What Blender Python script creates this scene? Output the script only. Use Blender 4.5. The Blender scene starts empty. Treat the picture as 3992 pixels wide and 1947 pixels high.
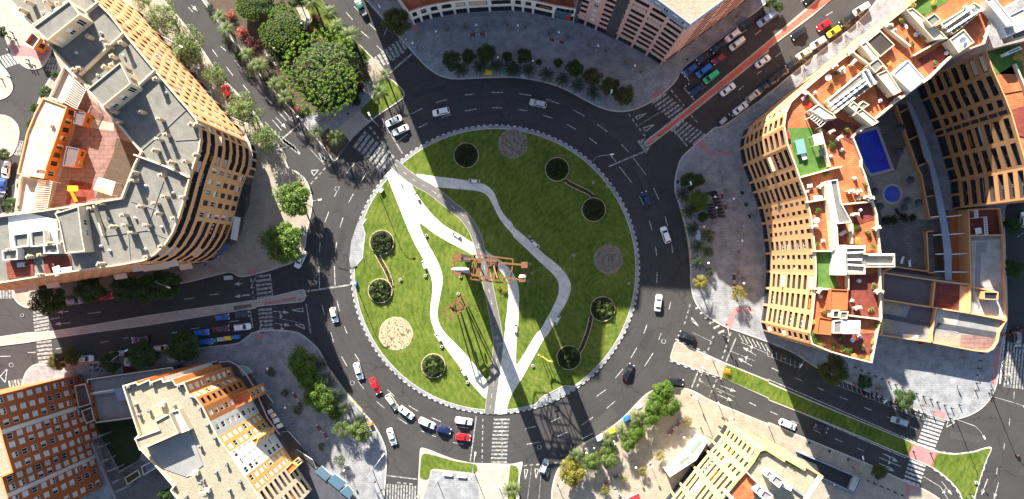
import bpy, math, random, re
from mathutils import Vector, Matrix
from mathutils.geometry import tessellate_polygon
R = math.radians
rnd = random.Random(7)
SC = bpy.context.scene
COL = SC.collection
# ---------------------------------------------------------------- camera, sky, sun, exposure
CAM_H = 182.2          # metres above the street, looking straight down
S = 14.8               # photo pixels per metre on the ground
cam_d = bpy.data.cameras.new('camera'); cam = bpy.data.objects.new('camera', cam_d); COL.objects.link(cam)
cam.location = (0, 0, CAM_H); cam.rotation_euler = (0, 0, 0)
cam_d.sensor_width = 36; cam_d.lens = 24.32; cam_d.shift_x = -0.0110; cam_d.shift_y = 0.01415
cam_d.clip_end = 2000; cam_d.clip_start = 1
SC.camera = cam
SUN_EL = 26.0
SUN_DIR = Vector((-0.37, 0.93)).normalized()      # horizontal direction towards the sun (x right, y up in the picture)
w = bpy.data.worlds.new('World'); SC.world = w; w.use_nodes = True
nt = w.node_tree; bg = nt.nodes['Background']; sky = nt.nodes.new('ShaderNodeTexSky')
sky.sky_type = 'NISHITA'; sky.sun_disc = False; sky.sun_elevation = R(SUN_EL)
sky.sun_rotation = math.atan2(SUN_DIR.x, SUN_DIR.y)
nt.links.new(sky.outputs[0], bg.inputs[0]); bg.inputs[1].default_value = 0.06
sd = bpy.data.lights.new('sun', 'SUN'); sun = bpy.data.objects.new('sun', sd); COL.objects.link(sun)
sd.energy = 5.0; sd.angle = R(0.5); sd.color = (1.0, 0.93, 0.80)
sv = Vector((SUN_DIR.x*math.cos(R(SUN_EL)), SUN_DIR.y*math.cos(R(SUN_EL)), math.sin(R(SUN_EL))))
sun.rotation_euler = sv.to_track_quat('Z', 'Y').to_euler()
vs = SC.view_settings; vs.view_transform = 'Standard'; vs.look = 'None'; vs.gamma = 1; vs.exposure = 2.05
SC.cycles.max_bounces = 4; SC.cycles.diffuse_bounces = 2; SC.cycles.glossy_bounces = 2
# ---------------------------------------------------------------- plan coordinates: surveyed from eight sheets of the photograph
OFF = {'A': 0, 'B': 1000, 'C': 2000, 'D': 2992}; OFY = {'1': 0, '2': 650, '3': 1297}
def P(c, x, y, h=0.0):
    if c == 'F': sx, sy = x*1.5503, y*1.5503
    elif c == 'Z': sx, sy = 1700+x/3.588, 950+y/3.588
    elif c == 'Y': sx, sy = 2600+x/3.68, 1650+y/3.68
    elif c == 'S': sx, sy = x, y
    else: sx, sy = OFF[c[0]]+x/1.932, OFY[c[1]]+y/1.932
    k = (CAM_H-h)/CAM_H/S
    return Vector(((sx-2040)*k, (1030-sy)*k))
def PL(s, h=0.0):
    c = 'F'; out = []
    for t in s.split():
        if ',' in t:
            x, y = t.split(','); out.append(P(c, float(x), float(y), h))
        else: c = t
    return out
def area(p): return sum(p[i].x*p[(i+1) % len(p)].y-p[(i+1) % len(p)].x*p[i].y for i in range(len(p)))/2
def ccw(p): return p if area(p) > 0 else p[::-1]
def rounded(p, r=2.0, it=2, closed=True):
    for _ in range(it):
        o = []; n = len(p)
        for i in range(n):
            if not closed and i in (0, n-1): o.append(p[i]); continue
            a, b, c = p[i-1], p[i], p[(i+1) % n]
            da, dc = (a-b), (c-b)
            o.append(b+da*min(.25, r/max(da.length, .01))); o.append(b+dc*min(.25, r/max(dc.length, .01)))
        p = o; r *= .6
    return p
def inset(p, d):
    n = len(p); o = []
    for i in range(n):
        a, b, c = p[i-1], p[i], p[(i+1) % n]
        e1 = (b-a); e2 = (c-b)
        if e1.length < 1e-5 or e2.length < 1e-5: o.append(b.copy()); continue
        e1.normalize(); e2.normalize()
        n1 = Vector((-e1.y, e1.x)); n2 = Vector((-e2.y, e2.x)); m = n1+n2
        if m.length < .3: o.append(b+n1*d); continue
        m.normalize(); o.append(b+m*(d/max(.4, m.dot(n1))))
    return o
# ---------------------------------------------------------------- materials
MATS = {}
def mat(name, c, rough=.8, c2=None, scale=.5, amt=.5, metal=0, bump=0, bscale=4, spec=.4, fine=0, fscale=30, stretch=None, trans=0):
    if name in MATS: return MATS[name]
    m = bpy.data.materials.new(name); m.use_nodes = True; t = m.node_tree; b = t.nodes['Principled BSDF']
    b.inputs['Roughness'].default_value = rough; b.inputs['Metallic'].default_value = metal
    b.inputs['Specular IOR Level'].default_value = spec
    b.inputs['Base Color'].default_value = (*c, 1)
    co = t.nodes.new('ShaderNodeTexCoord'); src = co.outputs['Object']
    if stretch:
        mp = t.nodes.new('ShaderNodeMapping'); mp.inputs['Scale'].default_value = stretch; t.links.new(src, mp.inputs[0]); src = mp.outputs[0]
    last = None
    if c2:
        n = t.nodes.new('ShaderNodeTexNoise'); n.inputs['Scale'].default_value = scale; n.inputs['Detail'].default_value = 6
        n.inputs['Roughness'].default_value = .65
        t.links.new(src, n.inputs['Vector'])
        rp = t.nodes.new('ShaderNodeMapRange'); rp.inputs[1].default_value = .5-.5*amt*.5; rp.inputs[2].default_value = .5+.5*amt*.5
        t.links.new(n.outputs[0], rp.inputs[0])
        mx = t.nodes.new('ShaderNodeMix'); mx.data_type = 'RGBA'
        mx.inputs[6].default_value = (*c, 1); mx.inputs[7].default_value = (*c2, 1)
        t.links.new(rp.outputs[0], mx.inputs[0]); last = mx.outputs[2]
    if fine:
        n = t.nodes.new('ShaderNodeTexNoise'); n.inputs['Scale'].default_value = fscale; n.inputs['Detail'].default_value = 3
        t.links.new(src, n.inputs['Vector'])
        rp = t.nodes.new('ShaderNodeMapRange'); rp.inputs[1].default_value = .3; rp.inputs[2].default_value = .7
        rp.inputs[3].default_value = 1-fine; rp.inputs[4].default_value = 1+fine
        t.links.new(n.outputs[0], rp.inputs[0])
        vm = t.nodes.new('ShaderNodeVectorMath'); vm.operation = 'SCALE'
        if last: t.links.new(last, vm.inputs[0])
        else: vm.inputs[0].default_value = c
        t.links.new(rp.outputs[0], vm.inputs[3]); last = vm.outputs[0]
    if last: t.links.new(last, b.inputs['Base Color'])
    if bump:
        n = t.nodes.new('ShaderNodeTexNoise'); n.inputs['Scale'].default_value = bscale; n.inputs['Detail'].default_value = 4
        t.links.new(src, n.inputs['Vector']); bp = t.nodes.new('ShaderNodeBump'); bp.inputs['Strength'].default_value = bump
        bp.inputs['Distance'].default_value = .1
        t.links.new(n.outputs[0], bp.inputs['Height']); t.links.new(bp.outputs[0], b.inputs['Normal'])
    if trans: b.inputs['Transmission Weight'].default_value = trans
    MATS[name] = m; return m
def grid_mat(name, c, mortar, cell=.4, rough=.8, c2=None, frac=.5, rot=0):
    """tiles or pavers: brick texture over the plan"""
    if name in MATS: return MATS[name]
    m = bpy.data.materials.new(name); m.use_nodes = True; t = m.node_tree; b = t.nodes['Principled BSDF']
    b.inputs['Roughness'].default_value = rough; b.inputs['Specular IOR Level'].default_value = .3
    co = t.nodes.new('ShaderNodeTexCoord'); mp = t.nodes.new('ShaderNodeMapping'); mp.inputs['Rotation'].default_value = (0, 0, rot)
    t.links.new(co.outputs['Object'], mp.inputs[0])
    br = t.nodes.new('ShaderNodeTexBrick'); br.inputs['Color1'].default_value = (*c, 1); br.inputs['Color2'].default_value = (*(c2 or c), 1)
    br.inputs['Mortar'].default_value = (*mortar, 1); br.inputs['Scale'].default_value = 1.0
    br.inputs['Brick Width'].default_value = cell*2; br.inputs['Row Height'].default_value = cell; br.inputs['Mortar Size'].default_value = cell*.08
    t.links.new(mp.outputs[0], br.inputs[0])
    n = t.nodes.new('ShaderNodeTexNoise'); n.inputs['Scale'].default_value = .35; n.inputs['Detail'].default_value = 7; n.inputs['Roughness'].default_value = .7
    t.links.new(co.outputs['Object'], n.inputs['Vector'])
    rp = t.nodes.new('ShaderNodeMapRange'); rp.inputs[1].default_value = .3; rp.inputs[2].default_value = .7
    rp.inputs[3].default_value = 1-frac*.5; rp.inputs[4].default_value = 1+frac*.4
    t.links.new(n.outputs[0], rp.inputs[0])
    vm = t.nodes.new('ShaderNodeVectorMath'); vm.operation = 'SCALE'
    t.links.new(br.outputs[0], vm.inputs[0]); t.links.new(rp.outputs[0], vm.inputs[3]); t.links.new(vm.outputs[0], b.inputs['Base Color'])
    MATS[name] = m; return m
def leaf_mat(name, c1, c2, c3):
    if name in MATS: return MATS[name]
    m = bpy.data.materials.new(name); m.use_nodes = True; t = m.node_tree; b = t.nodes['Principled BSDF']
    b.inputs['Roughness'].default_value = .55; b.inputs['Specular IOR Level'].default_value = .25
    g = t.nodes.new('ShaderNodeNewGeometry'); cr = t.nodes.new('ShaderNodeValToRGB')
    cr.color_ramp.elements[0].color = (*c1, 1); cr.color_ramp.elements[1].color = (*c3, 1)
    e = cr.color_ramp.elements.new(.5); e.color = (*c2, 1)
    t.links.new(g.outputs['Random Per Island'], cr.inputs[0]); t.links.new(cr.outputs[0], b.inputs['Base Color'])
    tr = t.nodes.new('ShaderNodeBsdfTranslucent'); t.links.new(cr.outputs[0], tr.inputs[0])
    ms = t.nodes.new('ShaderNodeMixShader'); ms.inputs[0].default_value = .25
    t.links.new(b.outputs[0], ms.inputs[1]); t.links.new(tr.outputs[0], ms.inputs[2])
    t.links.new(ms.outputs[0], t.nodes['Material Output'].inputs[0])
    MATS[name] = m; return m
def asphalt_mat():
    m = bpy.data.materials.new('asphalt'); m.use_nodes = True; t = m.node_tree; b = t.nodes['Principled BSDF']
    b.inputs['Roughness'].default_value = .85; b.inputs['Specular IOR Level'].default_value = .25
    co = t.nodes.new('ShaderNodeTexCoord')
    cx, cy = P('S', 1930, 1051)
    mp = t.nodes.new('ShaderNodeVectorMath'); mp.operation = 'SUBTRACT'; mp.inputs[1].default_value = (cx, cy, 0)
    t.links.new(co.outputs['Object'], mp.inputs[0])
    ln = t.nodes.new('ShaderNodeVectorMath'); ln.operation = 'LENGTH'; t.links.new(mp.outputs[0], ln.inputs[0])
    # worn wheel tracks round the ring: radius plus a little noise
    ns = t.nodes.new('ShaderNodeTexNoise'); ns.inputs['Scale'].default_value = .05; t.links.new(mp.outputs[0], ns.inputs['Vector'])
    ma = t.nodes.new('ShaderNodeMath'); ma.operation = 'MULTIPLY_ADD'; ma.inputs[1].default_value = 6; t.links.new(ns.outputs[0], ma.inputs[0]); t.links.new(ln.outputs['Value'], ma.inputs[2])
    si = t.nodes.new('ShaderNodeMath'); si.operation = 'MULTIPLY'; si.inputs[1].default_value = 2*math.pi/1.85; t.links.new(ma.outputs[0], si.inputs[0])
    sn = t.nodes.new('ShaderNodeMath'); sn.operation = 'SINE'; t.links.new(si.outputs[0], sn.inputs[0])
    n2 = t.nodes.new('ShaderNodeTexNoise'); n2.inputs['Scale'].default_value = .12; n2.inputs['Detail'].default_value = 7; n2.inputs['Roughness'].default_value = .7
    t.links.new(co.outputs['Object'], n2.inputs['Vector'])
    n3 = t.nodes.new('ShaderNodeTexNoise'); n3.inputs['Scale'].default_value = 6; n3.inputs['Detail'].default_value = 4; t.links.new(co.outputs['Object'], n3.inputs['Vector'])
    a1 = t.nodes.new('ShaderNodeMath'); a1.operation = 'MULTIPLY_ADD'; a1.inputs[1].default_value = .035; a1.inputs[2].default_value = .36
    fd = t.nodes.new('ShaderNodeMapRange'); fd.inputs[1].default_value = 52; fd.inputs[2].default_value = 60; fd.inputs[3].default_value = 1; fd.inputs[4].default_value = 0
    t.links.new(ln.outputs['Value'], fd.inputs[0]); fm = t.nodes.new('ShaderNodeMath'); fm.operation = 'MULTIPLY'; t.links.new(sn.outputs[0], fm.inputs[0]); t.links.new(fd.outputs[0], fm.inputs[1]); t.links.new(fm.outputs[0], a1.inputs[0])
    a2 = t.nodes.new('ShaderNodeMath'); a2.operation = 'MULTIPLY_ADD'; a2.inputs[1].default_value = .95; t.links.new(n2.outputs[0], a2.inputs[0]); t.links.new(a1.outputs[0], a2.inputs[2])
    a3 = t.nodes.new('ShaderNodeMath'); a3.operation = 'MULTIPLY_ADD'; a3.inputs[1].default_value = .5; t.links.new(n3.outputs[0], a3.inputs[0]); t.links.new(a2.outputs[0], a3.inputs[2])
    vm = t.nodes.new('ShaderNodeVectorMath'); vm.operation = 'SCALE'; vm.inputs[0].default_value = (.0425, .0405, .0410)
    t.links.new(a3.outputs[0], vm.inputs[3]); t.links.new(vm.outputs[0], b.inputs['Base Color'])
    vo = t.nodes.new('ShaderNodeTexVoronoi'); vo.feature = 'DISTANCE_TO_EDGE'; vo.inputs['Scale'].default_value = .11
    nw = t.nodes.new('ShaderNodeTexNoise'); nw.inputs['Scale'].default_value = .5; nw.inputs['Detail'].default_value = 5; t.links.new(co.outputs['Object'], nw.inputs['Vector'])
    wv = t.nodes.new('ShaderNodeVectorMath'); wv.operation = 'MULTIPLY_ADD'; wv.inputs[1].default_value = (3, 3, 0); t.links.new(nw.outputs['Color'], wv.inputs[0]); t.links.new(co.outputs['Object'], wv.inputs[2]); t.links.new(wv.outputs[0], vo.inputs['Vector'])
    ck = t.nodes.new('ShaderNodeMapRange'); ck.inputs[1].default_value = .002; ck.inputs[2].default_value = .012; ck.inputs[3].default_value = .62; ck.inputs[4].default_value = 1; t.links.new(vo.outputs['Distance'], ck.inputs[0])
    mm = t.nodes.new('ShaderNodeMath'); mm.operation = 'MULTIPLY'; t.links.new(a3.outputs[0], mm.inputs[0]); t.links.new(ck.outputs[0], mm.inputs[1]); t.links.new(mm.outputs[0], vm.inputs[3])
    MATS['asphalt'] = m; return m
def grass_mat():
    m = bpy.data.materials.new('grass'); m.use_nodes = True; t = m.node_tree; b = t.nodes['Principled BSDF']
    b.inputs['Roughness'].default_value = .9; b.inputs['Specular IOR Level'].default_value = .1
    co = t.nodes.new('ShaderNodeTexCoord')
    def noise(s, d=6, st=None, r=.65):
        n = t.nodes.new('ShaderNodeTexNoise'); n.inputs['Scale'].default_value = s; n.inputs['Detail'].default_value = d; n.inputs['Roughness'].default_value = r
        v = co.outputs['Object']
        if st:
            mp = t.nodes.new('ShaderNodeMapping'); mp.inputs['Scale'].default_value = st; mp.inputs['Rotation'].default_value = (0, 0, .6); t.links.new(v, mp.inputs[0]); v = mp.outputs[0]
        t.links.new(v, n.inputs['Vector']); return n.outputs[0]
    cr = t.nodes.new('ShaderNodeValToRGB'); e = cr.color_ramp
    e.elements[0].position = .38; e.elements[0].color = (.050, .080, .012, 1)
    e.elements[1].position = .66; e.elements[1].color = (.150, .165, .035, 1)
    x = e.elements.new(.5); x.color = (.085, .122, .018, 1)
    x = e.elements.new(.74); x.color = (.36, .30, .14, 1)
    a = t.nodes.new('ShaderNodeMath'); a.operation = 'MULTIPLY_ADD'; a.inputs[1].default_value = .52; t.links.new(noise(.13, 8, None, .8), a.inputs[0])
    gx, gy = P('S', 2330, 1120); sb = t.nodes.new('ShaderNodeVectorMath'); sb.operation = 'DISTANCE'; sb.inputs[1].default_value = (gx, gy, 0); t.links.new(co.outputs['Object'], sb.inputs[0])
    rw = t.nodes.new('ShaderNodeMath'); rw.operation = 'MULTIPLY_ADD'; rw.inputs[1].default_value = 7; t.links.new(noise(.09, 3), rw.inputs[0]); t.links.new(sb.outputs['Value'], rw.inputs[2])
    rs = t.nodes.new('ShaderNodeMath'); rs.operation = 'MULTIPLY'; rs.inputs[1].default_value = 4.2; t.links.new(rw.outputs[0], rs.inputs[0]); rz = t.nodes.new('ShaderNodeMath'); rz.operation = 'SINE'; t.links.new(rs.outputs[0], rz.inputs[0])
    rr = t.nodes.new('ShaderNodeMath'); rr.operation = 'MULTIPLY'; t.links.new(rz.outputs[0], rr.inputs[0]); t.links.new(noise(.07, 3), rr.inputs[1])
    r2 = t.nodes.new('ShaderNodeMath'); r2.operation = 'MULTIPLY'; r2.inputs[1].default_value = .05; t.links.new(rr.outputs[0], r2.inputs[0])
    a2 = t.nodes.new('ShaderNodeMath'); a2.operation = 'MULTIPLY_ADD'; a2.inputs[1].default_value = .5; t.links.new(noise(1.0, 8, (1, .55, 1), .75), a2.inputs[0]); t.links.new(r2.outputs[0], a2.inputs[2])
    t.links.new(a2.outputs[0], a.inputs[2]); st = t.nodes.new('ShaderNodeMapRange'); st.inputs[1].default_value = .38; st.inputs[2].default_value = .66; st.inputs[3].default_value = .34; st.inputs[4].default_value = .70; t.links.new(a.outputs[0], st.inputs[0]); t.links.new(st.outputs[0], cr.inputs[0]); t.links.new(cr.outputs[0], b.inputs['Base Color'])
    bp = t.nodes.new('ShaderNodeBump'); bp.inputs['Strength'].default_value = .6; bp.inputs['Distance'].default_value = .15
    t.links.new(noise(3, 6), bp.inputs['Height']); t.links.new(bp.outputs[0], b.inputs['Normal'])
    MATS['grass'] = m; return m
asphalt_mat(); grass_mat()
M = lambda n: MATS[n]
grid_mat('concrete_path', (.56, .535, .475), (.49, .465, .41), 2.4, c2=(.60, .575, .51), frac=.42, rot=.5)
grid_mat('plaza_paver', (.235, .24, .255), (.17, .175, .19), .5, c2=(.27, .275, .29), frac=.8)
grid_mat('ochre_paver', (.30, .26, .205), (.22, .19, .155), .5, c2=(.33, .29, .235), frac=.5)
grid_mat('pale_paver', (.36, .33, .28), (.24, .22, .19), .6, c2=(.40, .36, .31), frac=.4)
grid_mat('court_paver', (.13, .115, .11), (.08, .07, .07), .4, c2=(.15, .135, .13), frac=.7)
grid_mat('pink_paver', (.38, .17, .18), (.25, .12, .12), .4, c2=(.42, .2, .2), frac=.3)
grid_mat('red_paver', (.50, .10, .07), (.34, .08, .06), .3, c2=(.48, .15, .10), frac=.3)
grid_mat('terracotta', (.42, .115, .04), (.24, .07, .03), .45, c2=(.50, .15, .06), frac=.85)
grid_mat('dark_tile', (.17, .035, .022), (.10, .025, .02), .33, c2=(.21, .05, .035), frac=.9)
grid_mat('court_tile', (.20, .12, .105), (.14, .09, .08), 1.2, c2=(.23, .135, .12), frac=.8)
grid_mat('roof_felt', (.16, .152, .135), (.145, .14, .125), .6, c2=(.185, .175, .155), frac=.45, rot=.5)
mat('gravel_roof', (.25, .22, .16), .95, (.31, .275, .205), .5, .8, fine=.25, fscale=3.5, bump=.5, bscale=3)
mat('roof_grey', (.20, .20, .20), .9, (.26, .25, .24), .5, .7, fine=.1, fscale=6)
mat('roof_pale', (.45, .42, .38), .9, (.3, .27, .24), .22, .5, fine=.08, fscale=6)
mat('roof_brown', (.10, .075, .085), .9, (.13, .10, .11), .3, .7)
mat('kerb', (.46, .44, .41), .8, (.36, .34, .31), 1.5, .6)
mat('white_paint', (.56, .56, .54), .7, (.16, .155, .15), 1.9, .5)
mat('worn_paint', (.38, .38, .37), .8, (.09, .088, .085), 1.6, .45)
mat('chimney_render', (.42, .34, .25), .85, (.36, .29, .21), 1, .6); mat('shaded_lawn_bed_soil', (.018, .03, .008), .95, (.03, .04, .012), .6, .7)  # building shade put into the court lawn colour; also the dark bed soil
mat('black_paint', (.03, .03, .03), .7)
mat('yellow_paint', (.6, .38, .05), .7)
mat('slab_wall', (.48, .24, .10), .85, (.52, .27, .12), .25, .6, fine=.04)  # darker copy of the peach wall, east wing shade put into the colour
mat('sign_cream', (.45, .42, .2), .6)
mat('peach_wall', (.62, .315, .14), .85, (.67, .355, .165), .25, .6, fine=.04)
mat('cream_wall', (.60, .50, .36), .85, (.54, .45, .32), .3, .6, fine=.04)
mat('orange_wall', (.54, .20, .055), .85, (.48, .175, .05), .3, .6)
mat('yellow_wall', (.52, .385, .135), .85, (.56, .42, .16), .3, .6)
mat('ochre_wall', (.62, .35, .10), .85, (.58, .32, .09), .3, .6)
mat('brick_wall', (.41, .125, .04), .9, (.35, .105, .035), .4, .7, fine=.08)
mat('pink_wall', (.58, .36, .32), .8, (.52, .32, .29), .4, .6)
mat('white_wall', (.74, .72, .68), .75, (.62, .60, .56), .3, .7)
mat('blue_grey', (.22, .25, .34), .8, (.26, .29, .38), .4, .6)
mat('dark_stone', (.05, .05, .065), .6, (.07, .07, .08), .6, .6)
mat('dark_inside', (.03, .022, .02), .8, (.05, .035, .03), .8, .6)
mat('glass', (.02, .026, .034), .08, spec=.8)
mat('glass_blue', (.07, .13, .18), .1, spec=.8)
mat('glass_teal', (.16, .30, .28), .15, spec=.8)
mat('frame_white', (.75, .75, .74), .5)
mat('shutter', (.72, .70, .66), .6, (.6, .58, .54), 1, .6)
mat('louvre', (.07, .075, .085), .5, (.12, .125, .135), 4, .5)
mat('awning', (.60, .42, .30), .8, (.55, .38, .27), 2, .5)
mat('steel', (.55, .56, .57), .35, metal=.6)
mat('galvanised', (.42, .43, .44), .45, metal=.5)
mat('dark_metal', (.035, .035, .04), .5)
mat('rust', (.13, .058, .026), .95, (.19, .085, .036), 1.5, .7, fine=.1, fscale=8)
mat('sculpture_stone', (.42, .40, .37), .8, (.36, .34, .31), 1, .7)
mat('gold', (.42, .36, .05), .5)
mat('wood', (.28, .14, .06), .7, (.22, .1, .05), 2, .6)
mat('bench_slat', (.16, .05, .04), .7)
mat('soil', (.06, .042, .03), .95, (.09, .065, .045), 1.2, .7, bump=.4)
mat('gravel_bed', (.26, .225, .175), .95, (.17, .135, .10), 1.2, .7, fine=.4, fscale=4, bump=.8, bscale=3)
mat('dry_bed', (.46, .38, .25), .95, (.36, .28, .16), 1.2, .7, fine=.35, fscale=3.5, bump=.8, bscale=3)
mat('astroturf', (.045, .12, .014), .9, (.085, .15, .03), .5, .5, fine=.15, fscale=5)
mat('water_pale', (.01, .05, .42), .15, (.015, .07, .5), .4, .6, spec=.5)
mat('water', (.004, .016, .42), .1, (.004, .03, .60), .35, .4, bump=.35, bscale=1.6, spec=.5)
mat('bark', (.11, .08, .06), .9, (.16, .12, .09), 4, .6, bump=.4)
mat('palm_bark', (.18, .13, .09), .9, (.12, .09, .06), 5, .6)
mat('tyre', (.015, .015, .015), .8)
mat('headlight', (.75, .77, .8), .1, spec=.8)
mat('tail_light', (.45, .01, .01), .25)
mat('plate', (.6, .6, .6), .5)
mat('globe', (.85, .85, .83), .3)
mat('plastic_green', (.01, .25, .09), .4); mat('plastic_yellow', (.72, .55, .02), .4); mat('plastic_blue', (.03, .16, .5), .4)
mat('plastic_grey', (.4, .42, .42), .5); mat('plastic_dark', (.02, .02, .022), .5); mat('plastic_orange', (.8, .2, .03), .5)
mat('fabric_cream', (.7, .66, .56), .8); mat('fabric_grey', (.06, .07, .09), .9); mat('fabric_green', (.05, .3, .12), .8)
mat('fabric_maroon', (.08, .015, .015), .8)
mat('skin', (.5, .3, .2), .6); mat('hair', (.03, .018, .01), .7)
for n_, c_ in dict(red=(.6, .02, .025), blue=(.03, .1, .35), black=(.02, .02, .02), white=(.75, .75, .73), grey=(.2, .2, .21), pink=(.6, .25, .3), teal=(.03, .2, .22), sand=(.4, .33, .24)).items(): mat('cloth_'+n_, c_, .85)
leaf_mat('leaf_bright', (.035, .085, .008), (.075, .15, .014), (.15, .22, .03))
leaf_mat('leaf_ficus', (.05, .12, .005), (.09, .18, .008), (.16, .25, .012))
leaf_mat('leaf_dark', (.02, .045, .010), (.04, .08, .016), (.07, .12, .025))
leaf_mat('leaf_pale', (.06, .10, .02), (.11, .17, .035), (.19, .25, .07))
leaf_mat('leaf_yellow', (.12, .10, .012), (.20, .17, .02), (.26, .24, .04))
leaf_mat('leaf_olive', (.045, .05, .01), (.08, .085, .016), (.12, .12, .025))
leaf_mat('leaf_palm', (.045, .08, .018), (.09, .13, .035), (.16, .19, .07))
leaf_mat('leaf_palm_dark', (.015, .028, .012), (.025, .04, .018), (.045, .06, .03))
leaf_mat('leaf_red', (.20, .03, .025), (.35, .06, .05), (.5, .12, .09))
leaf_mat('leaf_maroon', (.05, .012, .014), (.09, .02, .02), (.14, .03, .03))
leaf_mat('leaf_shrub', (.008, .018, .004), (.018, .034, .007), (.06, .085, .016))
leaf_mat('leaf_orange', (.45, .18, .01), (.6, .28, .02), (.7, .4, .04))
leaf_mat('flower_mix', (.25, .35, .05), (.6, .5, .1), (.7, .1, .08))
leaf_mat('twig', (.10, .08, .065), (.14, .11, .09), (.18, .13, .11))
# ---------------------------------------------------------------- mesh building
class MB:
    def __init__(s): s.v = []; s.f = []; s.m = []; s.mats = []
    def mi(s, m):
        m = M(m) if isinstance(m, str) else m
        if m not in s.mats: s.mats.append(m)
        return s.mats.index(m)
    def face(s, pts, m):
        b = len(s.v); s.v += [tuple(p) for p in pts]; s.f.append(tuple(range(b, b+len(pts)))); s.m.append(s.mi(m))
    def box(s, x0, x1, y0, y1, z0, z1, m, T=None, top=None):
        c = [Vector((x, y, z)) for z in (z0, z1) for y in (y0, y1) for x in (x0, x1)]
        if T is not None: c = [T @ p for p in c]
        b = len(s.v); s.v += [tuple(p) for p in c]; i = s.mi(m)
        for k, f in enumerate(((0, 2, 3, 1), (4, 5, 7, 6), (0, 1, 5, 4), (2, 6, 7, 3), (0, 4, 6, 2), (1, 3, 7, 5))):
            s.f.append(tuple(b+q for q in f)); s.m.append(s.mi(top) if (top and k == 1) else i)
    def bar(s, a, b, w, h, m):
        a = Vector(a); b = Vector(b); d = b-a; L = d.length
        if L < 1e-6: return
        T = Matrix.Translation(a) @ d.to_track_quat('X', 'Z').to_matrix().to_4x4()
        s.box(0, L, -w/2, w/2, -h/2, h/2, m, T)
    def tube(s, pts, rs, m, n=8, cap=True):
        pts = [Vector(p) for p in pts]; base = len(s.v); i = s.mi(m); up = Vector((0, 0, 1))
        for k, p in enumerate(pts):
            d = (pts[min(k+1, len(pts)-1)]-pts[max(k-1, 0)]).normalized()
            a = d.cross(up if abs(d.z) < .95 else Vector((1, 0, 0))).normalized(); b2 = d.cross(a)
            for j in range(n):
                t = 2*math.pi*j/n; s.v.append(tuple(p+(a*math.cos(t)+b2*math.sin(t))*rs[k]))
        for k in range(len(pts)-1):
            for j in range(n):
                s.f.append((base+k*n+j, base+k*n+(j+1) % n, base+(k+1)*n+(j+1) % n, base+(k+1)*n+j)); s.m.append(i)
        if cap:
            s.f.append(tuple(base+j for j in range(n))[::-1]); s.m.append(i)
            s.f.append(tuple(base+(len(pts)-1)*n+j for j in range(n))); s.m.append(i)
    def lathe(s, prof, m, n=16, cx=0, cy=0):
        base = len(s.v); i = s.mi(m)
        for r, z in prof:
            for j in range(n):
                t = 2*math.pi*j/n; s.v.append((cx+r*math.cos(t), cy+r*math.sin(t), z))
        for k in range(len(prof)-1):
            for j in range(n):
                s.f.append((base+k*n+j, base+k*n+(j+1) % n, base+(k+1)*n+(j+1) % n, base+(k+1)*n+j)); s.m.append(i)
        s.f.append(tuple(base+(len(prof)-1)*n+j for j in range(n))); s.m.append(i)
    def poly(s, p, z, m):
        b = len(s.v); s.v += [(q.x, q.y, z) for q in p]; i = s.mi(m)
        for t in tessellate_polygon([[Vector((q.x, q.y, 0)) for q in p]]):
            a, c, d = t; A = (p[c]-p[a]).cross(p[d]-p[a]) if hasattr(p[a], 'cross') else 0
            s.f.append((b+a, b+c, b+d) if A > 0 else (b+a, b+d, b+c)); s.m.append(i)
    def prism(s, p, z0, z1, side, top):
        p = ccw(p); n = len(p); i = s.mi(side)
        for k in range(n):
            a, c = p[k], p[(k+1) % n]; b = len(s.v)
            s.v += [(a.x, a.y, z0), (c.x, c.y, z0), (c.x, c.y, z1), (a.x, a.y, z1)]; s.f.append((b, b+1, b+2, b+3)); s.m.append(i)
        s.poly(p, z1, top)
    def ring(s, p, q, z, m):
        n = len(p)
        for k in range(n):
            s.face([(*p[k], z), (*p[(k+1) % n], z), (*q[(k+1) % n], z), (*q[k], z)], m)
    def add(s, o, T):
        b = len(s.v); s.v += [tuple(T @ Vector(v)) for v in o.v]
        mm = [s.mi(m) for m in o.mats]
        s.f += [tuple(b+i for i in f) for f in o.f]; s.m += [mm[i] for i in o.m]
    def mesh(s, name, smooth=False):
        me = bpy.data.meshes.new(name); me.from_pydata(s.v, [], s.f)
        for m in s.mats: me.materials.append(m)
        if s.mats: me.polygons.foreach_set('material_index', s.m)
        if smooth: me.polygons.foreach_set('use_smooth', [True]*len(s.f))
        me.update(); return me
    def obj(s, name, parent=None, smooth=False, loc=None, rz=0):
        return link(name, s.mesh(name, smooth), parent, loc, rz)
def link(name, me, parent=None, loc=None, rz=0):
    o = bpy.data.objects.new(name, me); COL.objects.link(o)
    if parent: o.parent = parent
    if loc is not None: o.location = (loc[0], loc[1], loc[2] if len(loc) > 2 else 0)
    if rz: o.rotation_euler = (0, 0, rz)
    return o
def tag(o, label, cat, group=None):
    o['label'] = label; o['category'] = cat
    if group: o['group'] = group
    return o
def thing(name, label, cat, loc=(0, 0, 0), rz=0, group=None):
    o = bpy.data.objects.new(name, None); COL.objects.link(o); o.empty_display_size = .5
    o.location = (loc[0], loc[1], loc[2] if len(loc) > 2 else 0); o.rotation_euler = (0, 0, rz)
    return tag(o, label, cat, group)
def kids(o): return [c for c in o.children]
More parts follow.
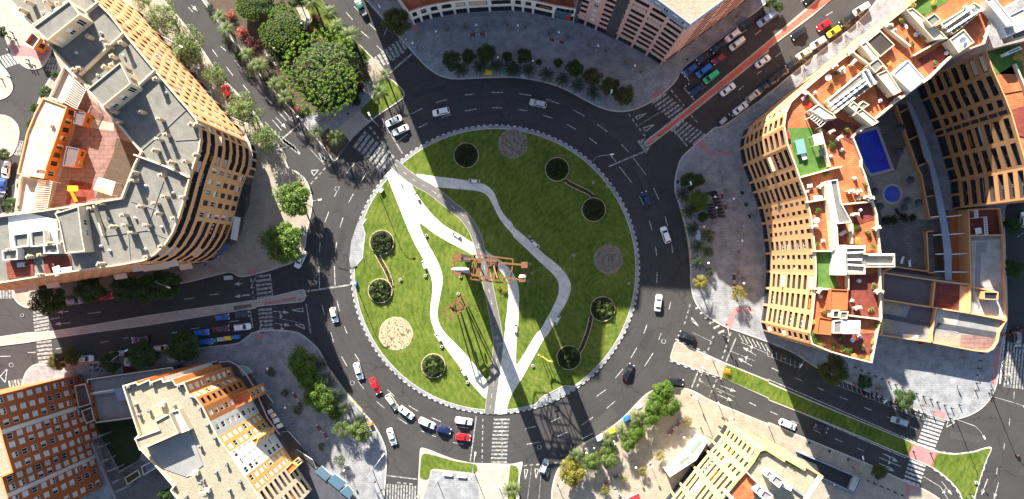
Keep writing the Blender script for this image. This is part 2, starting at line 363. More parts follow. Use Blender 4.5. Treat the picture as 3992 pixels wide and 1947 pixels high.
def copy_tree(o, loc, rz=0, label=None, group=None, scale=None):
    r = o.copy(); COL.objects.link(r); r.location = (loc[0], loc[1], loc[2] if len(loc) > 2 else 0); r.rotation_euler = (0, 0, rz)
    if scale: r.scale = (scale,)*3 if not isinstance(scale, tuple) else scale
    if label: r['label'] = label
    if group: r['group'] = group
    for ch in o.children:
        c = ch.copy(); COL.objects.link(c); c.parent = r
        for g in ch.children:
            d = g.copy(); COL.objects.link(d); d.parent = c
    return r
PROTO = {}
def place(key, maker, loc, rz, label, group=None, scale=None):
    """first use moves the prototype itself, later ones copy it and its parts"""
    if key not in PROTO:
        o = maker(); PROTO[key] = o
        o.location = (loc[0], loc[1], loc[2] if len(loc) > 2 else 0); o.rotation_euler = (0, 0, rz)
        if scale: o.scale = (scale,)*3 if not isinstance(scale, tuple) else scale
        o['label'] = label
        if group: o['group'] = group
        return o
    r = copy_tree(PROTO[key], loc, rz, label, None, scale or (1, 1, 1))
    if group: r['group'] = group
    elif 'group' in r: del r['group']
    return r
def struct(o): o['kind'] = 'structure'; return o
ORD = 'first second third fourth fifth sixth seventh eighth ninth tenth eleventh twelfth thirteenth fourteenth fifteenth sixteenth seventeenth eighteenth nineteenth twentieth'.split()
ORD += ['twenty-'+x for x in ORD[:9]]+['thirtieth']+['thirty-'+x for x in ORD[:9]]+['fortieth']+['forty-'+x for x in ORD[:9]]+['fiftieth']
# ================================================================ GROUND
g = MB(); g.face([(-420, -420, 0), (420, -420, 0), (420, 420, 0), (-420, 420, 0)], 'asphalt'); struct(g.obj('road'))
CX, CY = P('S', 1930, 1051)
C0 = Vector((CX, CY)); RI = 38.15
def circ(c, r, n=96, a0=0, a1=360): return [Vector((c.x+r*math.cos(R(a0+(a1-a0)*k/n)), c.y+r*math.sin(R(a0+(a1-a0)*k/n)))) for k in range(n if a1-a0 == 360 else n+1)]
def pavement(s, m='plaza_paver', r=2.0, name='pavement', kerb='kerb', kw=.35, z=.13):
    p = ccw(rounded(PL(s), r) if r else PL(s)); q = inset(p, kw); b = MB()
    b.prism(p, -.05, z, kerb, kerb); b.poly(q, z+.004, m)
    return struct(b.obj(name))
def sheet(s, m, z, name, r=0, pts=None):
    p = pts or (rounded(PL(s), r) if r else PL(s)); b = MB(); b.poly(ccw(p), z, m); return struct(b.obj(name))
# pavements (kerbed blocks)
pavement('A1 1180,-60 1240,0 1400,190 1500,330 1650,560 1830,740 1932,860 B1 80,990 170,1090 225,1175 B2 230,0 330,50 385,110 415,200 428,280 405,400 378,520 372,600 330,690 260,735 190,755 90,790 0,812 A2 1840,835 1790,830 1740,795 1650,815 1400,880 1000,930 500,1000 400,1050 285,1076 170,1062 105,1000 90,925 60,900 -300,950 -300,330 A2 30,370 110,250 130,0 A1 160,1256 190,1100 300,720 390,560 450,520 380,330 600,-60', 'ochre_paver', 1.5)
pavement('B1 430,-60 490,0 600,130 700,260 870,430 960,520 1000,580 1090,660 1120,705 1112,740 1050,785 920,870 850,925 740,1020 640,1150 605,1215 575,1215 540,1160 460,1060 370,960 330,900 160,720 0,545 A1 1830,400 1700,250 1560,60 1480,-60', 'plaza_paver', .8)
pavement('B1 760,-60 820,0 890,80 1030,240 1130,350 1220,450 1300,530 1400,587 1500,603 1700,592 1932,585 C1 150,605 300,640 420,690 550,765 680,828 800,850 900,838 1000,797 1090,745 1200,650 1245,590 1290,505 1380,440 1500,350 1640,240 1780,130 1840,90 2000,-60 3300,-900 2500,-1600 -1200,-1600', 'plaza_paver', 1.5)
pavement('D1 860,-60 780,60 620,220 440,350 300,460 130,600 15,700 C1 1700,868 1570,958 1520,955 1470,1000 1310,1140 1255,1200 1235,1270 C2 1220,70 1212,150 1222,220 1250,290 1290,430 1325,600 1335,750 1332,880 1355,1000 1410,1090 1500,1160 1600,1215 1700,1245 C3 1950,85 D3 0,75 180,145 400,290 640,400 900,510 1180,612 1330,662 1400,665 1550,620 1650,545 1715,440 1740,330 1765,100 1790,0 D2 1810,1150 1800,800 1780,300 1850,250 2400,200 2400,-1300', 'plaza_paver', 1.5)
pavement('C3 290,1330 285,1200 310,1080 350,1000 430,900 540,830 700,740 830,640 930,530 1010,450 1100,418 1280,410 1370,440 1480,505 1932,690 D3 0,668 220,765 500,880 770,990 1000,1100 1200,1185 1330,1270 1400,1400 C3 290,1800', 'ochre_paver', 1.5)
pavement('B3 955,1330 975,1130 985,950 975,850 900,700 800,590 680,460 560,300 490,150 430,80 330,0 B2 280,1240 200,1228 120,1227 0,1232 A3 1850,35 1800,80 1500,112 1300,130 1000,175 700,222 450,245 360,235 260,232 200,285 172,350 160,420 60,445 50,500 -300,560 -300,1500 B3 955,1500', 'plaza_paver', 1.5)
pavement('A1 -100,-60 200,-60 385,330 392,400 345,490 300,520 250,530 190,515 130,465 75,385 45,300 0,190 -100,100', 'pale_paver', 1.5)
pavement('A1 -200,440 -40,430 40,520 90,590 105,660 85,710 40,745 -40,765 -200,770', 'pale_paver', 1.5)
pavement('A1 -200,860 0,862 60,872 120,915 150,970 148,1040 125,1120 90,1180 30,1195 -200,1200', 'pale_paver', 1.5)
pavement('A2 -300,-200 0,-200 0,400 -300,400', 'pale_paver', 1.0)
# medians
pavement('A2 -200,1330 A3 -200,50 0,30 200,0 A2 380,1240 700,1190 1100,1122 1500,1063 1932,1003 B2 150,970 350,922 372,935 372,990 350,1020 200,1035 0,1056 A2 1932,1068 1500,1135 1100,1200 700,1252 A3 400,45 200,78 0,102 -200,130', 'pale_paver', .4, 'median', kw=.25)
sheet('A2 1760,1050 1890,1035 1900,1060 1765,1082', 'court_paver', .138, 'median_inset')
sheet('B2 60,1020 300,980 300,1008 60,1045', 'pink_paver', .138, 'median_inset')
pavement('C1 985,1095 985,1072 1010,1050 1200,905 1400,742 1932,300 D1 280,72 440,-60 560,-60 480,0 330,130 0,375 C1 1932,385 1400,812 1220,955 1035,1095 1010,1112', 'pale_paver', .4, 'median', kw=.12)
sheet('C1 1012,1090 1008,1068 1210,917 1400,756 1932,313 D1 290,85 440,-45 545,-45 320,120 0,365 C1 1932,370 1400,797 1215,943 1030,1088', 'red_paver', .14, 'cycle_strip')
sheet('C1 935,1065 1003,1040 978,1070 980,1100 1010,1118 1035,1105 1003,1158', 'worn_paint', .006, 'chevron_paint')
pavement('C3 1222,58 1290,88 1610,232 1932,362 D3 0,368 400,540 760,690 1100,828 1275,893 1400,912 1550,895 1640,865 1690,858 1685,890 1650,960 1620,1050 1580,1180 1550,1290 1470,1290 1440,1200 1380,1130 1300,1060 1225,1012 1060,942 700,790 400,665 0,508 C3 1932,500 1580,342 1400,287 1175,205', 'red_paver', .6, 'median')
grassp = dict()
def lawn(s, z=.16, r=.6, name='lawn', pts=None): return sheet(s, 'shaded_lawn_bed_soil' if name == 'court_lawn' else 'grass', z, name, r, pts)
lawn('C3 1607,240 1932,372 D3 0,380 400,550 760,698 1092,832 1058,932 700,780 400,655 0,500 C3 1932,492 1590,345 1570,340')
lawn('D3 1275,905 1400,922 1550,905 1640,875 1680,872 1675,890 1640,960 1610,1050 1570,1180 1540,1290 1480,1290 1450,1200 1390,1125 1310,1055 1235,1005')
sheet('D3 1103,838 1270,900 1225,1003 1065,938', 'pink_paver', .141, 'crossing_island')
sheet('C3 1230,80 1290,100 1605,240 1572,330 1400,276 1190,200', 'ochre_paver', .141, 'median_inset')
pavement('B3 1232,862 1300,880 1400,922 1500,958 1620,982 1932,990 C3 70,970 75,985 50,1100 45,1330 B3 1210,1330 1218,1110', 'pale_paver', .5, 'median')
lawn('B3 1242,930 1255,915 1285,910 1400,942 1500,970 1662,990 1665,1060 1590,1050 1310,1020 1300,1112 1225,1100')
lawn('B3 1912,995 1932,1000 C3 30,1010 42,1040 38,1120 30,1200 10,1330 B3 1900,1330 1890,1200')
sheet('B3 1680,1000 1890,1000 1880,1100 1870,1330 1700,1330', 'pale_paver', .139, 'footway')
sheet('B3 1325,1040 1590,1070 1660,1075 1690,1330 1230,1330 1300,1120', 'plaza_paver', .142, 'footway')
# boulevard garden between the two carriageways at the north-west
sheet('B1 450,-40 560,80 700,265 865,435 780,520 640,380 420,250 300,-40', 'grass', .15, 'garden_bed')
sheet('A1 1540,-20 1800,-20 B1 120,0 200,200 0,400 250,600 420,850 350,900 160,705 0,530 A1 1840,390', 'soil', .152, 'garden_bed')
sheet('B1 150,-60 560,80 700,265 865,435 785,515 810,640 760,740 640,790 560,845 420,850 340,880 160,705 0,530 -100,300', 'soil', .148, 'garden_bed')
sheet('B1 40,385 70,375 190,470 145,500', 'pale_paver', .156, 'garden_path'); sheet('B1 300,60 380,60 420,160 380,200 340,150', 'pale_paver', .156, 'garden_path')
lawn('B1 778,832 870,750 905,690 890,640 930,600 1000,592 1085,668 1112,708 1105,735 1045,775 915,862 852,915')
sheet('B1 612,972 770,840 853,918 705,1062', 'pale_paver', .141, 'footway')
sheet('B1 785,525 880,440 960,530 985,580 925,600 880,640 850,720 790,600', 'ochre_paver', .141, 'footway')
sheet('B1 457,1042 540,968 572,992 622,975 705,1065 625,1170 600,1193 573,1188', 'soil', .145, 'planter_bed')
for s_ in ('B1 457,1042 540,968 572,992 622,975 705,1065 600,1193', 'B1 778,832 852,915', 'B1 45,380 140,500 190,470'):
    pass
# ---------------- roundabout island
out = circ(C0, RI); mid = circ(C0, RI-.30); gr = circ(C0, RI-1.15)
b = MB(); b.prism(out, -.05, .15, 'black_paint', 'black_paint'); b.poly(mid, .154, 'plaza_paver'); struct(b.obj('island_kerb_ring'))
lawn('', .17, 0, 'island_lawn', gr)
b = MB()
n = 150
for k in range(n):
    a = 360*k/n
    q0 = circ(C0, RI+.02, 2, a, a+1.25); q1 = circ(C0, RI-.30, 2, a, a+1.25)
    for j in range(2):
        b.face([(*q1[j], .162), (*q0[j], .162), (*q0[j+1], .162), (*q1[j+1], .162)], 'white_paint')
        b.face([(*q0[j], .0), (*q0[j+1], .0), (*q0[j+1], .162), (*q0[j], .162)], 'white_paint')
struct(b.obj('island_kerb_paint'))
b = MB(); b.ring(circ(C0, RI-1.02), circ(C0, RI-1.2), .178, 'kerb'); struct(b.obj('lawn_edging'))
# lay-bys cut into the lawn
sheet('B2 830,395 800,440 820,510 808,600 800,690 740,760 708,760 700,700 715,560 760,430 790,380', 'plaza_paver', .185, 'island_footway')
sheet('C3 165,548 215,488 380,400 470,405 C3 455,430 380,470 265,530 175,565', 'plaza_paver', .185, 'island_footway')
b = MB()
for s_ in ('B2 830,395 800,440 820,510 808,600 800,690 740,760', 'C3 160,552 215,488 380,400 470,405 520,375'):
    pts = PL(s_)
    for i in range(len(pts)-1): b.bar((*pts[i], .2), (*pts[i+1], .2), .22, .12, 'kerb')
struct(b.obj('footway_edging'))
PATHZ = .19
def path(s, m='concrete_path', z=PATHZ, name='footpath', r=2.0): return sheet(s, m, z, name, r)
path('B2 970,62 1030,8 1055,-10 1100,10 1150,30 1195,55 1180,110 1165,125 1190,180 1250,270 1330,370 1420,450 1530,510 1660,595 1750,650 Z 850,200 960,280 1070,400 1140,530 1165,680 1160,900 1150,1100 C3 39,-10 30,30 24,150 20,262 100,130 165,20 200,-20 280,-20 245,25 170,160 60,360 0,445 B3 1900,520 1888,570 1885,615 1780,615 1795,500 1830,300 1860,60 B2 1880,1180 Z 955,1200 985,1010 1003,850 1014,680 1003,560 950,440 850,340 750,290 B2 1700,720 1640,672 1550,622 1430,562 1330,500 1260,445 1235,428 1228,440 1270,540 1320,630 1370,720 1400,800 1404,880 1382,990 1362,1100 1375,1185 1425,1262 B3 1500,80 1620,210 1752,385 1735,518 1590,350 1540,270 1480,190 1400,80 1342,0 B2 1335,1215 1310,1150 1308,1060 1325,960 1325,860 1300,790 1260,700 1200,600 1140,470 1060,270 990,92', r=1.0)
path('B2 1190,50 1300,68 1400,80 1500,93 1600,105 1700,125 1760,160 1800,210 1822,290 1868,370 1932,430 C2 0,455 60,500 130,560 210,640 300,710 370,770 420,840 440,900 430,960 400,1030 350,1110 300,1200 270,1256 C3 240,40 160,30 165,20 C2 200,1240 250,1150 300,1060 340,970 348,900 330,840 260,770 180,700 80,600 0,530 B2 1932,512 1880,460 1822,380 1780,290 1740,215 1680,185 1580,175 1450,165 1340,155 1230,100', z=PATHZ+.004)
def ribbon(line, wd): 
    L_, R_ = [], []
    for i, p in enumerate(line):
        d = (line[min(i+1, len(line)-1)]-line[max(i-1, 0)]).normalized(); nrm = Vector((-d.y, d.x)); L_.append(p+nrm*wd/2); R_.append(p-nrm*wd/2)
    return L_, R_
def smooth_line(s, it=2): return rounded(PL(s), 5, it, False)
BK = 'B2 1040,-20 1110,45 1170,92 1230,130 1290,160 1350,200 1410,250 1470,300 1550,360 1605,425 1645,500 1668,560 1690,640 1712,740 1735,850 1762,980 1790,1120 1815,1256 B3 1822,80 1818,150 1803,250 1785,380 1768,500 1755,612'
bk = smooth_line(BK)
Lb, Rb = ribbon(bk, 2.55); b = MB(); b.poly(ccw(Lb+Rb[::-1]), PATHZ+.012, 'bikeway') if 'bikeway' in MATS else None
mat('bikeway', (.115, .11, .105), .85, (.135, .13, .12), .7, .6, fine=.05)
b.poly(ccw(Lb+Rb[::-1]), PATHZ+.012, 'bikeway'); struct(b.obj('cycle_path'))
# seats bays along the paths
bays = 'B2 1600,92 1685,102 1682,130 1596,122|C2 145,548 205,600 185,632 125,575|C2 335,1110 362,1130 330,1195 300,1185|B2 1258,705 1285,770 1275,795 1240,715|B3 1355,0 1398,65 1385,80 1340,15|B3 1545,268 1588,330 1575,350 1532,280'.split('|')
for s_ in bays: sheet(s_, 'concrete_path', PATHZ+.002, 'seating_bay')
# ---------------- markings
mk = MB()
def stripe(a, b_, wd, m='white_paint', z=.010):
    d = (b_-a); 
    if d.length < .05: return
    d.normalize(); nrm = Vector((-d.y, d.x))*wd/2
    mk.face([(*(a+nrm), z), (*(a-nrm), z), (*(b_-nrm), z), (*(b_+nrm), z)], m)
def dashes(line, on, off, wd, m='white_paint', z=.010, start=0):
    acc = -start; 
    for i in range(len(line)-1):
        a, c = line[i], line[i+1]; L = (c-a).length; d = (c-a)/max(L, 1e-6); t = 0
        while t < L:
            ph = (acc) % (on+off)
            if ph < on: st = min(on-ph, L-t); stripe(a+d*t, a+d*(t+st), wd, m, z)
            else: st = min(on+off-ph, L-t)
            t += st+1e-6; acc += st+1e-6
def zebra(c, x0, y0, x1, y1, wd, n, m='worn_paint', rot=None, z=.010, lw=.5):
    """n bars spread from one point of the crossing's axis to the other, bars run along the traffic direction"""
    a = P(c, x0, y0); b_ = P(c, x1, y1); ax = (b_-a)/(n-1)
    d = rot if rot is not None else Vector((-ax.y, ax.x)).normalized()
    for k in range(n):
        p = a+ax*k; stripe(p-d*wd/2, p+d*wd/2, lw, m, z)
def vec(c, x0, y0, x1, y1): return (P(c, x1, y1)-P(c, x0, y0)).normalized()
# bike path lines
dashes(bk, 1.2, 1.9, .14, z=PATHZ+.02)
for l_ in (Lb, Rb): dashes(l_, 50, 0, .10, 'kerb', z=PATHZ+.02)
# crossings
zebra('B1', 780, 1055, 985, 1230, 5.2, 8, rot=vec('B1', 855, 960, 760, 1090), lw=.85)
zebra('B1', 915, 470, 1100, 335, 3.2, 8, rot=vec('B1', 985, 390, 1060, 480) if 0 else vec('B1', 940, 400, 980, 470), lw=.75)
zebra('B1', 190, 1050, 300, 1130, 3.0, 6, rot=vec('B1', 200, 1010, 290, 1120), lw=.6)
zebra('C1', 1100, 745, 1245, 870, 4.6, 7, rot=vec('C1', 1075, 770, 1165, 705), lw=.6)
zebra('C1', 1240, 950, 1400, 1050, 4.4, 7, rot=vec('C1', 1230, 965, 1310, 895), lw=.55)
zebra('B2', 45, 825, 58, 985, 3.8, 6, rot=vec('B2', 0, 830, 75, 820), lw=.62)
zebra('B2', 65, 1078, 80, 1222, 3.6, 6, rot=vec('B2', 20, 1080, 110, 1072), lw=.62)
zebra('A2', 305, 1090, 318, 1250, 4.0, 7, rot=vec('A2', 265, 1110, 370, 1090), lw=.62)
zebra('A3', 330, 70, 345, 218, 4.0, 6, rot=vec('A3', 280, 75, 390, 62), lw=.62)
zebra('A3', 75, 400, 165, 385, 2.6, 5, rot=vec('A3', 75, 360, 90, 440), lw=.5)
zebra('B3', 985, 1200, 1195, 1215, 4.2, 11, rot=vec('B3', 1000, 1130, 995, 1256), lw=.42)
zebra('B3', 1845, 655, 1825, 975, 4.2, 12, rot=Vector((1, 0)), lw=.5)
zebra('D3', 1270, 645, 1190, 860, 5.0, 9, 'white_paint', rot=vec('D3', 1200, 640, 1325, 680), lw=.6)
zebra('D3', 1130, 985, 1085, 1130, 4.6, 6, 'white_paint', rot=vec('D3', 1060, 965, 1185, 1010), lw=.55)
zebra('D3', 1800, 240, 1960, 260, 12.0, 8, rot=vec('D3', 1800, 60, 1770, 390), lw=.5)
zebra('A1', 25, 470, 110, 440, 3.5, 5, 'white_paint', rot=vec('A1', 20, 400, 90, 500), lw=.5)
zebra('A1', 365, 480, 440, 500, 3.8, 5, rot=vec('A1', 400, 420, 370, 520), lw=.45)
zebra('A1', 120, 1110, 160, 1120, 4, 4, rot=vec('A1', 160, 1050, 130, 1180), lw=.35)
zebra('A2', 5, 960, 95, 960, 2.5, 5, rot=vec('A2', 10, 930, 10, 990), lw=.5)
zebra('C3', 1440, 380, 1540, 440, 2.6, 5, rot=vec('C3', 1420, 380, 1520, 430), lw=.3)
# solid stop and lane lines: crop, x0,y0,x1,y1,width
for t in '''B1 1005,550 1170,408 .45|B1 940,890 1100,1160 .35|B1 180,1060 330,930 .4|B2 100,805 122,980 .35|B2 375,940 700,892 .45|B2 375,1035 408,1256 .35
C1 720,1256 985,1145 .4|C1 1205,975 1315,1105 .4|C1 1285,660 1365,755 .4|B3 1655,630 1610,970 .35|B3 985,1078 1210,1105 .3|B2 105,1130 340,1180 .12|C3 1395,290 1345,415 .4|C3 1680,40 1605,220 .4
C1 945,945 1120,840 .14|A3 1890,0 1895,25 .35|A2 1882,1072 1905,1215 .35|A1 45,365 140,470 .3|C3 1350,0 1500,70 .12|C3 1640,140 1820,215 .14|C3 1530,420 1670,485 .14|D3 0,350 1120,830 .2|D3 0,495 1040,945 .2|D3 865,910 950,945 .14|D3 840,985 930,1020 .14|D3 840,940 1005,1010 .14
D2 1790,1256 1770,1300 .3|D3 1790,0 1750,385 .5|D3 1655,1105 1620,1200 .2|D3 1175,1085 1300,1160 .14|D3 1300,1160 1360,1256 .14|C3 140,1010 110,1250 .14|C3 215,1020 195,1250 .14|D2 1932,500 1880,530 .2
B1 540,1256 560,1235 .3|B1 400,1120 520,1250 .15|B1 1220,330 1420,490 .2|B1 1215,355 1400,505 .2|C1 20,520 300,540 .12|C1 300,540 700,690 .12|C1 1470,1050 1590,1000 .12|C1 1550,1030 1760,830 .12|C1 1600,980 1932,690 .12|C1 1610,1020 1932,740 .12'''.replace('\n', '|').split('|'):
    c_, a_, b_, wd = t.split(); x0, y0 = map(float, a_.split(',')); x1, y1 = map(float, b_.split(','))
    on_pave = c_ in ('B1', 'C1') and wd in ('.2', '.12')
    stripe(P(c_, x0, y0), P(c_, x1, y1), float(wd), 'worn_paint' if not c_ == 'D3' else 'white_paint', .139 if on_pave else .012)
# short dashes as seen (each one separately placed)
for t in '''B1 1570,718 1640,708|B1 1770,698 1855,698|B1 1350,775 1435,750|B1 1570,838 1655,823|B1 1775,813 1848,815|B1 1160,862 1250,818|B1 1395,888 1470,862|B1 1217,965 1288,930|B1 1060,1070 1140,1010|B1 850,180 905,235|B1 735,50 785,100|B1 675,95 725,150|B1 785,235 850,290|B1 905,345 960,400|B1 720,1256 740,1228
C1 45,707 137,722|C1 252,750 345,782|C1 35,825 110,837|C1 225,868 295,892|C1 455,830 537,875|C1 405,938 472,975|C1 635,938 712,995|C1 573,1040 632,1085|C1 815,1088 870,1145|C1 735,1170 775,1220|C1 905,1190 950,1250
C2 800,0 895,122|C2 955,0 1000,60|C2 1060,165 1097,247|C2 953,225 987,293|C2 1145,375 1165,447|C2 1027,408 1047,480|C2 1073,600 1082,672|C2 1195,585 1203,650|C2 1085,797 1082,875|C2 1188,1018 1175,1075|C2 1010,1190 985,1256|C3 1115,5 1098,55|C3 933,115 888,190|C3 1055,155 990,255|C3 828,275 770,343
C3 700,430 628,482|C3 768,517 705,572|C3 355,640 285,672|C3 602,638 518,697|C3 170,708 92,725|C3 410,750 335,782|C3 200,825 100,842|C3 600,760 520,800|B2 625,150 585,230|B2 695,270 730,205|B2 515,420 545,340|B2 628,460 652,385|B2 475,640 480,570|B2 592,650 605,570|B2 470,755 475,915|B2 587,750 592,900|B2 608,1012 625,1090|B2 495,1045 512,1115|B2 660,1200 682,1256|B2 680,50 712,0|B2 790,110 830,45
B3 560,0 580,70|B3 640,180 683,255|B3 740,160 775,215|B3 765,365 810,425|B3 905,520 965,570|B3 985,430 1040,480|B3 1065,642 1135,690|B3 1145,550 1215,592|B3 1240,740 1350,785|B3 1320,642 1390,672|B3 1505,708 1597,720|B3 1480,828 1560,842
D3 205,340 262,365|D3 375,415 428,437|D3 545,485 604,508|D3 727,562 785,587|D3 903,637 960,660|D3 1075,710 1125,732|D3 20,595 77,620|D3 180,665 232,685|D3 345,733 400,757|D3 510,800 565,825|D3 678,872 728,893|D3 1858,445 1855,500|D3 1825,645 1820,700|D3 1785,835 1780,880|D3 1730,1020 1725,1070|D3 30,265 80,290|C3 1780,527 1830,552
A1 1600,375 1640,430|A1 1420,55 1455,95|A1 1765,455 1820,520|A1 1705,505 1755,570|A1 1880,590 1920,640|A1 1660,350 1705,385|A1 1830,640 1880,700|A1 1330,150 1370,200|B1 65,730 120,785|B1 165,845 225,910|B1 120,905 190,985|B1 205,835 260,900
A2 660,1108 760,1095|A2 1060,1165 1150,1150|A2 1390,1000 1470,990|A2 1580,968 1650,958|A2 1830,970 1880,963|A2 380,1150 450,1138|A2 1430,1225 1500,1215|A2 1730,1170 1800,1160|A3 420,125 470,115|A3 760,75 820,65|A3 930,45 970,40|A3 1290,5 1340,-5|A3 210,152 270,148|A3 0,180 80,178
C1 1700,265 1760,225|C1 1820,265 1870,228|C1 1640,130 1700,90|C1 1700,680 1740,645|C1 1840,560 1870,535|D1 250,15 330,-40|D1 60,430 100,400|D1 440,120 490,90'''.replace('\n', '|').split('|'):
    c_, a_, b_ = t.split(); x0, y0 = map(float, a_.split(',')); x1, y1 = map(float, b_.split(','))
    stripe(P(c_, x0, y0), P(c_, x1, y1), .18, 'white_paint', .012)
# square-block lines (give-way and cycle crossings)
for t in '''B1 850,955 1065,1225 .5|C1 870,860 995,1030 .45|C1 1190,680 1290,800 .4|C1 1340,870 1400,935 .35|C3 80,1003 340,980 .4|C3 1510,25 1460,155 .4|C3 1640,0 1575,200 .4|C3 1425,300 1380,430 .4|C3 1535,350 1480,480 .4|B2 410,130 530,0 .35|B3 1705,650 1700,975 .3|C2 1335,1035 1290,1190 .35|A2 1890,845 1910,995 .35|B3 1060,1130 1195,1145 .4|B1 985,485 1130,375 .45|B3 1850,650 1850,940 .3'''.replace('\n', '|').split('|'):
    c_, a_, b_, wd = t.split(); x0, y0 = map(float, a_.split(',')); x1, y1 = map(float, b_.split(','))
    dashes([P(c_, x0, y0), P(c_, x1, y1)], .9, .7, float(wd), 'worn_paint', .014)
def arrow(c, x0, y0, x1, y1, turn=0):
    a = P(c, x0, y0); b_ = P(c, x1, y1); d = (b_-a).normalized(); nrm = Vector((-d.y, d.x)); L = (b_-a).length
    stripe(a, b_-d*1.4, .16)
    mk.face([(*(b_-d*1.5+nrm*.5), .012), (*(b_-d*1.5-nrm*.5), .012), (*b_, .012)], 'white_paint')
    if turn:
        q = b_-d*2.6; e = q+nrm*turn*1.0+d*.6; stripe(q, e, .16, z=.013)
        mk.face([(*(e+d*.5), .016), (*(e-d*.5), .016), (*(e+nrm*turn*.8), .016)], 'white_paint')
for t in '''A2 530,1177 412,1187 0|A2 520,1090 430,1100 0|A2 1880,970 1765,980 0|A2 1830,880 1760,888 0|C3 1565,400 1680,445 0|C3 1540,468 1655,515 0|C3 1830,172 1730,110 -1|C3 1798,252 1690,190 -1|B2 130,1090 245,1100 -1|B2 140,1180 255,1198 -1|D3 870,912 985,975 -1|D3 842,985 955,1045 -1|D3 1660,1105 1610,1225 0|D3 1740,1130 1705,1256 0|B1 205,835 280,920 0|B1 145,885 225,970 0|B1 300,960 360,1030 0|A1 1440,40 1490,85 0|D3 1310,1120 1390,1225 -1|B1 65,920 160,1025 0'''.replace('\n', '|').split('|'):
    c_, a_, b_, tn = t.split(); x0, y0 = map(float, a_.split(',')); x1, y1 = map(float, b_.split(',')); arrow(c_, x0, y0, x1, y1, int(tn))
def giveway(s):
    p = PL(s); ce = (p[0]+p[1]+p[2])/3
    for i in range(3): stripe(p[i]+(ce-p[i])*.05, p[(i+1) % 3]+(ce-p[(i+1) % 3])*.05, .22, 'white_paint', .013)
for s_ in 'C1 920,880 935,902 1010,852|C1 980,965 1000,993 1068,937|B2 262,1082 350,1065 352,1095|B2 285,1188 355,1192 365,1225|C3 85,1028 113,1032 92,1110|C3 165,1025 193,1030 172,1105|C3 250,1022 275,1025 258,1098|C2 1340,1130 1350,1165 1405,1210|B2 410,30 430,70 470,25|B1 468,1150 520,1195 500,1225|A3 0,330 55,270 40,380|D3 1345,715 1360,665 1415,675'.split('|'): giveway(s_)
# hatched strip and motorbike bay ticks
def ticks(c, x0, y0, x1, y1, dx, dy, n, wd=.3):
    a = P(c, x0, y0); b_ = P(c, x1, y1); e = P(c, x0+dx, y0+dy)-a
    for k in range(n): p = a+(b_-a)*k/(n-1); stripe(p, p+e, wd, 'white_paint', .013)
ticks('C2', 1375, 1070, 1545, 1256, 45, -22, 6, .5)
ticks('C3', 1700, 10, 1900, 90, 35, 60, 7, .18)
ticks('D3', 0, 118, 240, 230, 0, 52, 8, .12)
ticks('D3', 530, 355, 1170, 610, 12, 48, 20, .12)
stripe(P('D3', 0, 175), P('D3', 240, 265), .1); stripe(P('C3', 1720, 75), P('C3', 1932, 165), .1)
stripe(P('D3', 530, 400), P('D3', 1180, 660), .08)
# yellow and white kerb blocks
for s_, cl in (('C2 1250,285 1290,430 1325,600 1335,750', 1), ('B3 560,285 680,455 800,585', 1), ('C3 480,862 610,790', 2)):
    ln_ = rounded(PL(s_), 4, 2, False)
    dashes(ln_, 1.1, 1.1, .28, 'white_paint', .148); dashes(ln_, 1.1, 1.1, .28, 'yellow_paint', .149, start=1.1)
for s_ in ('C3 1178,212 1400,295 1570,350', 'C3 1222,50 1340,100 1450,150', 'D3 1255,885 1400,915 1550,900 1640,868', 'D3 1250,1030 1330,1090 1410,1160 1450,1240', 'D3 1650,960 1610,1080 1560,1240'):
    dashes(rounded(PL(s_), 4, 2, False), 1.0, 1.0, .3, 'white_paint', .15)
# pink tactile patches
for s_ in 'C1 1045,715 1125,668 1138,690 1075,742 1048,740|C1 1370,1095 1420,1060 1480,1160 1660,1145 1660,1165 1475,1178 1415,1100 1385,1110|C2 1590,1195 1670,1065 1815,1070 1815,1090 1690,1090 1640,1230|D3 1250,580 1340,600 1330,655 1255,630|D3 1700,150 1755,100 1720,395 1690,390|D3 1010,1120 1150,1170 1150,1200 1080,1180 1060,1256 1045,1256 1040,1160|A1 60,330 190,350 370,380 330,470 240,430 120,420|B1 1175,200 1225,190 1235,230 1190,240|A2 1860,790 1932,775 1932,810 1865,818|B3 0,10 60,0 70,40 10,60'.split('|'):
    sheet(s_, 'pink_paver', .1405, 'tactile_paving')
# white dotted cycle guide over plazas
for s_ in ('C1 890,700 1000,680 1100,640 1160,625', 'C1 900,720 1010,710 1110,680 1170,650', 'C1 1430,1030 1480,1085 1540,1075 1600,1010', 'B3 30,60 100,95 200,115', 'B3 60,110 160,140 230,150'):
    dashes(rounded(PL(s_), 4, 1, False), .35, .35, .12, 'white_paint', .1415)
# repair patches and sealed joints in the asphalt
mat('patch_dark', (.026, .026, .028), .9, (.034, .034, .036), 1.5, .7); mat('patch_pale', (.055, .053, .052), .9, (.045, .044, .044), 1.5, .7)
for c_, x, y, w_, l_, a_, m_ in (('B2', 640, 560, 1.2, 6, 80, 'patch_dark'), ('C3', 690, 660, 3, 7, 40, 'patch_pale'), ('C2', 1010, 180, 1.5, 12, -70, 'patch_pale'), ('B3', 900, 600, 1.0, 5, -45, 'patch_dark'), ('C1', 760, 1010, 1.6, 14, -35, 'patch_pale'), ('A2', 900, 1190, 1.1, 9, 5, 'patch_dark'), ('D3', 600, 640, 1.2, 8, -27, 'patch_dark'), ('C3', 1000, 60, 2.0, 5, 60, 'patch_dark'), ('B1', 1300, 690, 1.3, 9, 15, 'patch_dark'), ('D3', 1500, 790, 2, 9, -10, 'patch_pale')):
    p = P(c_, x, y); u = Vector((math.cos(R(a_)), math.sin(R(a_)))); stripe(p-u*l_/2, p+u*l_/2, w_, m_, .004)
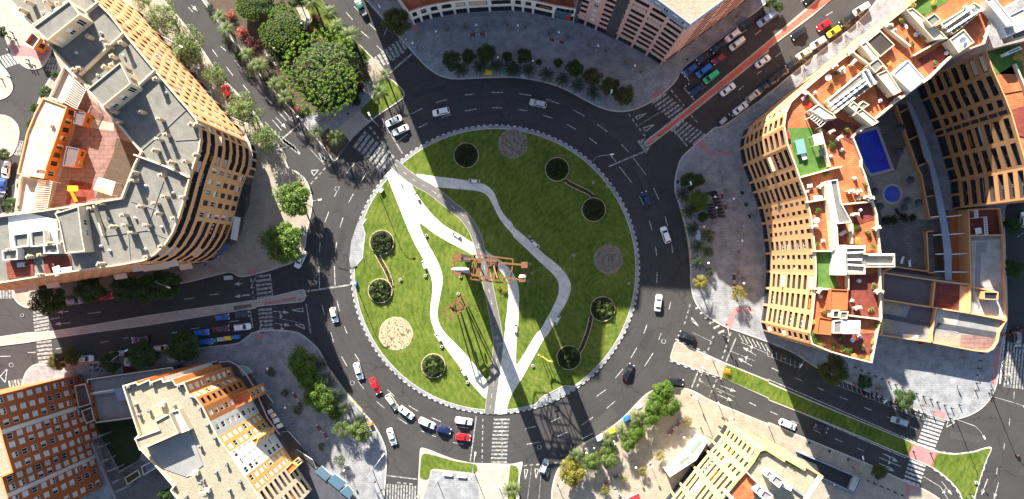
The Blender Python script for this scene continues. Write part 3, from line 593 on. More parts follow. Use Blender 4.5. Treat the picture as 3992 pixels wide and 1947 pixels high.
for r_, a0, a1 in ((RI+4.1, 200, 300), (RI+7.6, 215, 330), (RI+4.0, -60, 80), (RI+7.7, 20, 140), (RI+11.2, 300, 345)):
    q = circ(C0, r_, 60, a0, a1)
    for i in range(60):
        if rnd.random() < .8: stripe(q[i], q[i+1], .07, 'patch_dark', .007)
for _ in range(70):
    a_ = rnd.uniform(0, 6.28); r_ = RI+rnd.choice((2.2, 5.8, 9.4))+rnd.uniform(-.5, .5); p = C0+Vector((math.cos(a_), math.sin(a_)))*r_; u = Vector((-math.sin(a_), math.cos(a_))); stripe(p, p+u*rnd.uniform(.4, 2.2), rnd.uniform(.12, .4), 'patch_dark', .006)
# manhole covers
def manhole(c, x, y, r=.45, m='dark_metal', z=.012):
    p = P(c, x, y); mk.face([(*q, z) for q in circ(p, r*1.4, 14)], 'worn_paint'); mk.face([(*q, z+.004) for q in circ(p, r, 14)], m)
for c_, x, y in (('C3', 1135, 67), ('C3', 198, 865), ('B2', 605, 168), ('B3', 722, 380), ('A3', 85, 245)): manhole(c_, x, y)
for c_, x, y in (('C2', 1240, 115), ('D3', 315, 830), ('D3', 463, 892), ('D3', 608, 955)): manhole(c_, x, y, .4, 'dark_metal', .142)
for c_, x, y in (('B1', 690, 860), ('A2', 170, 1120), ('C1', 1310, 450)): manhole(c_, x, y, .35, 'dark_metal', .142)
for c_, x, y, a_, z_ in (('B2', 1388, 212, -50, PATHZ+.02), ('B2', 1665, 598, -70, PATHZ+.02), ('B2', 1712, 648, -70, PATHZ+.02), ('B3', 1802, 38, -90, PATHZ+.02), ('B3', 1835, 92, 90, PATHZ+.02), ('C1', 1752, 885, 45, .1415), ('B1', 700, 1000, 40, .1425)):
    p = P(c_, x, y); u = Vector((math.cos(R(a_)), math.sin(R(a_)))); v = Vector((-u.y, u.x))
    for s_ in (-.55, .55):
        q = [p+v*s_+u*.4*math.cos(t*.785)+v*.4*math.sin(t*.785) for t in range(9)]
        for i in range(8): stripe(q[i], q[i+1], .09, 'white_paint', z_)
    for a0, a1 in (((-.55, 0), (-.15, .5)), ((-.15, .5), (.35, .5)), ((.35, .5), (.55, 0)), ((-.55, 0), (0, 0)), ((0, 0), (.35, .5)), ((.55, 0), (.3, .75))): stripe(p+v*a0[0]+u*a0[1], p+v*a1[0]+u*a1[1], .09, 'white_paint', z_)
mk.obj('road_markings')['kind'] = 'structure'
# ================================================================ BUILDINGS
WM = {}
def leafs_lite(b, wd):
    r_ = random.Random(int(wd*10))
    for k in range(40):
        x, y, z = r_.uniform(-wd*.4, wd*.25), r_.uniform(.25, .65), r_.uniform(.1, .45); b.face([(x, y, z), (x+.12, y+.03, z+.05), (x+.05, y+.14, z+.02)], 'leaf_bright')
def window_mb(wd, h, kind):
    b = MB()
    fr = 'frame_white' if kind != 'dark' else 'dark_metal'
    if kind == 'louvre':
        b.box(-wd/2, wd/2, -.06, 0, 0, h, 'louvre')
        for k in range(max(2, int(h/.3))): b.box(-wd/2, wd/2, 0, .05, k*.3+.03, k*.3+.12, 'dark_metal')
        return b
    if kind == 'shutter':
        b.box(-wd/2, wd/2, -.04, .03, 0, h, 'shutter'); b.box(-wd/2, wd/2, .03, .06, 0, .1, 'frame_white'); return b
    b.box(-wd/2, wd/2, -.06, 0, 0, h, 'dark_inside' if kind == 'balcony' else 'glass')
    if kind in ('awn', 'plants', 'laundry'):
        b.box(-wd/2, wd/2, -.01, 0.02, 0, h, 'glass')
        if kind == 'awn': b.face([(-wd*.45, .02, h), (wd*.45, .02, h), (wd*.45, 1.5, h-.45), (-wd*.45, 1.5, h-.45)], 'awning'); b.face([(-wd*.45, 1.5, h-.45), (wd*.45, 1.5, h-.45), (wd*.45, 1.5, h-.62), (-wd*.45, 1.5, h-.62)], 'awning')
        elif kind == 'plants': b.box(-wd*.4, wd*.25, .3, .6, -.02, .12, 'plastic_orange'); leafs_lite(b, wd)
        else:
            for k in range(5): x = -wd*.35+k*wd*.15; b.box(x, x+wd*.1, .35, .40, .1, .7, ('cloth_white', 'cloth_blue', 'cloth_white', 'cloth_red', 'fabric_cream')[k])
        return b
    if kind == 'balcony':
        n = max(1, int(wd/2.2)); s = wd/n
        for k in range(n):
            x = -wd/2+k*s+.25; b.box(x, x+s-.5, 0, .03, 0, h*.95, 'glass'); b.box(x-.05, x, 0, .05, 0, h*.97, 'frame_white'); b.box(x+s-.5, x+s-.45, 0, .05, 0, h*.97, 'frame_white')
        return b
    for x in (-wd/2+.04, 0, wd/2-.04) if wd < 2 else [-wd/2+.04+k*(wd-.08)/3 for k in range(4)]: b.box(x-.04, x+.04, 0, .04, 0, h, fr)
    for z in (.04, h-.04): b.box(-wd/2, wd/2, .0, .045, z-.04, z+.04, fr)
    if kind == 'half': b.box(-wd/2+.05, wd/2-.05, .045, .07, h*.45, h, 'shutter')
    if kind == 'curtain': b.box(-wd/2+.1, -wd/2+wd*.4, .002, .02, .08, h-.08, 'fabric_cream')
    return b
STY = {'w': ['glass', 'glass', 'half', 'shutter', 'shutter', 'shutter', 'curtain'], 'd': ['dark', 'dark', 'glass', 'half', 'louvre', 'curtain'], 'b': ['balcony']}
def facade(Wl, ops, a, b, z0, z1, code, m, fh=3.05, ground=None, sty='d'):
    d = (b-a); L = d.length
    if L < .05: return
    d.normalize(); n = Vector((d.y, -d.x)); ang = math.atan2(-d.y, -d.x)
    def Q(u0, u1, v0, v1, mm=m, off=0.0):
        p0 = a+d*u0+n*off; p1 = a+d*u1+n*off
        Wl.face([(p0.x, p0.y, v0), (p1.x, p1.y, v0), (p1.x, p1.y, v1), (p0.x, p0.y, v1)], mm)
    if code == 'n': Q(0, L, z0, z1); return
    zz = z0
    rows = []
    if ground:
        rows.append((z0, z0+4.2, 'shop')); zz = z0+4.2
    nf = max(1, int((z1-.9-zz)/fh+.3)); fhh = (z1-.7-zz)/nf
    for k in range(nf):
        c = code
        if code == 'x': c = 'b' if k >= nf-2 else 'g'
        if code == 's': c = 'm' if (k//2) % 2 else 'g'
        rows.append((zz+k*fhh, zz+(k+1)*fhh, c))
    top = rows[-1][1]
    if top < z1: Q(0, L, top, z1)
    for (v0, v1, c) in rows:
        if c == 'b':
            s, t, dep, segs = v0+1.2, v1-.4, .85, [(0, L)]
        elif c == 'shop':
            s, t, dep = v0+.25, v1-.6, .5; nb = max(1, round(L/4.2)); w_ = L/nb; segs = [(k*w_+.3, (k+1)*w_-.3) for k in range(nb)]
        elif c == 'm':
            s, t, dep = v0+1.1, v1-.42, .85; nb = max(1, round(L/5.0)); w_ = L/nb; segs = [(k*w_+.6, (k+1)*w_-.5) for k in range(nb)]
        elif c == 'M':
            s, t, dep = v0+1.15, v1-.35, 1.1; nb = max(1, round(L/9.5)); w_ = L/nb; segs = [(k*w_+.4, (k+1)*w_-.4) for k in range(nb)]
        elif c == 'q':
            s, t, dep = v0+1.1, v1-.6, .6; nb = max(1, round(L/6.5)); w_ = L/nb; segs = [(k*w_+.7, (k+1)*w_-.7) for k in range(nb)]
        elif c == 'G':
            s, t, dep = v0+.95, v1-.55, .3; nb = max(1, round(L/2.6)); w_ = L/nb; segs = [(k*w_+.62, (k+1)*w_-.62) for k in range(nb)]
        elif c == 'W':
            s, t, dep = v0+.85, v1-.4, .07; nb = max(1, round(L/2.5)); w_ = L/nb; segs = [((k+.5)*w_-.66, (k+.5)*w_+.66) for k in range(nb)] if L > 1.5 else []
        elif c == 'l':
            s, t, dep = v0+.15, v1-.1, .3; segs = [(.3, L-.3)] if L > 1 else [(0, L)]
        else:
            s, t, dep = v0+.95, v1-.45, .18; nb = max(1, round(L/2.6)); w_ = L/nb; segs = [((k+.5)*w_-.62, (k+.5)*w_+.62) for k in range(nb)]
            if L < 1.5: segs = []
        if c in 'mMbq' and L < 1.2 and c != 'b': segs = []
        Q(0, L, v0, s); Q(0, L, t, v1)
        u = 0
        for (u0, u1) in segs:
            if u0 > u+1e-4: Q(u, u0, s, t)
            p0, p1 = a+d*u0, a+d*u1; i0, i1 = p0-n*dep, p1-n*dep
            rm = m if c != 'shop' else 'dark_stone'
            Wl.face([(*p0, s), (*p1, s), (*i1, s), (*i0, s)], 'dark_inside' if c in 'mbqGM' else rm); Wl.face([(*p0, t), (*i0, t), (*i1, t), (*p1, t)], rm)  # dark tile floors, with the recess shade put into their colour
            if c != 'b':
                Wl.face([(*p0, s), (*i0, s), (*i0, t), (*p0, t)], rm); Wl.face([(*p1, s), (*p1, t), (*i1, t), (*i1, s)], rm)
            wd = round(u1-u0, 1)+.02; h = round(t-s, 2); mid = (i0+i1)/2
            kd = {'b': 'balcony', 'm': 'balcony', 'M': 'balcony', 'q': 'balcony', 'shop': 'dark', 'l': 'louvre'}.get(c) or rnd.choice(STY[sty])
            if c in 'mMbqG':
                q_ = rnd.random(); kd = ('awn' if q_ < .06 else 'plants' if q_ < .12 else 'laundry' if q_ < .17 else 'half' if q_ < .27 else 'louvre' if q_ < .36 else 'shutter' if q_ < .40 else kd) if c != 'G' else ('louvre' if q_ < .2 else kd)
            if c == 'W' and kd == 'glass' and rnd.random() < .3: kd = 'shutter'
            ops.append((mid, ang, wd, h, s, kd))
            u = u1
        if u < L-1e-4: Q(u, L, s, t)
def add_windows(root, ops, ctr=None, most=100):
    """the hundred openings that show largest become parts of their own, the rest one part"""
    def vis(o):
        p = o[0]; k = CAM_H/(CAM_H-o[4]); x, y = p.x*k, p.y*k
        nrm = Vector((-math.sin(o[1]), math.cos(o[1])))
        inside = -138 < x < 132 and -62 < y < 70
        return (0 if inside else -1000)+o[2]*o[3]*max(0, nrm.dot(-p.normalized()))*(.5+o[4]/40)
    ops = sorted(ops, key=vis, reverse=True); rest = MB()
    for k, (p, ang, wd, h, z, kd) in enumerate(ops):
        key = (wd, h, kd)
        if key not in WM: WM[key] = [window_mb(wd, h, kd), None]
        if k < most:
            if WM[key][1] is None: WM[key][1] = WM[key][0].mesh('window')
            link('window', WM[key][1], root, (p.x, p.y, z), ang)
        else: rest.add(WM[key][0], Matrix.Translation((p.x, p.y, z)) @ Matrix.Rotation(ang, 4, 'Z'))
    if rest.v:
        o = rest.obj('window', root); o['kind'] = 'stuff'
def building(name, label, outline, codes, h, m, roof='roof_felt', hp=None, z0=0.0, par=.9, ground=True, sty='d', rim=None, fh=3.05, cat='building', walls=None):
    p = PL(outline, h if hp is None else hp); n = len(p); codes = (codes+'n'*n)[:n]
    wl = [(walls or {}).get(i, m) for i in range(n)]
    if area(p) < 0: p = p[::-1]; codes = codes[:n-1][::-1]+codes[n-1]; wl = wl[:n-1][::-1]+wl[n-1:]
    root = thing(name, label, cat)
    Wl = MB(); ops = []
    for i in range(n):
        facade(Wl, ops, p[i], p[(i+1) % n], z0, h, codes[i], wl[i], fh, ground and codes[i] != 'n', sty)
    q = inset(p, .3); Wl.ring(p, q, h, rim or 'cream_wall')
    for i in range(n):
        a, c = q[i], q[(i+1) % n]; Wl.face([(*a, h-par), (*a, h), (*c, h), (*c, h-par)], rim or m)
    Wl.obj('wall', root)
    rf = MB(); rf.poly(q, h-par, roof); rf.obj('roof', root)
    add_windows(root, ops)
    return root
def block(root, name, s, h, z0, wall, roof, par=.35, codes='', sty='w', win=False):
    p = PL(s, h); n = len(p); codes = (codes+'n'*n)[:n]
    if area(p) < 0: p = p[::-1]; codes = codes[:n-1][::-1]+codes[n-1]
    b = MB(); ops = []
    for i in range(n): facade(b, ops, p[i], p[(i+1) % n], z0, h, codes[i], wall, 2.7, False, sty)
    q = inset(p, .2); b.ring(p, q, h, wall)
    for i in range(n):
        a, c = q[i], q[(i+1) % n]; b.face([(*a, h-par), (*a, h), (*c, h), (*c, h-par)], wall)
    b.poly(q, h-par, roof)
    o = b.obj(name, root)
    for (pp, ang, wd, hh, z, kd) in ops:
        key = (wd, hh, kd)
        if key not in WM: WM[key] = [window_mb(wd, hh, kd), None]
        if WM[key][1] is None: WM[key][1] = WM[key][0].mesh('window')
        link('window', WM[key][1], o, (pp.x, pp.y, z), ang)
    return o
def patch(root, s, z, m, name='terrace', d=.06):
    p = ccw(PL(s, z)); b = MB(); b.prism(p, z-d, z, m, m); return b.obj(name, root)
def wallbars(root, s, z, hgt, wd, m, name='parapet'):
    p = PL(s, z); b = MB()
    for i in range(len(p)-1): b.bar((*p[i], z-hgt/2), (*p[i+1], z-hgt/2), wd, hgt, m)
    return b.obj(name, root)
_ch = {}
def chimneys(root, s, z, m='cream_wall', ht=1.7, a=.8, bb=.6):
    key = (m, ht, a)
    if key not in _ch:
        b = MB(); b.box(-a/2, a/2, -bb/2, bb/2, 0, ht, m); b.box(-a/2-.1, a/2+.1, -bb/2-.1, bb/2+.1, ht, ht+.12, m)
        b.box(-a/3, a/3, -bb/4, bb/4, ht+.12, ht+.32, m); _ch[key] = b.mesh('chimney')
    for p in PL(s, z+ht): link('chimney', _ch[key], root, (p.x, p.y, z), rnd.uniform(-.3, 1.2))
def ac_units(s, z, rows, label, group):
    """rows: list of 'crop x0,y0 x1,y1 n' lines of condensers"""
    def mk_ac():
        r = thing('air_conditioner', '', 'air conditioner'); b = MB(); b.box(-.45, .45, -.17, .17, .08, .75, 'frame_white'); b.box(-.4, -.3, -.2, .2, 0, .08, 'dark_metal'); b.box(.3, .4, -.2, .2, 0, .08, 'dark_metal'); b.obj('housing', r)
        f = MB(); f.lathe([(.26, 0), (.26, .02), (.05, .03)], 'plastic_grey', 12); o = f.obj('fan_grille', r); o.rotation_euler = (R(90), 0, 0); o.location = (-.1, -.17, .42)
        return r
    for t in rows.split('|'):
        c_, a_, b_, n = t.split(); x0, y0 = map(float, a_.split(',')); x1, y1 = map(float, b_.split(',')); n = int(n)
        A_, B_ = P(c_, x0, y0, z+.7), P(c_, x1, y1, z+.7); dd = (B_-A_); ang = math.atan2(dd.y, dd.x)
        for k in range(n):
            p = A_+dd*(k/max(1, n-1)); place('ac', mk_ac, (p.x, p.y, z), ang+rnd.uniform(-.04, .04), label, group, 1.25)
# ---- curved corner block at the north-west (flat felt roofs, orange balconies)
A = building('apartment_building', 'orange apartment block with grey felt roofs curving round the north-western corner',
    'A1 460,-300 720,0 830,110 930,240 1170,530 1330,720 1410,810 1480,900 1505,970 1510,1050 1500,1130 1475,1200 1445,1290 A2 1420,120 1400,200 1375,290 1345,390 1300,500 1240,595 1165,665 1080,712 900,745 700,772 350,822 0,880 -500,960 -500,450 0,368 300,330 600,285 910,235 960,100 A1 1005,1240 1055,1145 1000,1080 900,960 780,820 560,560 370,350 240,190 110,60 -200,-300',
    'ggggggggbbbxxxxxbbbbgggggn', 32, 'peach_wall', rim='cream_wall', fh=3.7)
for s_, h_ in (('A1 245,205 520,3 600,112 355,308', 36), ('A1 655,675 905,470 985,630 770,805', 36)):
    block(A, 'penthouse', s_, h_, 31.1, 'cream_wall', 'roof_felt', codes='nggn')
block(A, 'penthouse', 'A2 410,352 590,297 620,535 640,640 490,655 440,410', 34.5, 31.1, 'cream_wall', 'roof_felt', codes='ng')
patch(A, 'A2 60,378 220,350 430,402 440,580 80,618', 31.3, 'white_wall', 'terrace')
for s_ in ('A2 95,512 212,497 216,600 105,612', 'A2 226,490 330,476 340,595 232,606', 'A2 15,632 130,620 132,700 20,706', 'A2 325,592 432,582 442,655 328,657'):
    block(A, 'roof_hatch', s_, 33.2, 31.1, 'white_wall', 'roof_felt', .5)
for s_ in ('A2 45,722 250,692 255,818 60,848', 'A2 322,672 530,668 545,785 335,815'): patch(A, s_, 31.25, 'dark_tile')
for s_ in ('A1 640,88 735,12', 'A1 588,562 925,245', 'A1 1030,652 1165,525', 'A1 1005,1165 1250,1256 A2 1420,80', 'A1 240,190 520,0', 'A2 700,290 770,520'): wallbars(A, s_, 32.2, 1.1, .32, 'cream_wall')
wallbars(A, 'A1 1260,960 1410,820', 31.25, .15, .08, 'roof_grey', 'roof_joint'); wallbars(A, 'A1 1070,1130 1260,965 1320,1060 1490,1050', 31.25, .15, .08, 'roof_grey', 'roof_joint')
wallbars(A, 'A2 780,525 960,500 1110,480 1280,550', 31.25, .15, .08, 'roof_grey', 'roof_joint'); wallbars(A, 'A2 985,260 1160,320 1230,345', 31.25, .15, .08, 'roof_grey', 'roof_joint'); wallbars(A, 'A2 1110,450 1230,110', 31.25, .15, .08, 'roof_grey', 'roof_joint'); wallbars(A, 'A2 965,510 980,700', 31.25, .15, .08, 'roof_grey', 'roof_joint')
chimneys(A, 'A1 510,135 345,310 150,70 200,10 340,10 430,25 655,270 770,300 805,340 905,318 840,420 835,487 780,503 545,525 590,512 1165,592 665,660 855,535 930,620 940,640 845,835 1055,840 1190,895 1430,935 1470,940 1240,1012 1180,1047 1155,1130 1465,1165 1280,1220 1385,1215 870,910 A2 1000,45 1205,62 990,105 1225,225 1155,275 1045,298 915,365 835,452 930,440 1090,440 980,497 1180,350 1300,388 1205,600 740,735 600,546 1365,230 1095,680 670,315 740,278 285,815 295,665 210,678 365,580 465,572 60,628 435,350 440,478 285,30', 31.1, 'chimney_render', ht=2.3, a=.85, bb=.5)
# awnings on the south and curved face
def awnings(root, s, z, ang, n=1, w_=3.2, m='awning'):
    for p in PL(s, z):
        b = MB(); b.face([(-w_/2, 0, .5), (w_/2, 0, .5), (w_/2, 1.3, 0), (-w_/2, 1.3, 0)], m); b.face([(-w_/2, 1.3, 0), (w_/2, 1.3, 0), (w_/2, 1.32, -.2), (-w_/2, 1.32, -.2)], m)
        b.face([(-w_/2, 0, .46), (-w_/2, 1.3, -.04), (w_/2, 1.3, -.04), (w_/2, 0, .46)], m)
        b.obj('awning', root, loc=(p.x, p.y, z), rz=ang)
awnings(A, 'A2 1290,712', 26, R(180+10)); awnings(A, 'A2 1050,745 1130,742 1215,732', 22, R(188)); awnings(A, 'A2 400,872 240,892 160,910', 14, R(188)); awnings(A, 'A2 1400,735', 10, R(190)); awnings(A, 'A2 910,808', 8, R(188))
# pale street storefront under the curved corner
FA = thing('storefront', 'dark glazed shop front under the curved orange corner block', 'shop front')
fb = MB(); ps = PL('A1 1800,990 1870,1060 1905,1150 1915,1256 A2 1905,100 1890,180 1878,300 1845,370 1828,470 1790,560 1700,640 1590,690 1560,640 1660,560 1710,440 1745,300 1780,130 A1 1850,1190 1800,1100')
fb.prism(ps, 0, 4.3, 'dark_stone', 'black_paint'); fb.obj('roof_slab', FA)
fb = MB(); fb.prism(PL('A2 1795,118 1892,148 1880,195 1842,235 1850,290 1832,382 1730,365 1745,250', 4.6), 4.3, 4.6, 'black_paint', 'black_paint'); fb.obj('canopy', FA)
fb = MB(); fb.prism(PL('A2 1765,375 1812,385 1785,560 1735,545', 4.6), 4.3, 4.6, 'orange_wall', 'white_wall'); fb.obj('fascia', FA)
fb = MB(); fb.prism(PL('A2 1690,580 1740,590 1660,670 1600,690', 4.5), 4.3, 4.5, 'cloth_blue', 'glass_blue'); fb.obj('sign_panel', FA)
fb = MB(); fb.prism(PL('A1 1850,1010 1885,1080 1905,1170 1895,1256 1870,1256 1875,1170 1860,1090 1835,1030', 4.5), 4.3, 4.5, 'glass_blue', 'steel'); fb.obj('canopy', FA)
# ---- low school-like court behind the north-west block
Lw = building('annex_building', 'low pale-roofed annex with orange walls inside the north-western court', 'A1 322,735 505,803 440,1000 350,1256 A2 330,92 128,55 A1 140,1256 200,1000 262,850', 'ggggnnn', 4.6, 'orange_wall', 'roof_pale', ground=False, par=.4, rim='peach_wall', sty='d')
chimneys(Lw, 'A1 385,945', 3.7, ht=1.0)
bA = thing('pergola', 'white slatted pergola beside the narrow pale roof of the school court', 'pergola')
def slats(root, s, z, n, wd=.12, m='frame_white'):
    a, b_, c, d = PL(s, z); q = MB()
    for k in range(n):
        t = k/(n-1); q.bar((*(a+(d-a)*t), z), (*(b_+(c-b_)*t), z), wd, .15, m)
    q.obj('slats', root)
    q = MB()
    for e0, e1 in ((a, d), (b_, c)): q.bar((*e0, z-.15), (*e1, z-.15), .15, .15, m)
    for e in (a, b_, c, d): q.bar((*e, z-.2), (*e, 0), .15, .15, m)
    q.obj('frame', root)
slats(bA, 'A1 560,600 645,675 575,822 482,770', 3.6, 12)
bA2 = thing('pergola', 'white slatted pergola over dark ground by the kindergarten wall', 'pergola')
slats(bA2, 'A2 290,97 392,112 352,312 248,322', 3.6, 14)
q = building('covered_walk', 'narrow pale covered walk roof beside the annex', 'A1 480,488 560,578 468,782 368,732', 'nnnn', 3.4, 'white_wall', 'roof_pale', ground=False, cat='canopy')
q = building('store_room', 'pale flat roofed store beside the slatted pergola', 'A2 150,72 290,95 250,322 215,350 108,348 130,200', 'nnnn', 3.2, 'white_wall', 'roof_pale', ground=False, cat='canopy')
q = building('gatehouse', 'small orange gatehouse beside the paved forecourt', 'A1 240,235 302,290 250,372 178,322', 'ngn', 4.0, 'orange_wall', 'roof_grey', ground=False)
sheet('A1 620,690 850,900 1050,1140 1000,1240 A2 910,230 500,290 380,310 A1 560,1000', 'court_tile', .15, 'court_paving')
sheet('A1 880,1040 1000,1080 1052,1150 A2 905,232 720,240 790,60 A1 860,1150', 'soil', .17, 'court_bed')
sheet('A2 530,100 700,130 720,240 500,290', 'dark_tile', .16, 'play_surface')
sheet('A1 600,880 860,930 860,990 590,950', 'pale_paver', .17, 'court_paving')
for k, s_ in enumerate(('A1 560,835 650,850 620,950 550,930', 'A1 500,1100 600,1120 560,1256 470,1250')):
    building('classroom_block', ('small orange walled block nearest the slatted pergola', 'second small orange walled block beside the court paving')[k], s_, 'ngnn', 3.2, 'orange_wall', 'roof_brown', ground=False, par=.15, rim='roof_brown')
pv = thing('pavilion', 'white square pavilion canopy over the school playground', 'canopy')
b = MB(); pp = ccw(PL('A2 737,80 866,116 836,221 695,174', 3.6)); ce = sum(pp, Vector((0, 0)))/4
for i in range(4): b.face([(*pp[i], 3.3), (*pp[(i+1) % 4], 3.3), (*ce, 4.3)], 'white_wall')
b.obj('roof', pv); b = MB()
for p in pp: b.bar((*(p+(ce-p)*.1), 0), (*(p+(ce-p)*.1), 3.3), .14, .14, 'frame_white')
b.obj('posts', pv)
sl = thing('playground_slide', 'yellow slide with orange platform on dark play surface', 'slide')
b = MB(); a_ = [P('A2', *t, 1.2) for t in ((535, 170), (548, 215), (560, 262))]
b.bar((*a_[0], 1.7), (*a_[1], 1.0), .9, .15, 'plastic_yellow'); b.bar((*a_[1], 1.0), (*a_[2], .3), .9, .15, 'plastic_yellow'); b.obj('chute', sl)
b = MB(); p = P('A2', 545, 165, 1.7); b.box(p.x-1.2, p.x+1.5, p.y-.7, p.y+.7, 1.6, 1.75, 'plastic_yellow')
for x in (-1.1, 1.4):
    for y in (-.6, .6): b.box(p.x+x-.05, p.x+x+.05, p.y+y-.05, p.y+y+.05, .15, 2.4, 'plastic_orange')
b.obj('platform', sl)
# ---- brick red slab block at the south-west
B1_ = building('apartment_building', 'long brick-red apartment block with rows of white shuttered windows in the south-west', 'A3 -60,482 8,735 17,768 30,822 100,1055 15,1090 52,1215 60,1245 76,1300 130,1500 -700,1500 -700,600', 'WnWWnWnWWnnn', 31, 'brick_wall', 'gravel_roof', sty='w', rim='orange_wall', fh=2.9, ground=False, walls={1: 'white_wall', 6: 'white_wall'})
for s_ in ('A3 590,640 618,636', 'A3 735,1080 760,1075'): pass
# projecting bays (with their own windows) give the stepped face
if 0: block(B1_, 'bay', 'A3 -40,560 45,850 20,858 -60,565', 30.4, 4.2, 'brick_wall', 'roof_grey', codes='WWn')
# ---- cream roofed stepped block, south-west
B2_ = building('apartment_building', 'stepped apartment block with cream gravel roof and white and orange curved front', 'A3 920,400 1030,370 1040,388 1125,350 1135,372 1220,340 1232,368 1300,352 1325,390 1390,378 1425,462 1480,490 1530,560 1585,670 1640,780 1730,900 1850,1080 1932,1200 2100,1450 1500,1500 1330,1256 1280,1190 1300,1160 1180,1020 1060,890 1010,800 1040,770',
    'WWWWWWWWWWWmWWWWWmWmWnnnnnnnn', 28, 'orange_wall', 'gravel_roof', sty='w', rim='cream_wall', fh=2.9, walls={5: 'white_wall', 13: 'white_wall', 14: 'ochre_wall', 15: 'white_wall', 16: 'ochre_wall', 17: 'cream_wall', 18: 'ochre_wall'})
block(B2_, 'penthouse', 'A3 1165,670 1275,610 1345,760 1050,890 1015,800 1195,735', 30.2, 27.1, 'cream_wall', 'gravel_roof')
block(B2_, 'penthouse', 'A3 1280,600 1345,580 1428,735 1350,765', 29.0, 27.1, 'cream_wall', 'roof_pale')
patch(B2_, 'A3 1115,875 1430,740 1530,1000 1410,1090 1210,1020 1180,1020', 27.25, 'roof_grey', 'terrace')
# white painted bays and terraces on the curved front
for s_, h_, wm_, tm_ in (('A3 1650,520 1870,430 1900,510 1695,610', 14, 'orange_wall', 'terracotta'), ('A3 1800,850 1932,790 B3 15,800 -10,870 A3 1830,890', 16, 'ochre_wall', 'terracotta'), ('B3 105,1135 270,975 310,1010 140,1175', 9, 'ochre_wall', 'terracotta')):
    block(B2_, 'bay', s_, h_, 4.2, wm_, tm_, .3, codes='WWWW')
chimneys(B2_, 'A3 965,410 1140,390 1345,405 1015,545 1115,590 1305,552 1040,622 1435,488 1500,578 1555,700 1610,795 1500,860 1700,995 1620,1058 1800,1125 1720,1190 1395,1240 1525,1120', 27.1, 'roof_grey', .8, .5, .5)
for k, s_ in enumerate(('A3 1470,1060', 'A3 1555,1190', 'A3 1215,545')):
    p = PL(s_, 28)[0]; r = thing('antenna_cluster', ('rooftop aerial cluster beside the grey roof terrace', 'rooftop aerial cluster nearest the southern roof edge', 'rooftop aerial cluster nearest the roof penthouse')[k], 'antenna', (p.x, p.y, 27.1))
    b = MB(); b.tube([(0, 0, 0), (0, 0, 3)], [.06, .04], 'cream_wall', 6)
    for z in (1.5, 2.2, 2.9): b.bar((-.9, 0, z), (.9, .3, z), .1, .1, 'cream_wall'); b.bar((0, -.7, z-.2), (0, .7, z-.2), .1, .1, 'cream_wall')
    b.obj('mast', r); b = MB(); b.box(-.6, .6, -.5, .5, 0, .9, 'cream_wall'); b.obj('base', r)
Sf = thing('storefront', 'dark curved shop terrace with glass canopies below the stepped cream block', 'shop front')
ps = PL('A3 1640,215 1700,205 1790,225 1870,290 1932,370 B3 55,450 100,520 160,640 240,745 330,850 400,930 470,1000 560,1070 640,1130 750,1235 760,1400 400,1400 100,900 -60,600 A3 1760,300')
b = MB(); b.prism(ps, 0, 3.6, 'dark_stone', 'dark_stone'); b.obj('roof_slab', Sf)
b = MB(); rl = PL('A3 1650,225 1720,215 1780,240 1850,310 1932,440 B3 20,500 80,640 175,770', 5.0); b.tube([(p.x, p.y, 5) for p in rl], [.18]*len(rl), 'pink_wall', 6); b.obj('curved_rail', Sf)
for s_, m_ in (('B3 40,490 70,460 125,530 85,570', 'dark_metal'), ('B3 80,590 110,575 125,600 90,620', 'steel'), ('B3 100,620 135,605 150,630 115,650', 'steel'), ('B3 120,655 160,640 175,670 135,690', 'white_wall'), ('B3 145,700 185,680 200,710 160,725', 'white_wall'), ('B3 440,1050 490,1005 560,1070 520,1120', 'glass_blue'), ('B3 535,1120 590,1065 680,1130 620,1190', 'glass_blue'), ('B3 625,1200 690,1150 730,1200 700,1256', 'glass_blue'), ('B3 190,750 240,745 330,850 250,900', 'black_paint'), ('B3 300,880 420,960 450,1030 330,920', 'dark_metal'), ('A3 1780,245 1860,260 1900,300 1830,330', 'glass_teal')):
    b = MB(); b.prism(PL(s_, 4.1), 3.7, 4.1, 'frame_white', m_); b.obj('canopy', Sf)
ac = [('B3 70,520 95,610 4')]
# low link and courtyard
building('link_building', 'single-storey grey roofed link between brick block and cream block', 'A3 650,352 1300,258 1340,352 930,400 1000,645 720,682', 'nnnnnn', 5, 'dark_stone', 'roof_grey', ground=False)
q = building('stair_hut', 'dark brown flat roof against the end of the brick block', 'A3 556,400 645,385 690,540 590,568', 'nnnn', 6, 'brick_wall', 'roof_brown', ground=False)
q = building('stair_hut', 'second dark brown flat roof south of the first by the brick block', 'A3 608,592 690,560 715,660 650,690', 'nnnn', 6, 'brick_wall', 'roof_brown', ground=False)
dct = thing('duct', 'silver ventilation duct lying across the grey link roof', 'duct')
b = MB(); q0, q1 = PL('A3 665,468 860,438', 5.4); b.tube([(*q0, 5.0), (*q1, 5.0)], [.45, .45], 'galvanised', 10); b.obj('pipe', dct)
b = MB(); b.prism(PL('A3 860,425 940,415 960,510 890,515', 5.6), 4.1, 5.6, 'blue_grey', 'blue_grey'); b.obj('housing', dct)
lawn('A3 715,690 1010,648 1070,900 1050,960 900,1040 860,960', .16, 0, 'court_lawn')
sheet('A3 720,690 850,960 900,1060 1060,960 1180,1020 1300,1160 1200,1256 850,1256', 'court_paver', .15, 'court_paving')
pg = thing('pergola', 'grey concrete pergola running along the courtyard of the brick block', 'pergola')
b = MB(); l0 = PL('A3 690,830 870,1256', 3.2); b.bar((*l0[0], 3.2), (*l0[1], 3.2), .7, .3, 'roof_grey')
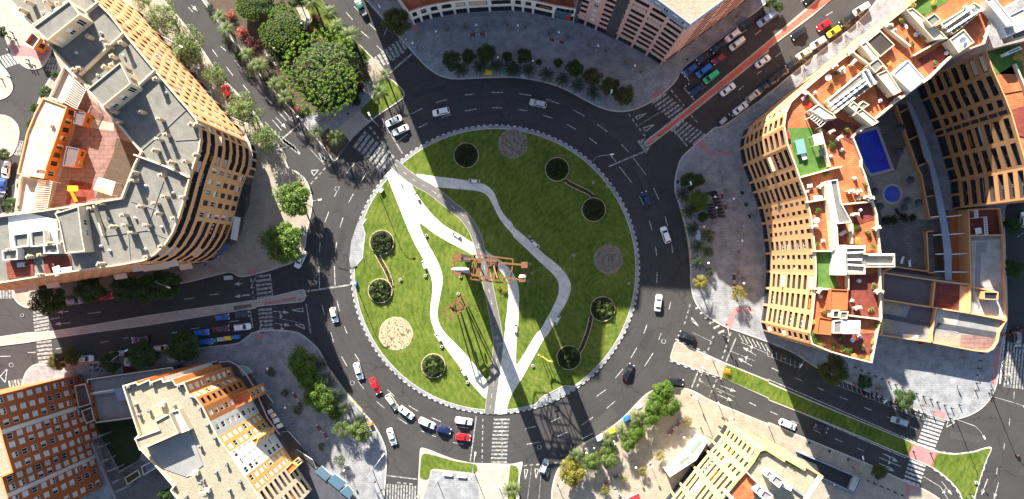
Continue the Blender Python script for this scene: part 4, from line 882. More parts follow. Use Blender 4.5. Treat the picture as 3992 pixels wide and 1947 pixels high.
for s_ in ('A3 700,800 780,770', 'A3 760,975 820,950', 'A3 810,1045 890,1015', 'A3 730,870 780,850', 'A3 850,1130 895,1110', 'A3 870,1200 960,1160'):
    q0, q1 = PL(s_, 3.2); b.bar((*q0, 3.35), (*q1, 3.35), .45, .25, 'roof_grey'); b.bar((*q1, 3.2), (*q1, 0), .3, .3, 'roof_grey')
b.obj('beams', pg)
building('garage_ramp', 'dark ramp roof in the courtyard beside the cream block', 'A3 1060,1010 1150,965 1180,1020 1080,1078', 'nnnn', 3.0, 'blue_grey', 'blue_grey', ground=False)
building('garage_ramp', 'small grey planter wall in the brick block courtyard', 'A3 935,1095 1040,1030 1065,1080 960,1150', 'nnnn', 1.0, 'roof_grey', 'soil', ground=False, cat='planter', par=.2)
# ---- pink and grey block at the north
C_ = building('apartment_building', 'pink and purple banded apartment block with deep balconies at the north plaza', 'C1 458,165 540,195 620,230 700,265 780,300 890,358 1000,420 1110,495 1240,400 1370,305 1500,205 1670,75 1840,-60 S 2700,-420 2000,-420 C1 430,-200', 'MgMmMMMgMMMMMnnnn', 30, 'pink_wall', 'roof_felt', hp=0, sty='w', rim='white_wall', fh=3.0)
block(C_, 'penthouse', 'C1 1000,-60 1130,30 1335,185 1600,-10 1700,-200 900,-300', 33, 29.1, 'blue_grey', 'gravel_roof', .5, codes='gggg')
for s_ in ('C1 690,262 760,295 765,288 695,255', 'C1 455,168 480,178 490,165 462,155'):
    p = ccw(PL(s_, 0)); b = MB(); b.prism(p, 0, 29.5, 'dark_stone', 'dark_stone'); b.obj('pilaster', C_)
for s_, m_ in (('C1 1020,425 1130,490', 'plastic_yellow'), ('C1 900,358 1005,415', 'plastic_yellow'), ('C1 790,300 890,350', 'plastic_yellow')):
    p0, p1 = PL(s_, 0); d_ = (p1-p0).normalized(); nn = Vector((d_.y, -d_.x)); nn = -nn if nn.y > 0 else nn
    b = MB(); b.bar((*(p0+nn*.25), 3.95), (*(p1+nn*.25), 3.95), .3, .55, 'sign_cream'); b.obj('shop_sign', C_)
C2_ = building('commercial_podium', 'white and pink two-storey shop podium with terraces along the north plaza', 'B1 1030,-40 1190,190 1250,165 1320,145 1400,128 1500,112 1600,100 1760,92 1932,85 C1 75,95 150,105 300,140 458,165 440,60 -40,-10 B1 1300,50', 'nmmmmmmmmmmmn', 9, 'white_wall', 'terracotta', hp=0, ground=True, sty='w', rim='pink_wall')
b = MB(); p0, p1 = PL('C1 315,90 438,115', 4.5); d_ = (p1-p0).normalized(); nn = Vector((d_.y, -d_.x)); nn = -nn if nn.y > 0 else nn
b.face([(*(p0+nn*.25), 1.2), (*(p1+nn*.25), 1.2), (*(p1+nn*.25), 6.4), (*(p0+nn*.25), 6.4)], 'glass_blue'); b.face([(*(p0+nn*.27+d_*3), 1.8), (*(p1+nn*.27), 1.8), (*(p1+nn*.27), 4.5), (*(p0+nn*.27+d_*3), 4.5)], 'cloth_red'); b.obj('billboard', C2_)
C3_ = building('apartment_tower', 'pale pink tower rising behind the white shop podium', 'S 1600,-60 1700,0 1850,5 2000,10 2235,40 2400,-300 1650,-350', 'mmmmnnn', 30, 'pink_wall', 'roof_felt', hp=0, ground=False, sty='w')
def C4_step(s_, h_):
    b = MB(); b.prism(PL(s_, 0), 0, h_, 'pink_wall', 'roof_felt'); b.obj('tower_step', C4_)
C4_ = building('apartment_tower', 'taller slab set back behind the pink tower', 'S 1370,-120 1440,-120 1470,-330 1330,-330', 'nnnn', 34, 'pink_wall', 'roof_felt', hp=0, ground=False)
for s_, h_ in (('S 1440,-120 1490,-120 1520,-330 1450,-330', 42), ('S 1490,-125 1600,-125 1620,-330 1500,-330', 49), ('S 1600,-125 1700,-125 1720,-330 1610,-330', 57), ('S 1700,-125 1960,-125 1980,-330 1710,-330', 47.5), ('S 1960,-120 2260,-100 2400,-380 1980,-420', 44)):
    C4_step(s_, h_)
# ---- peach crescent on the east with terracotta terraces
D_ = building('apartment_building', 'peach crescent apartment block with terracotta roof terraces facing the east plaza', 'D1 1500,-280 1100,5 1020,75 860,200 720,315 630,390 500,485 380,585 250,695 175,765 135,850 122,950 150,1100 210,1256 D2 240,90 290,230 322,370 342,520 355,640 362,800 352,950 337,1100 314,1256 D3 335,90 480,150 620,190 790,232 835,0 D2 865,1140 855,770 858,650 848,560 830,360 790,230 740,60 715,0 D1 715,1200 650,1035 700,975 880,860 980,740 1090,690 1200,605 1420,410 1640,330 1700,120 1900,0 2300,-280',
    'ggggggggggmmmmmGGGGmmmmmgggggggggggggggggggggn', 31, 'peach_wall', 'terracotta', rim='cream_wall')
zt = 30.15
block(D_, 'penthouse', 'D2 470,105 527,95 560,280 637,420 530,432 505,300', 33.2, 30.1, 'white_wall', 'roof_felt')
block(D_, 'spine_wall', 'D2 428,112 468,105 528,432 535,590 500,632 480,400', 32.4, 30.1, 'cream_wall', 'cream_wall', .1)
block(D_, 'machine_room', 'D2 528,592 590,590 595,818 508,818', 33.0, 30.1, 'white_wall', 'white_wall', .1)
block(D_, 'machine_deck', 'D2 590,592 738,592 740,655 960,655 962,758 738,760 738,812 600,812', 32, 26, 'cream_wall', 'roof_felt', .9)
for s_ in ('D2 365,650 510,642 512,820 545,920 372,920', 'D1 150,965 340,962 440,1190 470,1256 D2 455,20 240,85 D1 215,1256'): patch(D_, s_, zt, 'astroturf')
patch(D_, 'D1 1050,60 1150,150 1370,0 1250,-80', zt, 'astroturf')
for s_ in ('D2 612,822 850,800 845,1140 605,1120', 'D1 1130,450 1385,300 1430,400 1225,570', 'D1 800,620 850,570 985,690 860,850', 'D1 405,960 520,890 700,960 660,1100', 'D2 640,290 800,270 810,400 650,450', 'D2 530,435 590,432 600,580 530,590', 'D3 480,20 830,0 790,210 620,170'): patch(D_, s_, zt, 'dark_tile')
for s_, h_, w_, r_ in (('D1 385,785 500,860 520,890 430,900 320,830', 33, 'cream_wall', 'cream_wall'), ('D1 450,760 745,515 830,620 525,850', 32.2, 'cream_wall', 'roof_felt'), ('D1 1300,180 1560,20 1640,70 1400,260', 32.5, 'cream_wall', 'roof_felt'), ('D1 940,560 1060,452 1190,600 1080,690', 32.6, 'white_wall', 'white_wall'), ('D1 745,315 850,230 960,340 850,430', 31.6, 'cream_wall', 'dark_inside'), ('D1 760,490 832,437 880,490 812,552', 33, 'cream_wall', 'roof_felt'), ('D1 1045,75 1095,60 1290,220 1360,290 1250,300 1150,190', 32.5, 'cream_wall', 'cream_wall'), ('D1 1190,150 1260,100 1310,150 1240,205', 33.5, 'cream_wall', 'roof_felt'), ('D1 700,340 740,310 840,430 800,460', 32.5, 'cream_wall', 'cream_wall'), ('D1 820,560 900,525 1010,690 950,720', 32.8, 'cream_wall', 'cream_wall'), ('D1 610,800 650,765 840,920 790,950', 33, 'cream_wall', 'cream_wall'), ('D1 650,870 690,790 720,760 770,790', 33, 'cream_wall', 'roof_felt'), ('D1 1370,300 1480,220 1560,320 1440,400', 33, 'cream_wall', 'roof_pale'), ('D1 1640,0 1700,-30 1880,190 1800,200', 33, 'white_wall', 'white_wall'), ('D1 1750,150 1932,60 1990,200 1800,280', 32, 'white_wall', 'roof_pale'),
                 ('D2 475,922 610,928 602,1082 470,1082', 32.4, 'brick_wall', 'brick_wall'), ('D2 388,1130 492,1150 480,1256 D3 480,20 370,10', 32.2, 'brick_wall', 'brick_wall'), ('D2 495,1085 545,1082 540,1140 490,1138', 33.2, 'cream_wall', 'dark_inside'), ('D2 550,1090 612,1092 600,1150 545,1145', 33.0, 'cream_wall', 'roof_felt'), ('D2 500,1160 565,1155 560,1256 495,1256', 33.0, 'white_wall', 'roof_felt')):
    block(D_, 'penthouse' if h_ > 32.3 else 'roof_deck', s_, h_, 30.1, w_, r_, .25)
for s_ in ('D1 630,385 790,500', 'D1 880,190 1080,350', 'D1 700,320 900,520', 'D1 300,690 500,900', 'D2 250,80 500,12 560,0', 'D2 300,268 470,240', 'D2 560,285 800,262', 'D2 350,636 500,636', 'D2 640,430 640,580', 'D1 400,970 470,1256', 'D2 350,920 480,925', 'D2 610,820 610,930', 'D2 600,1120 850,1150', 'D1 1100,420 1330,290', 'D1 1390,420 1220,590 980,760 700,990'): wallbars(D_, s_, 31.5, 1.4, .35, 'cream_wall')
chimneys(D_, 'D1 505,500 650,470 560,520 485,990 545,1040 920,190 715,325 630,400 1235,210 D2 410,145 630,185 780,240 750,230 665,360 830,465 355,450 570,500 850,940 685,1065 395,935 770,235 690,190 840,942', 30.1, 'cream_wall', 1.6, 1.3, .55)
pgr = thing('roof_pergola', 'white roof pergola with climbing plants on a terrace of the east crescent', 'pergola')
slats(pgr, 'D1 320,885 380,830 460,900 400,955', 32.6, 6, .1); 
for o_ in pgr.children:
    pass
t_ = thing('roof_pergola', 'pale tiled pergola roof at the southern end of the east crescent', 'pergola'); slats(t_, 'D2 570,1160 700,1165 695,1256 565,1256', 32.6, 14, .22, 'frame_white')
ac_units('D', 31.95, 'D1 480,790 720,610 7|D1 500,815 740,630 7|D1 520,840 640,750 4|D1 720,560 760,630 3|D1 760,545 800,620 3', 'white rooftop condenser in the packed grey deck beside a crescent terrace', 'condensers on the western grey deck of the crescent')
ac_units('D', 32.25, 'D1 1340,200 1540,60 7|D1 1370,230 1600,80 7|D1 1500,60 1530,90 2', 'white rooftop condenser on the northern grey deck of the crescent', 'condensers on the northern grey deck of the crescent')
ac_units('D', 31.1, 'D2 620,610 700,610 3|D2 610,650 700,645 3|D2 615,700 690,700 3|D2 620,740 710,745 3|D2 620,790 710,795 3|D2 780,665 930,665 5|D2 780,735 930,735 5', 'white rooftop condenser on the projecting deck above the court', 'condensers on the projecting deck above the court')
# east wing with deep window slots
E_ = building('apartment_building', 'orange slab block with rows of deep dark window slots behind the swimming pool', 'D1 1640,380 1700,540 1780,720 1815,810 1835,860 1890,1050 1950,1256 D2 1975,245 2600,190 D1 2600,150', 'mmmlmmmgnn', 28, 'slab_wall', 'terracotta', rim='slab_wall')
patch(E_, 'D1 1660,400 1900,320 1932,560 1720,560', 27.3, 'astroturf'); patch(E_, 'D1 1720,570 1870,480 1932,600 1932,680 1790,705', 27.3, 'terracotta')
wallbars(E_, 'D1 1870,480 1960,700', 28.3, 1.2, .35, 'cream_wall')
patch(E_, 'D1 1830,830 2000,780 2000,1050 1880,1020', 27.3, 'dark_tile')
block(E_, 'penthouse', 'D1 1820,230 1932,190 1990,260 1850,300', 30, 27, 'cream_wall', 'roof_felt'); block(E_, 'awning_frame', 'D1 1800,395 1900,350 1920,370 1815,415', 29.5, 27.2, 'white_wall', 'roof_grey')
wk = thing('covered_walkway', 'long grey concrete walkway roof curving past the pool court', 'canopy')
b = MB(); b.prism(PL('D1 1040,740 1085,790 1180,1000 1255,1256 D2 1290,120 1335,320 1365,480 1388,640 1388,858 1340,856 1330,640 1312,480 1270,240 1222,0 D1 1180,1180 1120,960 1060,800', 3.4), 3.05, 3.4, 'roof_grey', 'blue_grey'); b.obj('roof', wk)
b = MB()
for s_ in ('D2 1345,380 1465,366', 'D2 1370,512 1482,503', 'D2 1382,662 1498,655', 'D2 1390,795 1505,795', 'D2 1230,382 1310,372', 'D2 1250,518 1320,512', 'D2 1265,660 1330,658', 'D2 1258,792 1340,790'):
    q0, q1 = PL(s_, 3.3); b.bar((*q0, 3.2), (*q1, 3.2), .25, .3, 'white_wall')
b.obj('beams', wk); b = MB()
for p in PL('D1 1090,820 1170,1010 1230,1200 D2 1270,160 1310,330 1345,520 1360,700 1365,850', 3): b.bar((*p, 0), (*p, 3.05), .3, .3, 'roof_grey')
b.obj('columns', wk)
hw = thing('garden_wall', 'peach garden walls framing the shaded beds beside the walkway', 'wall')
b = MB()
for s_ in ('D1 970,790 1060,1060 1130,1256 D2 1160,60 1190,220 1225,400', 'D1 1000,850 1090,800', 'D1 1060,1060 1160,1010', 'D1 1130,1256 1220,1220', 'D2 1190,230 1290,210', 'D2 1225,395 1310,380', 'D2 1200,490 1215,800 1260,798', 'D2 1200,490 1250,485', 'D2 1490,345 1530,880', 'D2 870,795 960,755 1215,790'):
    p = PL(s_, 1.6)
    for i in range(len(p)-1): b.bar((*p[i], .8), (*p[i+1], .8), .35, 1.6, 'peach_wall')
b.obj('masonry', hw)
sheet('D1 640,1000 700,960 960,780 1060,800 1100,900 1240,1256 D2 1320,330 1500,320 1510,860 860,780 780,100', 'court_paver', .15, 'court_paving')
sheet('D2 780,80 960,40 D1 1010,1150 1060,1080 D2 1200,250 1225,400 860,380 800,200', 'ochre_paver', .155, 'pool_terrace')
sheet('D2 1365,330 1490,345 1520,870 1395,855', 'brick_wall', .16, 'brick_court'); sheet('D2 1240,500 1310,490 1335,780 1260,790', 'soil', .162, 'court_bed')
sheet('D1 1000,860 1090,810 1220,1250 1140,1240', 'soil', .162, 'court_bed')
po = thing('swimming_pool', 'deep blue rectangular swimming pool beside the crescent block', 'swimming pool')
pp = ccw(PL('D1 625,1010 830,950 942,1256 D2 955,30 770,78 D1 715,1256')); b = MB(); b.prism(pp, 0, .22, 'kerb', 'kerb'); b.obj('coping', po)
b = MB(); b.poly(inset(pp, .75), .235, 'water'); b.obj('water', po)
po = thing('paddling_pool', 'round bright blue paddling pool south of the large pool', 'swimming pool')
c_ = P('D2', 937, 208); b = MB(); b.poly(circ(c_, 2.7, 40), .25, 'kerb'); b.prism(circ(c_, 2.7, 40), 0, .24, 'kerb', 'kerb'); b.obj('coping', po); b = MB(); b.poly(circ(c_, 2.12, 40), .27, 'water_pale'); b.obj('water', po)
# podium with patchwork roofs
G_ = building('podium_building', 'low podium with patchwork flat roofs and peach parapets east of the crescent', 'D2 868,795 1200,845 1365,865 1530,885 1512,320 1755,312 1782,540 1790,800 1805,1155 D3 1752,0 1740,70 1705,125 1660,150 1560,140 1200,72 835,22 D2 860,1250', 'nnnnnnnnnnnnnnn', 4.6, 'peach_wall', 'roof_grey', ground=False, rim='peach_wall')
zp = 3.76
for s_, m_ in (('D2 875,800 1250,865 1230,1055 880,1000', 'roof_brown'), ('D2 1270,875 1448,895 1440,1085 1255,1055', 'dark_tile'), ('D2 1450,895 1530,905 1520,1100 1445,1085', 'peach_wall'), ('D2 1515,325 1745,322 1770,505 1525,520', 'dark_tile'), ('D2 1535,560 1760,545 1780,1145 1560,1105 1545,900', 'roof_pale'), ('D2 865,1010 980,1030 1020,1100 870,1080', 'gravel_roof'), ('D2 1280,1075 1450,1110 1420,1200 1440,1256 1260,1210', 'roof_pale'), ('D2 870,1110 960,1150 980,1256 865,1250', 'gravel_roof'), ('D3 1020,10 1150,20 1120,50 1020,40', 'white_wall'), ('D3 1250,0 1460,20 1450,105 1245,75', 'gravel_roof'), ('D3 1460,20 1740,10 1700,120 1640,140 1450,105', 'court_tile'), ('D2 1080,1050 1260,1075 1255,1170 1040,1140', 'roof_brown')):
    patch(G_, s_, zp, m_, 'roof_finish')
for s_, m_ in (('D2 1575,570 1650,575 1650,650 1610,650 1600,900 1730,910 1735,950 1560,945', 'roof_grey'), ('D2 865,1105 1260,1180 1250,1215 860,1140', 'dark_stone'), ('D2 1280,1175 1780,1256 1700,1290 1270,1215', 'dark_stone')): patch(G_, s_, zp+.05, m_, 'service_strip')
for s_ in ('D2 870,1002 1240,1060 1530,1105 1790,1155', 'D2 1262,868 1240,1060', 'D2 1530,885 1525,1105', 'D2 1272,1070 1240,1256 D3 1240,72', 'D2 1545,905 1730,945', 'D2 1515,520 1780,515'): wallbars(G_, s_, 4.9, 1.2, .35, 'peach_wall', 'parapet')
block(G_, 'lift_housing', 'D2 1630,940 1740,945 1738,1005 1630,1000', 6, 3.7, 'peach_wall', 'glass', .4)
pq = thing('terrace_pergola', 'white slatted pergola on the dark red terrace by the east street', 'pergola'); slats(pq, 'D2 1632,380 1652,380 1662,512 1640,514', 6, 10, .2); pq2 = thing('terrace_pergola', 'short white slatted pergola beside the dark red terrace wall', 'pergola'); slats(pq2, 'D2 1562,330 1585,330 1588,385 1564,387', 6, 6, .2)
# ---- yellow block in the south-east
F_ = building('apartment_building', 'yellow apartment block with long slot balconies at the southern plaza', 'Y 1420,368 1330,392 1230,560 1120,700 1000,830 780,1093 560,1380 300,1700 2500,1700 2040,1093 2250,765 1990,615 1970,660 1695,500 1680,535', 'nqqqqqqnngggggg', 27, 'yellow_wall', 'gravel_roof', sty='w', rim='yellow_wall')
patch(F_, 'Y 1130,720 1330,900 1240,1093 1100,1300 700,1300 960,970', 26.3, 'terracotta')
for s_, h_ in (('Y 1555,745 1680,825 1610,935 1490,835', 29.5), ('Y 1400,955 1525,1040 1440,1140 1330,1050', 29.5), ('Y 1460,670 1545,740 1490,800 1410,760', 28.6), ('Y 1320,895 1380,935 1330,1040 1260,990', 28.6)): block(F_, 'penthouse', s_, h_, 26, 'white_wall', 'roof_grey', .3)
block(F_, 'white_parapet', 'Y 1650,850 1710,880 1800,920 1780,980 1630,900', 28, 26, 'white_wall', 'white_wall', .1)
block(F_, 'chimney_wall', 'Y 850,1030 890,1000 960,1080 930,1120', 29, 26, 'white_wall', 'white_wall', .1)
wallbars(F_, 'Y 1800,920 2040,1093', 26.9, .5, .5, 'roof_grey'); wallbars(F_, 'Y 2210,780 2000,1110', 27.8, 1, .6, 'white_wall'); wallbars(F_, 'Y 1140,700 1340,890', 27.8, 1.2, .3, 'cream_wall')
ent = thing('entrance_canopy', 'white stepped entrance canopy with green glass at the foot of the yellow block', 'canopy')
b = MB(); b.prism(PL('C3 1405,780 1470,815 1380,960 1180,1090 1150,1045 1240,985 1330,890', 3.2), 0, 3.2, 'white_wall', 'white_wall'); b.obj('roof', ent)
b = MB(); b.prism(PL('C3 1400,800 1420,815 1345,905 1330,885', 3.5), 3.2, 3.5, 'frame_white', 'glass_teal'); b.prism(PL('C3 1310,920 1325,930 1260,985 1250,970', 3.5), 3.2, 3.5, 'frame_white', 'glass_teal'); b.obj('glazing', ent)
rp = thing('shop_awning', 'red and white shop awning at the south-east corner plaza', 'awning')
b = MB(); b.prism(PL('C3 850,1256 945,1208 960,1250 890,1290', 3), 2.6, 3, 'cloth_white', 'cloth_red'); b.obj('roof', rp)
ug = thing('garage_entrance', 'sloping dark garage ramp with pale concrete rim beside the south-eastern street', 'ramp')
b = MB(); b.prism(PL('D3 225,900 330,930 700,1100 655,1210 415,1095'), .1, .16, 'kerb', 'black_paint'); b.obj('ramp_floor', ug)
b = MB(); wl = PL('D3 220,895 710,1105 660,1212 410,1095', 1)
for i in range(3): b.bar((*wl[i], .5), (*wl[i+1], .5), .3, .9, 'blue_grey')
b.prism(PL('D3 655,1075 700,1095 655,1200 612,1180', 1.2), .2, 1.1, 'blue_grey', 'roof_pale'); b.obj('rim_wall', ug)
# ================================================================ VEHICLES
PAINT = dict(white=(.78, .78, .76), silver=(.42, .43, .44), grey=(.16, .165, .17), black=(.012, .012, .014), navy=(.008, .02, .09), blue=(.01, .13, .55), mid_blue=(.02, .07, .28), red=(.62, .008, .012), dark_red=(.28, .01, .015), maroon=(.10, .008, .02), green=(.03, .55, .22), dark_green=(.015, .10, .08), yellow=(.78, .62, .01), light_blue=(.30, .42, .58), cream=(.55, .50, .38))
for k_, c_ in PAINT.items():
    m_ = mat('paint_'+k_, c_, .28, spec=.6); m_.node_tree.nodes['Principled BSDF'].inputs['Coat Weight'].default_value = .6
DIM = dict(hatch=(4.0, 1.72, 1.47, .95, .30, -1.45, -1.88), saloon=(4.55, 1.78, 1.43, 1.10, .42, -.95, -1.55), wagon=(4.6, 1.80, 1.50, 1.15, .45, -1.75, -2.15), suv=(4.55, 1.86, 1.68, 1.15, .55, -1.65, -2.08), van=(4.4, 1.82, 1.85, 1.45, .85, -2.0, -2.14), pickup=(4.9, 1.8, 1.7, 1.2, .6, -.45, -.70))
_cm = {}
def car_maker(typ, col, rooftop=None):
    L, W_, H, xb, xf, xr, xq = DIM[typ]; hw = W_/2; paint = 'paint_'+col
    def mk_():
        root = thing('parked_car', '', 'car')
        if ('b', typ, col) not in _cm:
            b = MB(); belt = .93 if typ != 'van' else 1.0
            st = [(L/2, .60, .52), (L/2-.10, .80, .62), (L/2-.42, .94, .74), ((L/2+xb)/2, .985, .84), (xb+.05, 1, belt-.02), (xf-.3, 1, belt), (xr, .99, belt), (min(xq, -L/2+.55)+.05 if typ == 'saloon' else max(xq, -L/2+.3), .96, belt-.01), (-L/2+.22, .92, belt-.05), (-L/2+.05, .80, .72), (-L/2, .66, .55)]
            st = sorted(set(st), key=lambda t: -t[0]); pr = []
            for x, f, z in st:
                h = hw*f; zl = .22 if abs(x) < L/2-.2 else .30
                pr.append([(x, -h*.88, zl), (x, -h, .42), (x, -h*.99, z*.80), (x, -h*.90, z), (x, -h*.45, z+.03), (x, 0, z+.04), (x, h*.45, z+.03), (x, h*.90, z), (x, h*.99, z*.80), (x, h, .42), (x, h*.88, zl)])
            for r in pr: b.v += r
            n = 11; pi = b.mi(paint); di = b.mi('plastic_dark')
            for i in range(len(pr)-1):
                for j in range(n-1): b.f.append((i*n+j, i*n+j+1, (i+1)*n+j+1, (i+1)*n+j)); b.m.append(di if j in (0, 9) else pi)
                b.f.append((i*n, (i+1)*n, (i+1)*n+n-1, i*n+n-1)); b.m.append(di)
            b.f.append(tuple(range(n))); b.m.append(pi); e = (len(pr)-1)*n; b.f.append(tuple(range(e+n-1, e-1, -1))); b.m.append(pi)
            # cabin with painted pillars
            bw, tw = hw*.86, hw*.70; zb = belt-.02
            B_ = [(xb, bw*.90), (xf-.15, bw), (xr+.1, bw*.98), (xq, bw*.86)]; T_ = [(xf, tw*.94), (xf-.4, tw), (xr+.25, tw), (xr, tw*.92)]; ZT = [H-.06, H-.02, H-.02, H-.07]
            for s in (-1, 1):
                for i in range(3): b.face([(B_[i][0], s*B_[i][1], zb), (B_[i+1][0], s*B_[i+1][1], zb), (T_[i+1][0], s*T_[i+1][1], ZT[i+1]), (T_[i][0], s*T_[i][1], ZT[i])][::s], paint)
            b.face([(xb, -bw*.9, zb), (xb, bw*.9, zb), (xf, tw*.94, H-.06), (xf, -tw*.94, H-.06)], paint); b.face([(xq, bw*.86, zb), (xq, -bw*.86, zb), (xr, -tw*.92, H-.07), (xr, tw*.92, H-.07)], paint)
            if typ == 'pickup':
                b.box(-L/2+.15, xq-.1, -hw*.78, hw*.78, belt-.35, belt+.045, 'plastic_dark'); b.box(-L/2+.22, xq-.17, -hw*.70, hw*.70, belt+.03, belt+.06, 'cloth_grey')
            _cm[('b', typ, col)] = b.mesh('body', True)
            me = _cm[('b', typ, col)]
            try: me.set_sharp_from_angle(angle=R(35))
            except Exception: pass
            r_ = MB(); z0 = H-.02
            rp = [[(T_[i][0], y*T_[i][1], ZT[i]+.05*(1-abs(y)**2)+.005) for y in (-1, -.5, 0, .5, 1)] for i in range(4)]
            for i in range(3):
                for j in range(4): r_.face([rp[i][j], rp[i][j+1], rp[i+1][j+1], rp[i+1][j]], rooftop or paint)
            r_.box(xf-.9 if typ != 'van' else xf-1.2, xf-.86 if typ != 'van' else xf-1.16, -tw*.9, tw*.9, H+.02, H+.05, 'plastic_dark') if typ in ('wagon', 'van') else None
            _cm[('r', typ, col, rooftop)] = r_.mesh('roof', True)
            if ('g', typ) not in _cm:
                def gl(p, k=.9, o=.014):
                    v = [Vector(q) for q in p]; c = sum(v, Vector())/4; nn = (v[1]-v[0]).cross(v[2]-v[0]).normalized()
                    if nn.dot(c-Vector((0, 0, .6))) < 0: nn = -nn
                    g_ = MB(); g_.face([c+(q-c)*k+nn*o for q in v], 'glass'); return g_
                _cm[('g', typ)] = [gl([(xb, -bw*.9, zb), (xb, bw*.9, zb), (xf, tw*.94, H-.06), (xf, -tw*.94, H-.06)], .93).mesh('windscreen'), gl([(xq, bw*.86, zb), (xq, -bw*.86, zb), (xr, -tw*.92, H-.07), (xr, tw*.92, H-.07)], .88).mesh('rear_window')]
                for s in (-1, 1): _cm[('g', typ)].append(gl([(xb-.3, s*B_[1][1]*.985, zb+.03), (xr-.1, s*B_[2][1], zb+.03), (xr+.2, s*tw, H-.05), (xf-.1, s*tw, H-.06)], .92, .02).mesh('side_window'))
                h_ = MB(); h_.lathe([(.31, -.11), (.33, -.08), (.33, .08), (.31, .11), (.2, .11), (.19, .09), (.03, .10)], 'tyre', 14)
                for i in range(len(h_.m)):
                    if i >= 14*4: h_.m[i] = h_.mi('steel')
                _cm[('g', typ)].append(h_.mesh('wheel', True))
                for nm, mm, x, y, sx, sy, z in (('headlight', 'headlight', L/2-.16, hw*.70, .13, .17, .62), ('tail_light', 'tail_light', -L/2+.09, hw*.68, .09, .16, .74)):
                    q = MB(); q.box(-sx, sx, -sy, sy, -.07, .07, mm); _cm[('g', typ)].append(q.mesh(nm))
                q = MB(); q.box(-.07, .07, -.11, .11, -.06, .07, 'plastic_dark'); _cm[('g', typ)].append(q.mesh('mirror'))
        g_ = _cm[('g', typ)]
        link('body', _cm[('b', typ, col)], root); link('roof', _cm[('r', typ, col, rooftop)], root)
        link('windscreen', g_[0], root); link('rear_window', g_[1], root); link('side_window', g_[2], root); link('side_window', g_[3], root)
        for sx in (L*.305, -L*.30):
            for s in (-1, 1): o = link('wheel', g_[4], root, (sx, s*(hw-.12), .33)); o.rotation_euler = (R(-90*s), 0, 0)
        for s in (-1, 1):
            link('headlight', g_[5], root, (L/2-.20, s*hw*.66, .63)); link('tail_light', g_[6], root, (-L/2+.12, s*hw*.66, .76)); link('mirror', g_[7], root, (xb-.35, s*(hw+.04), .98))
        return root
    return mk_
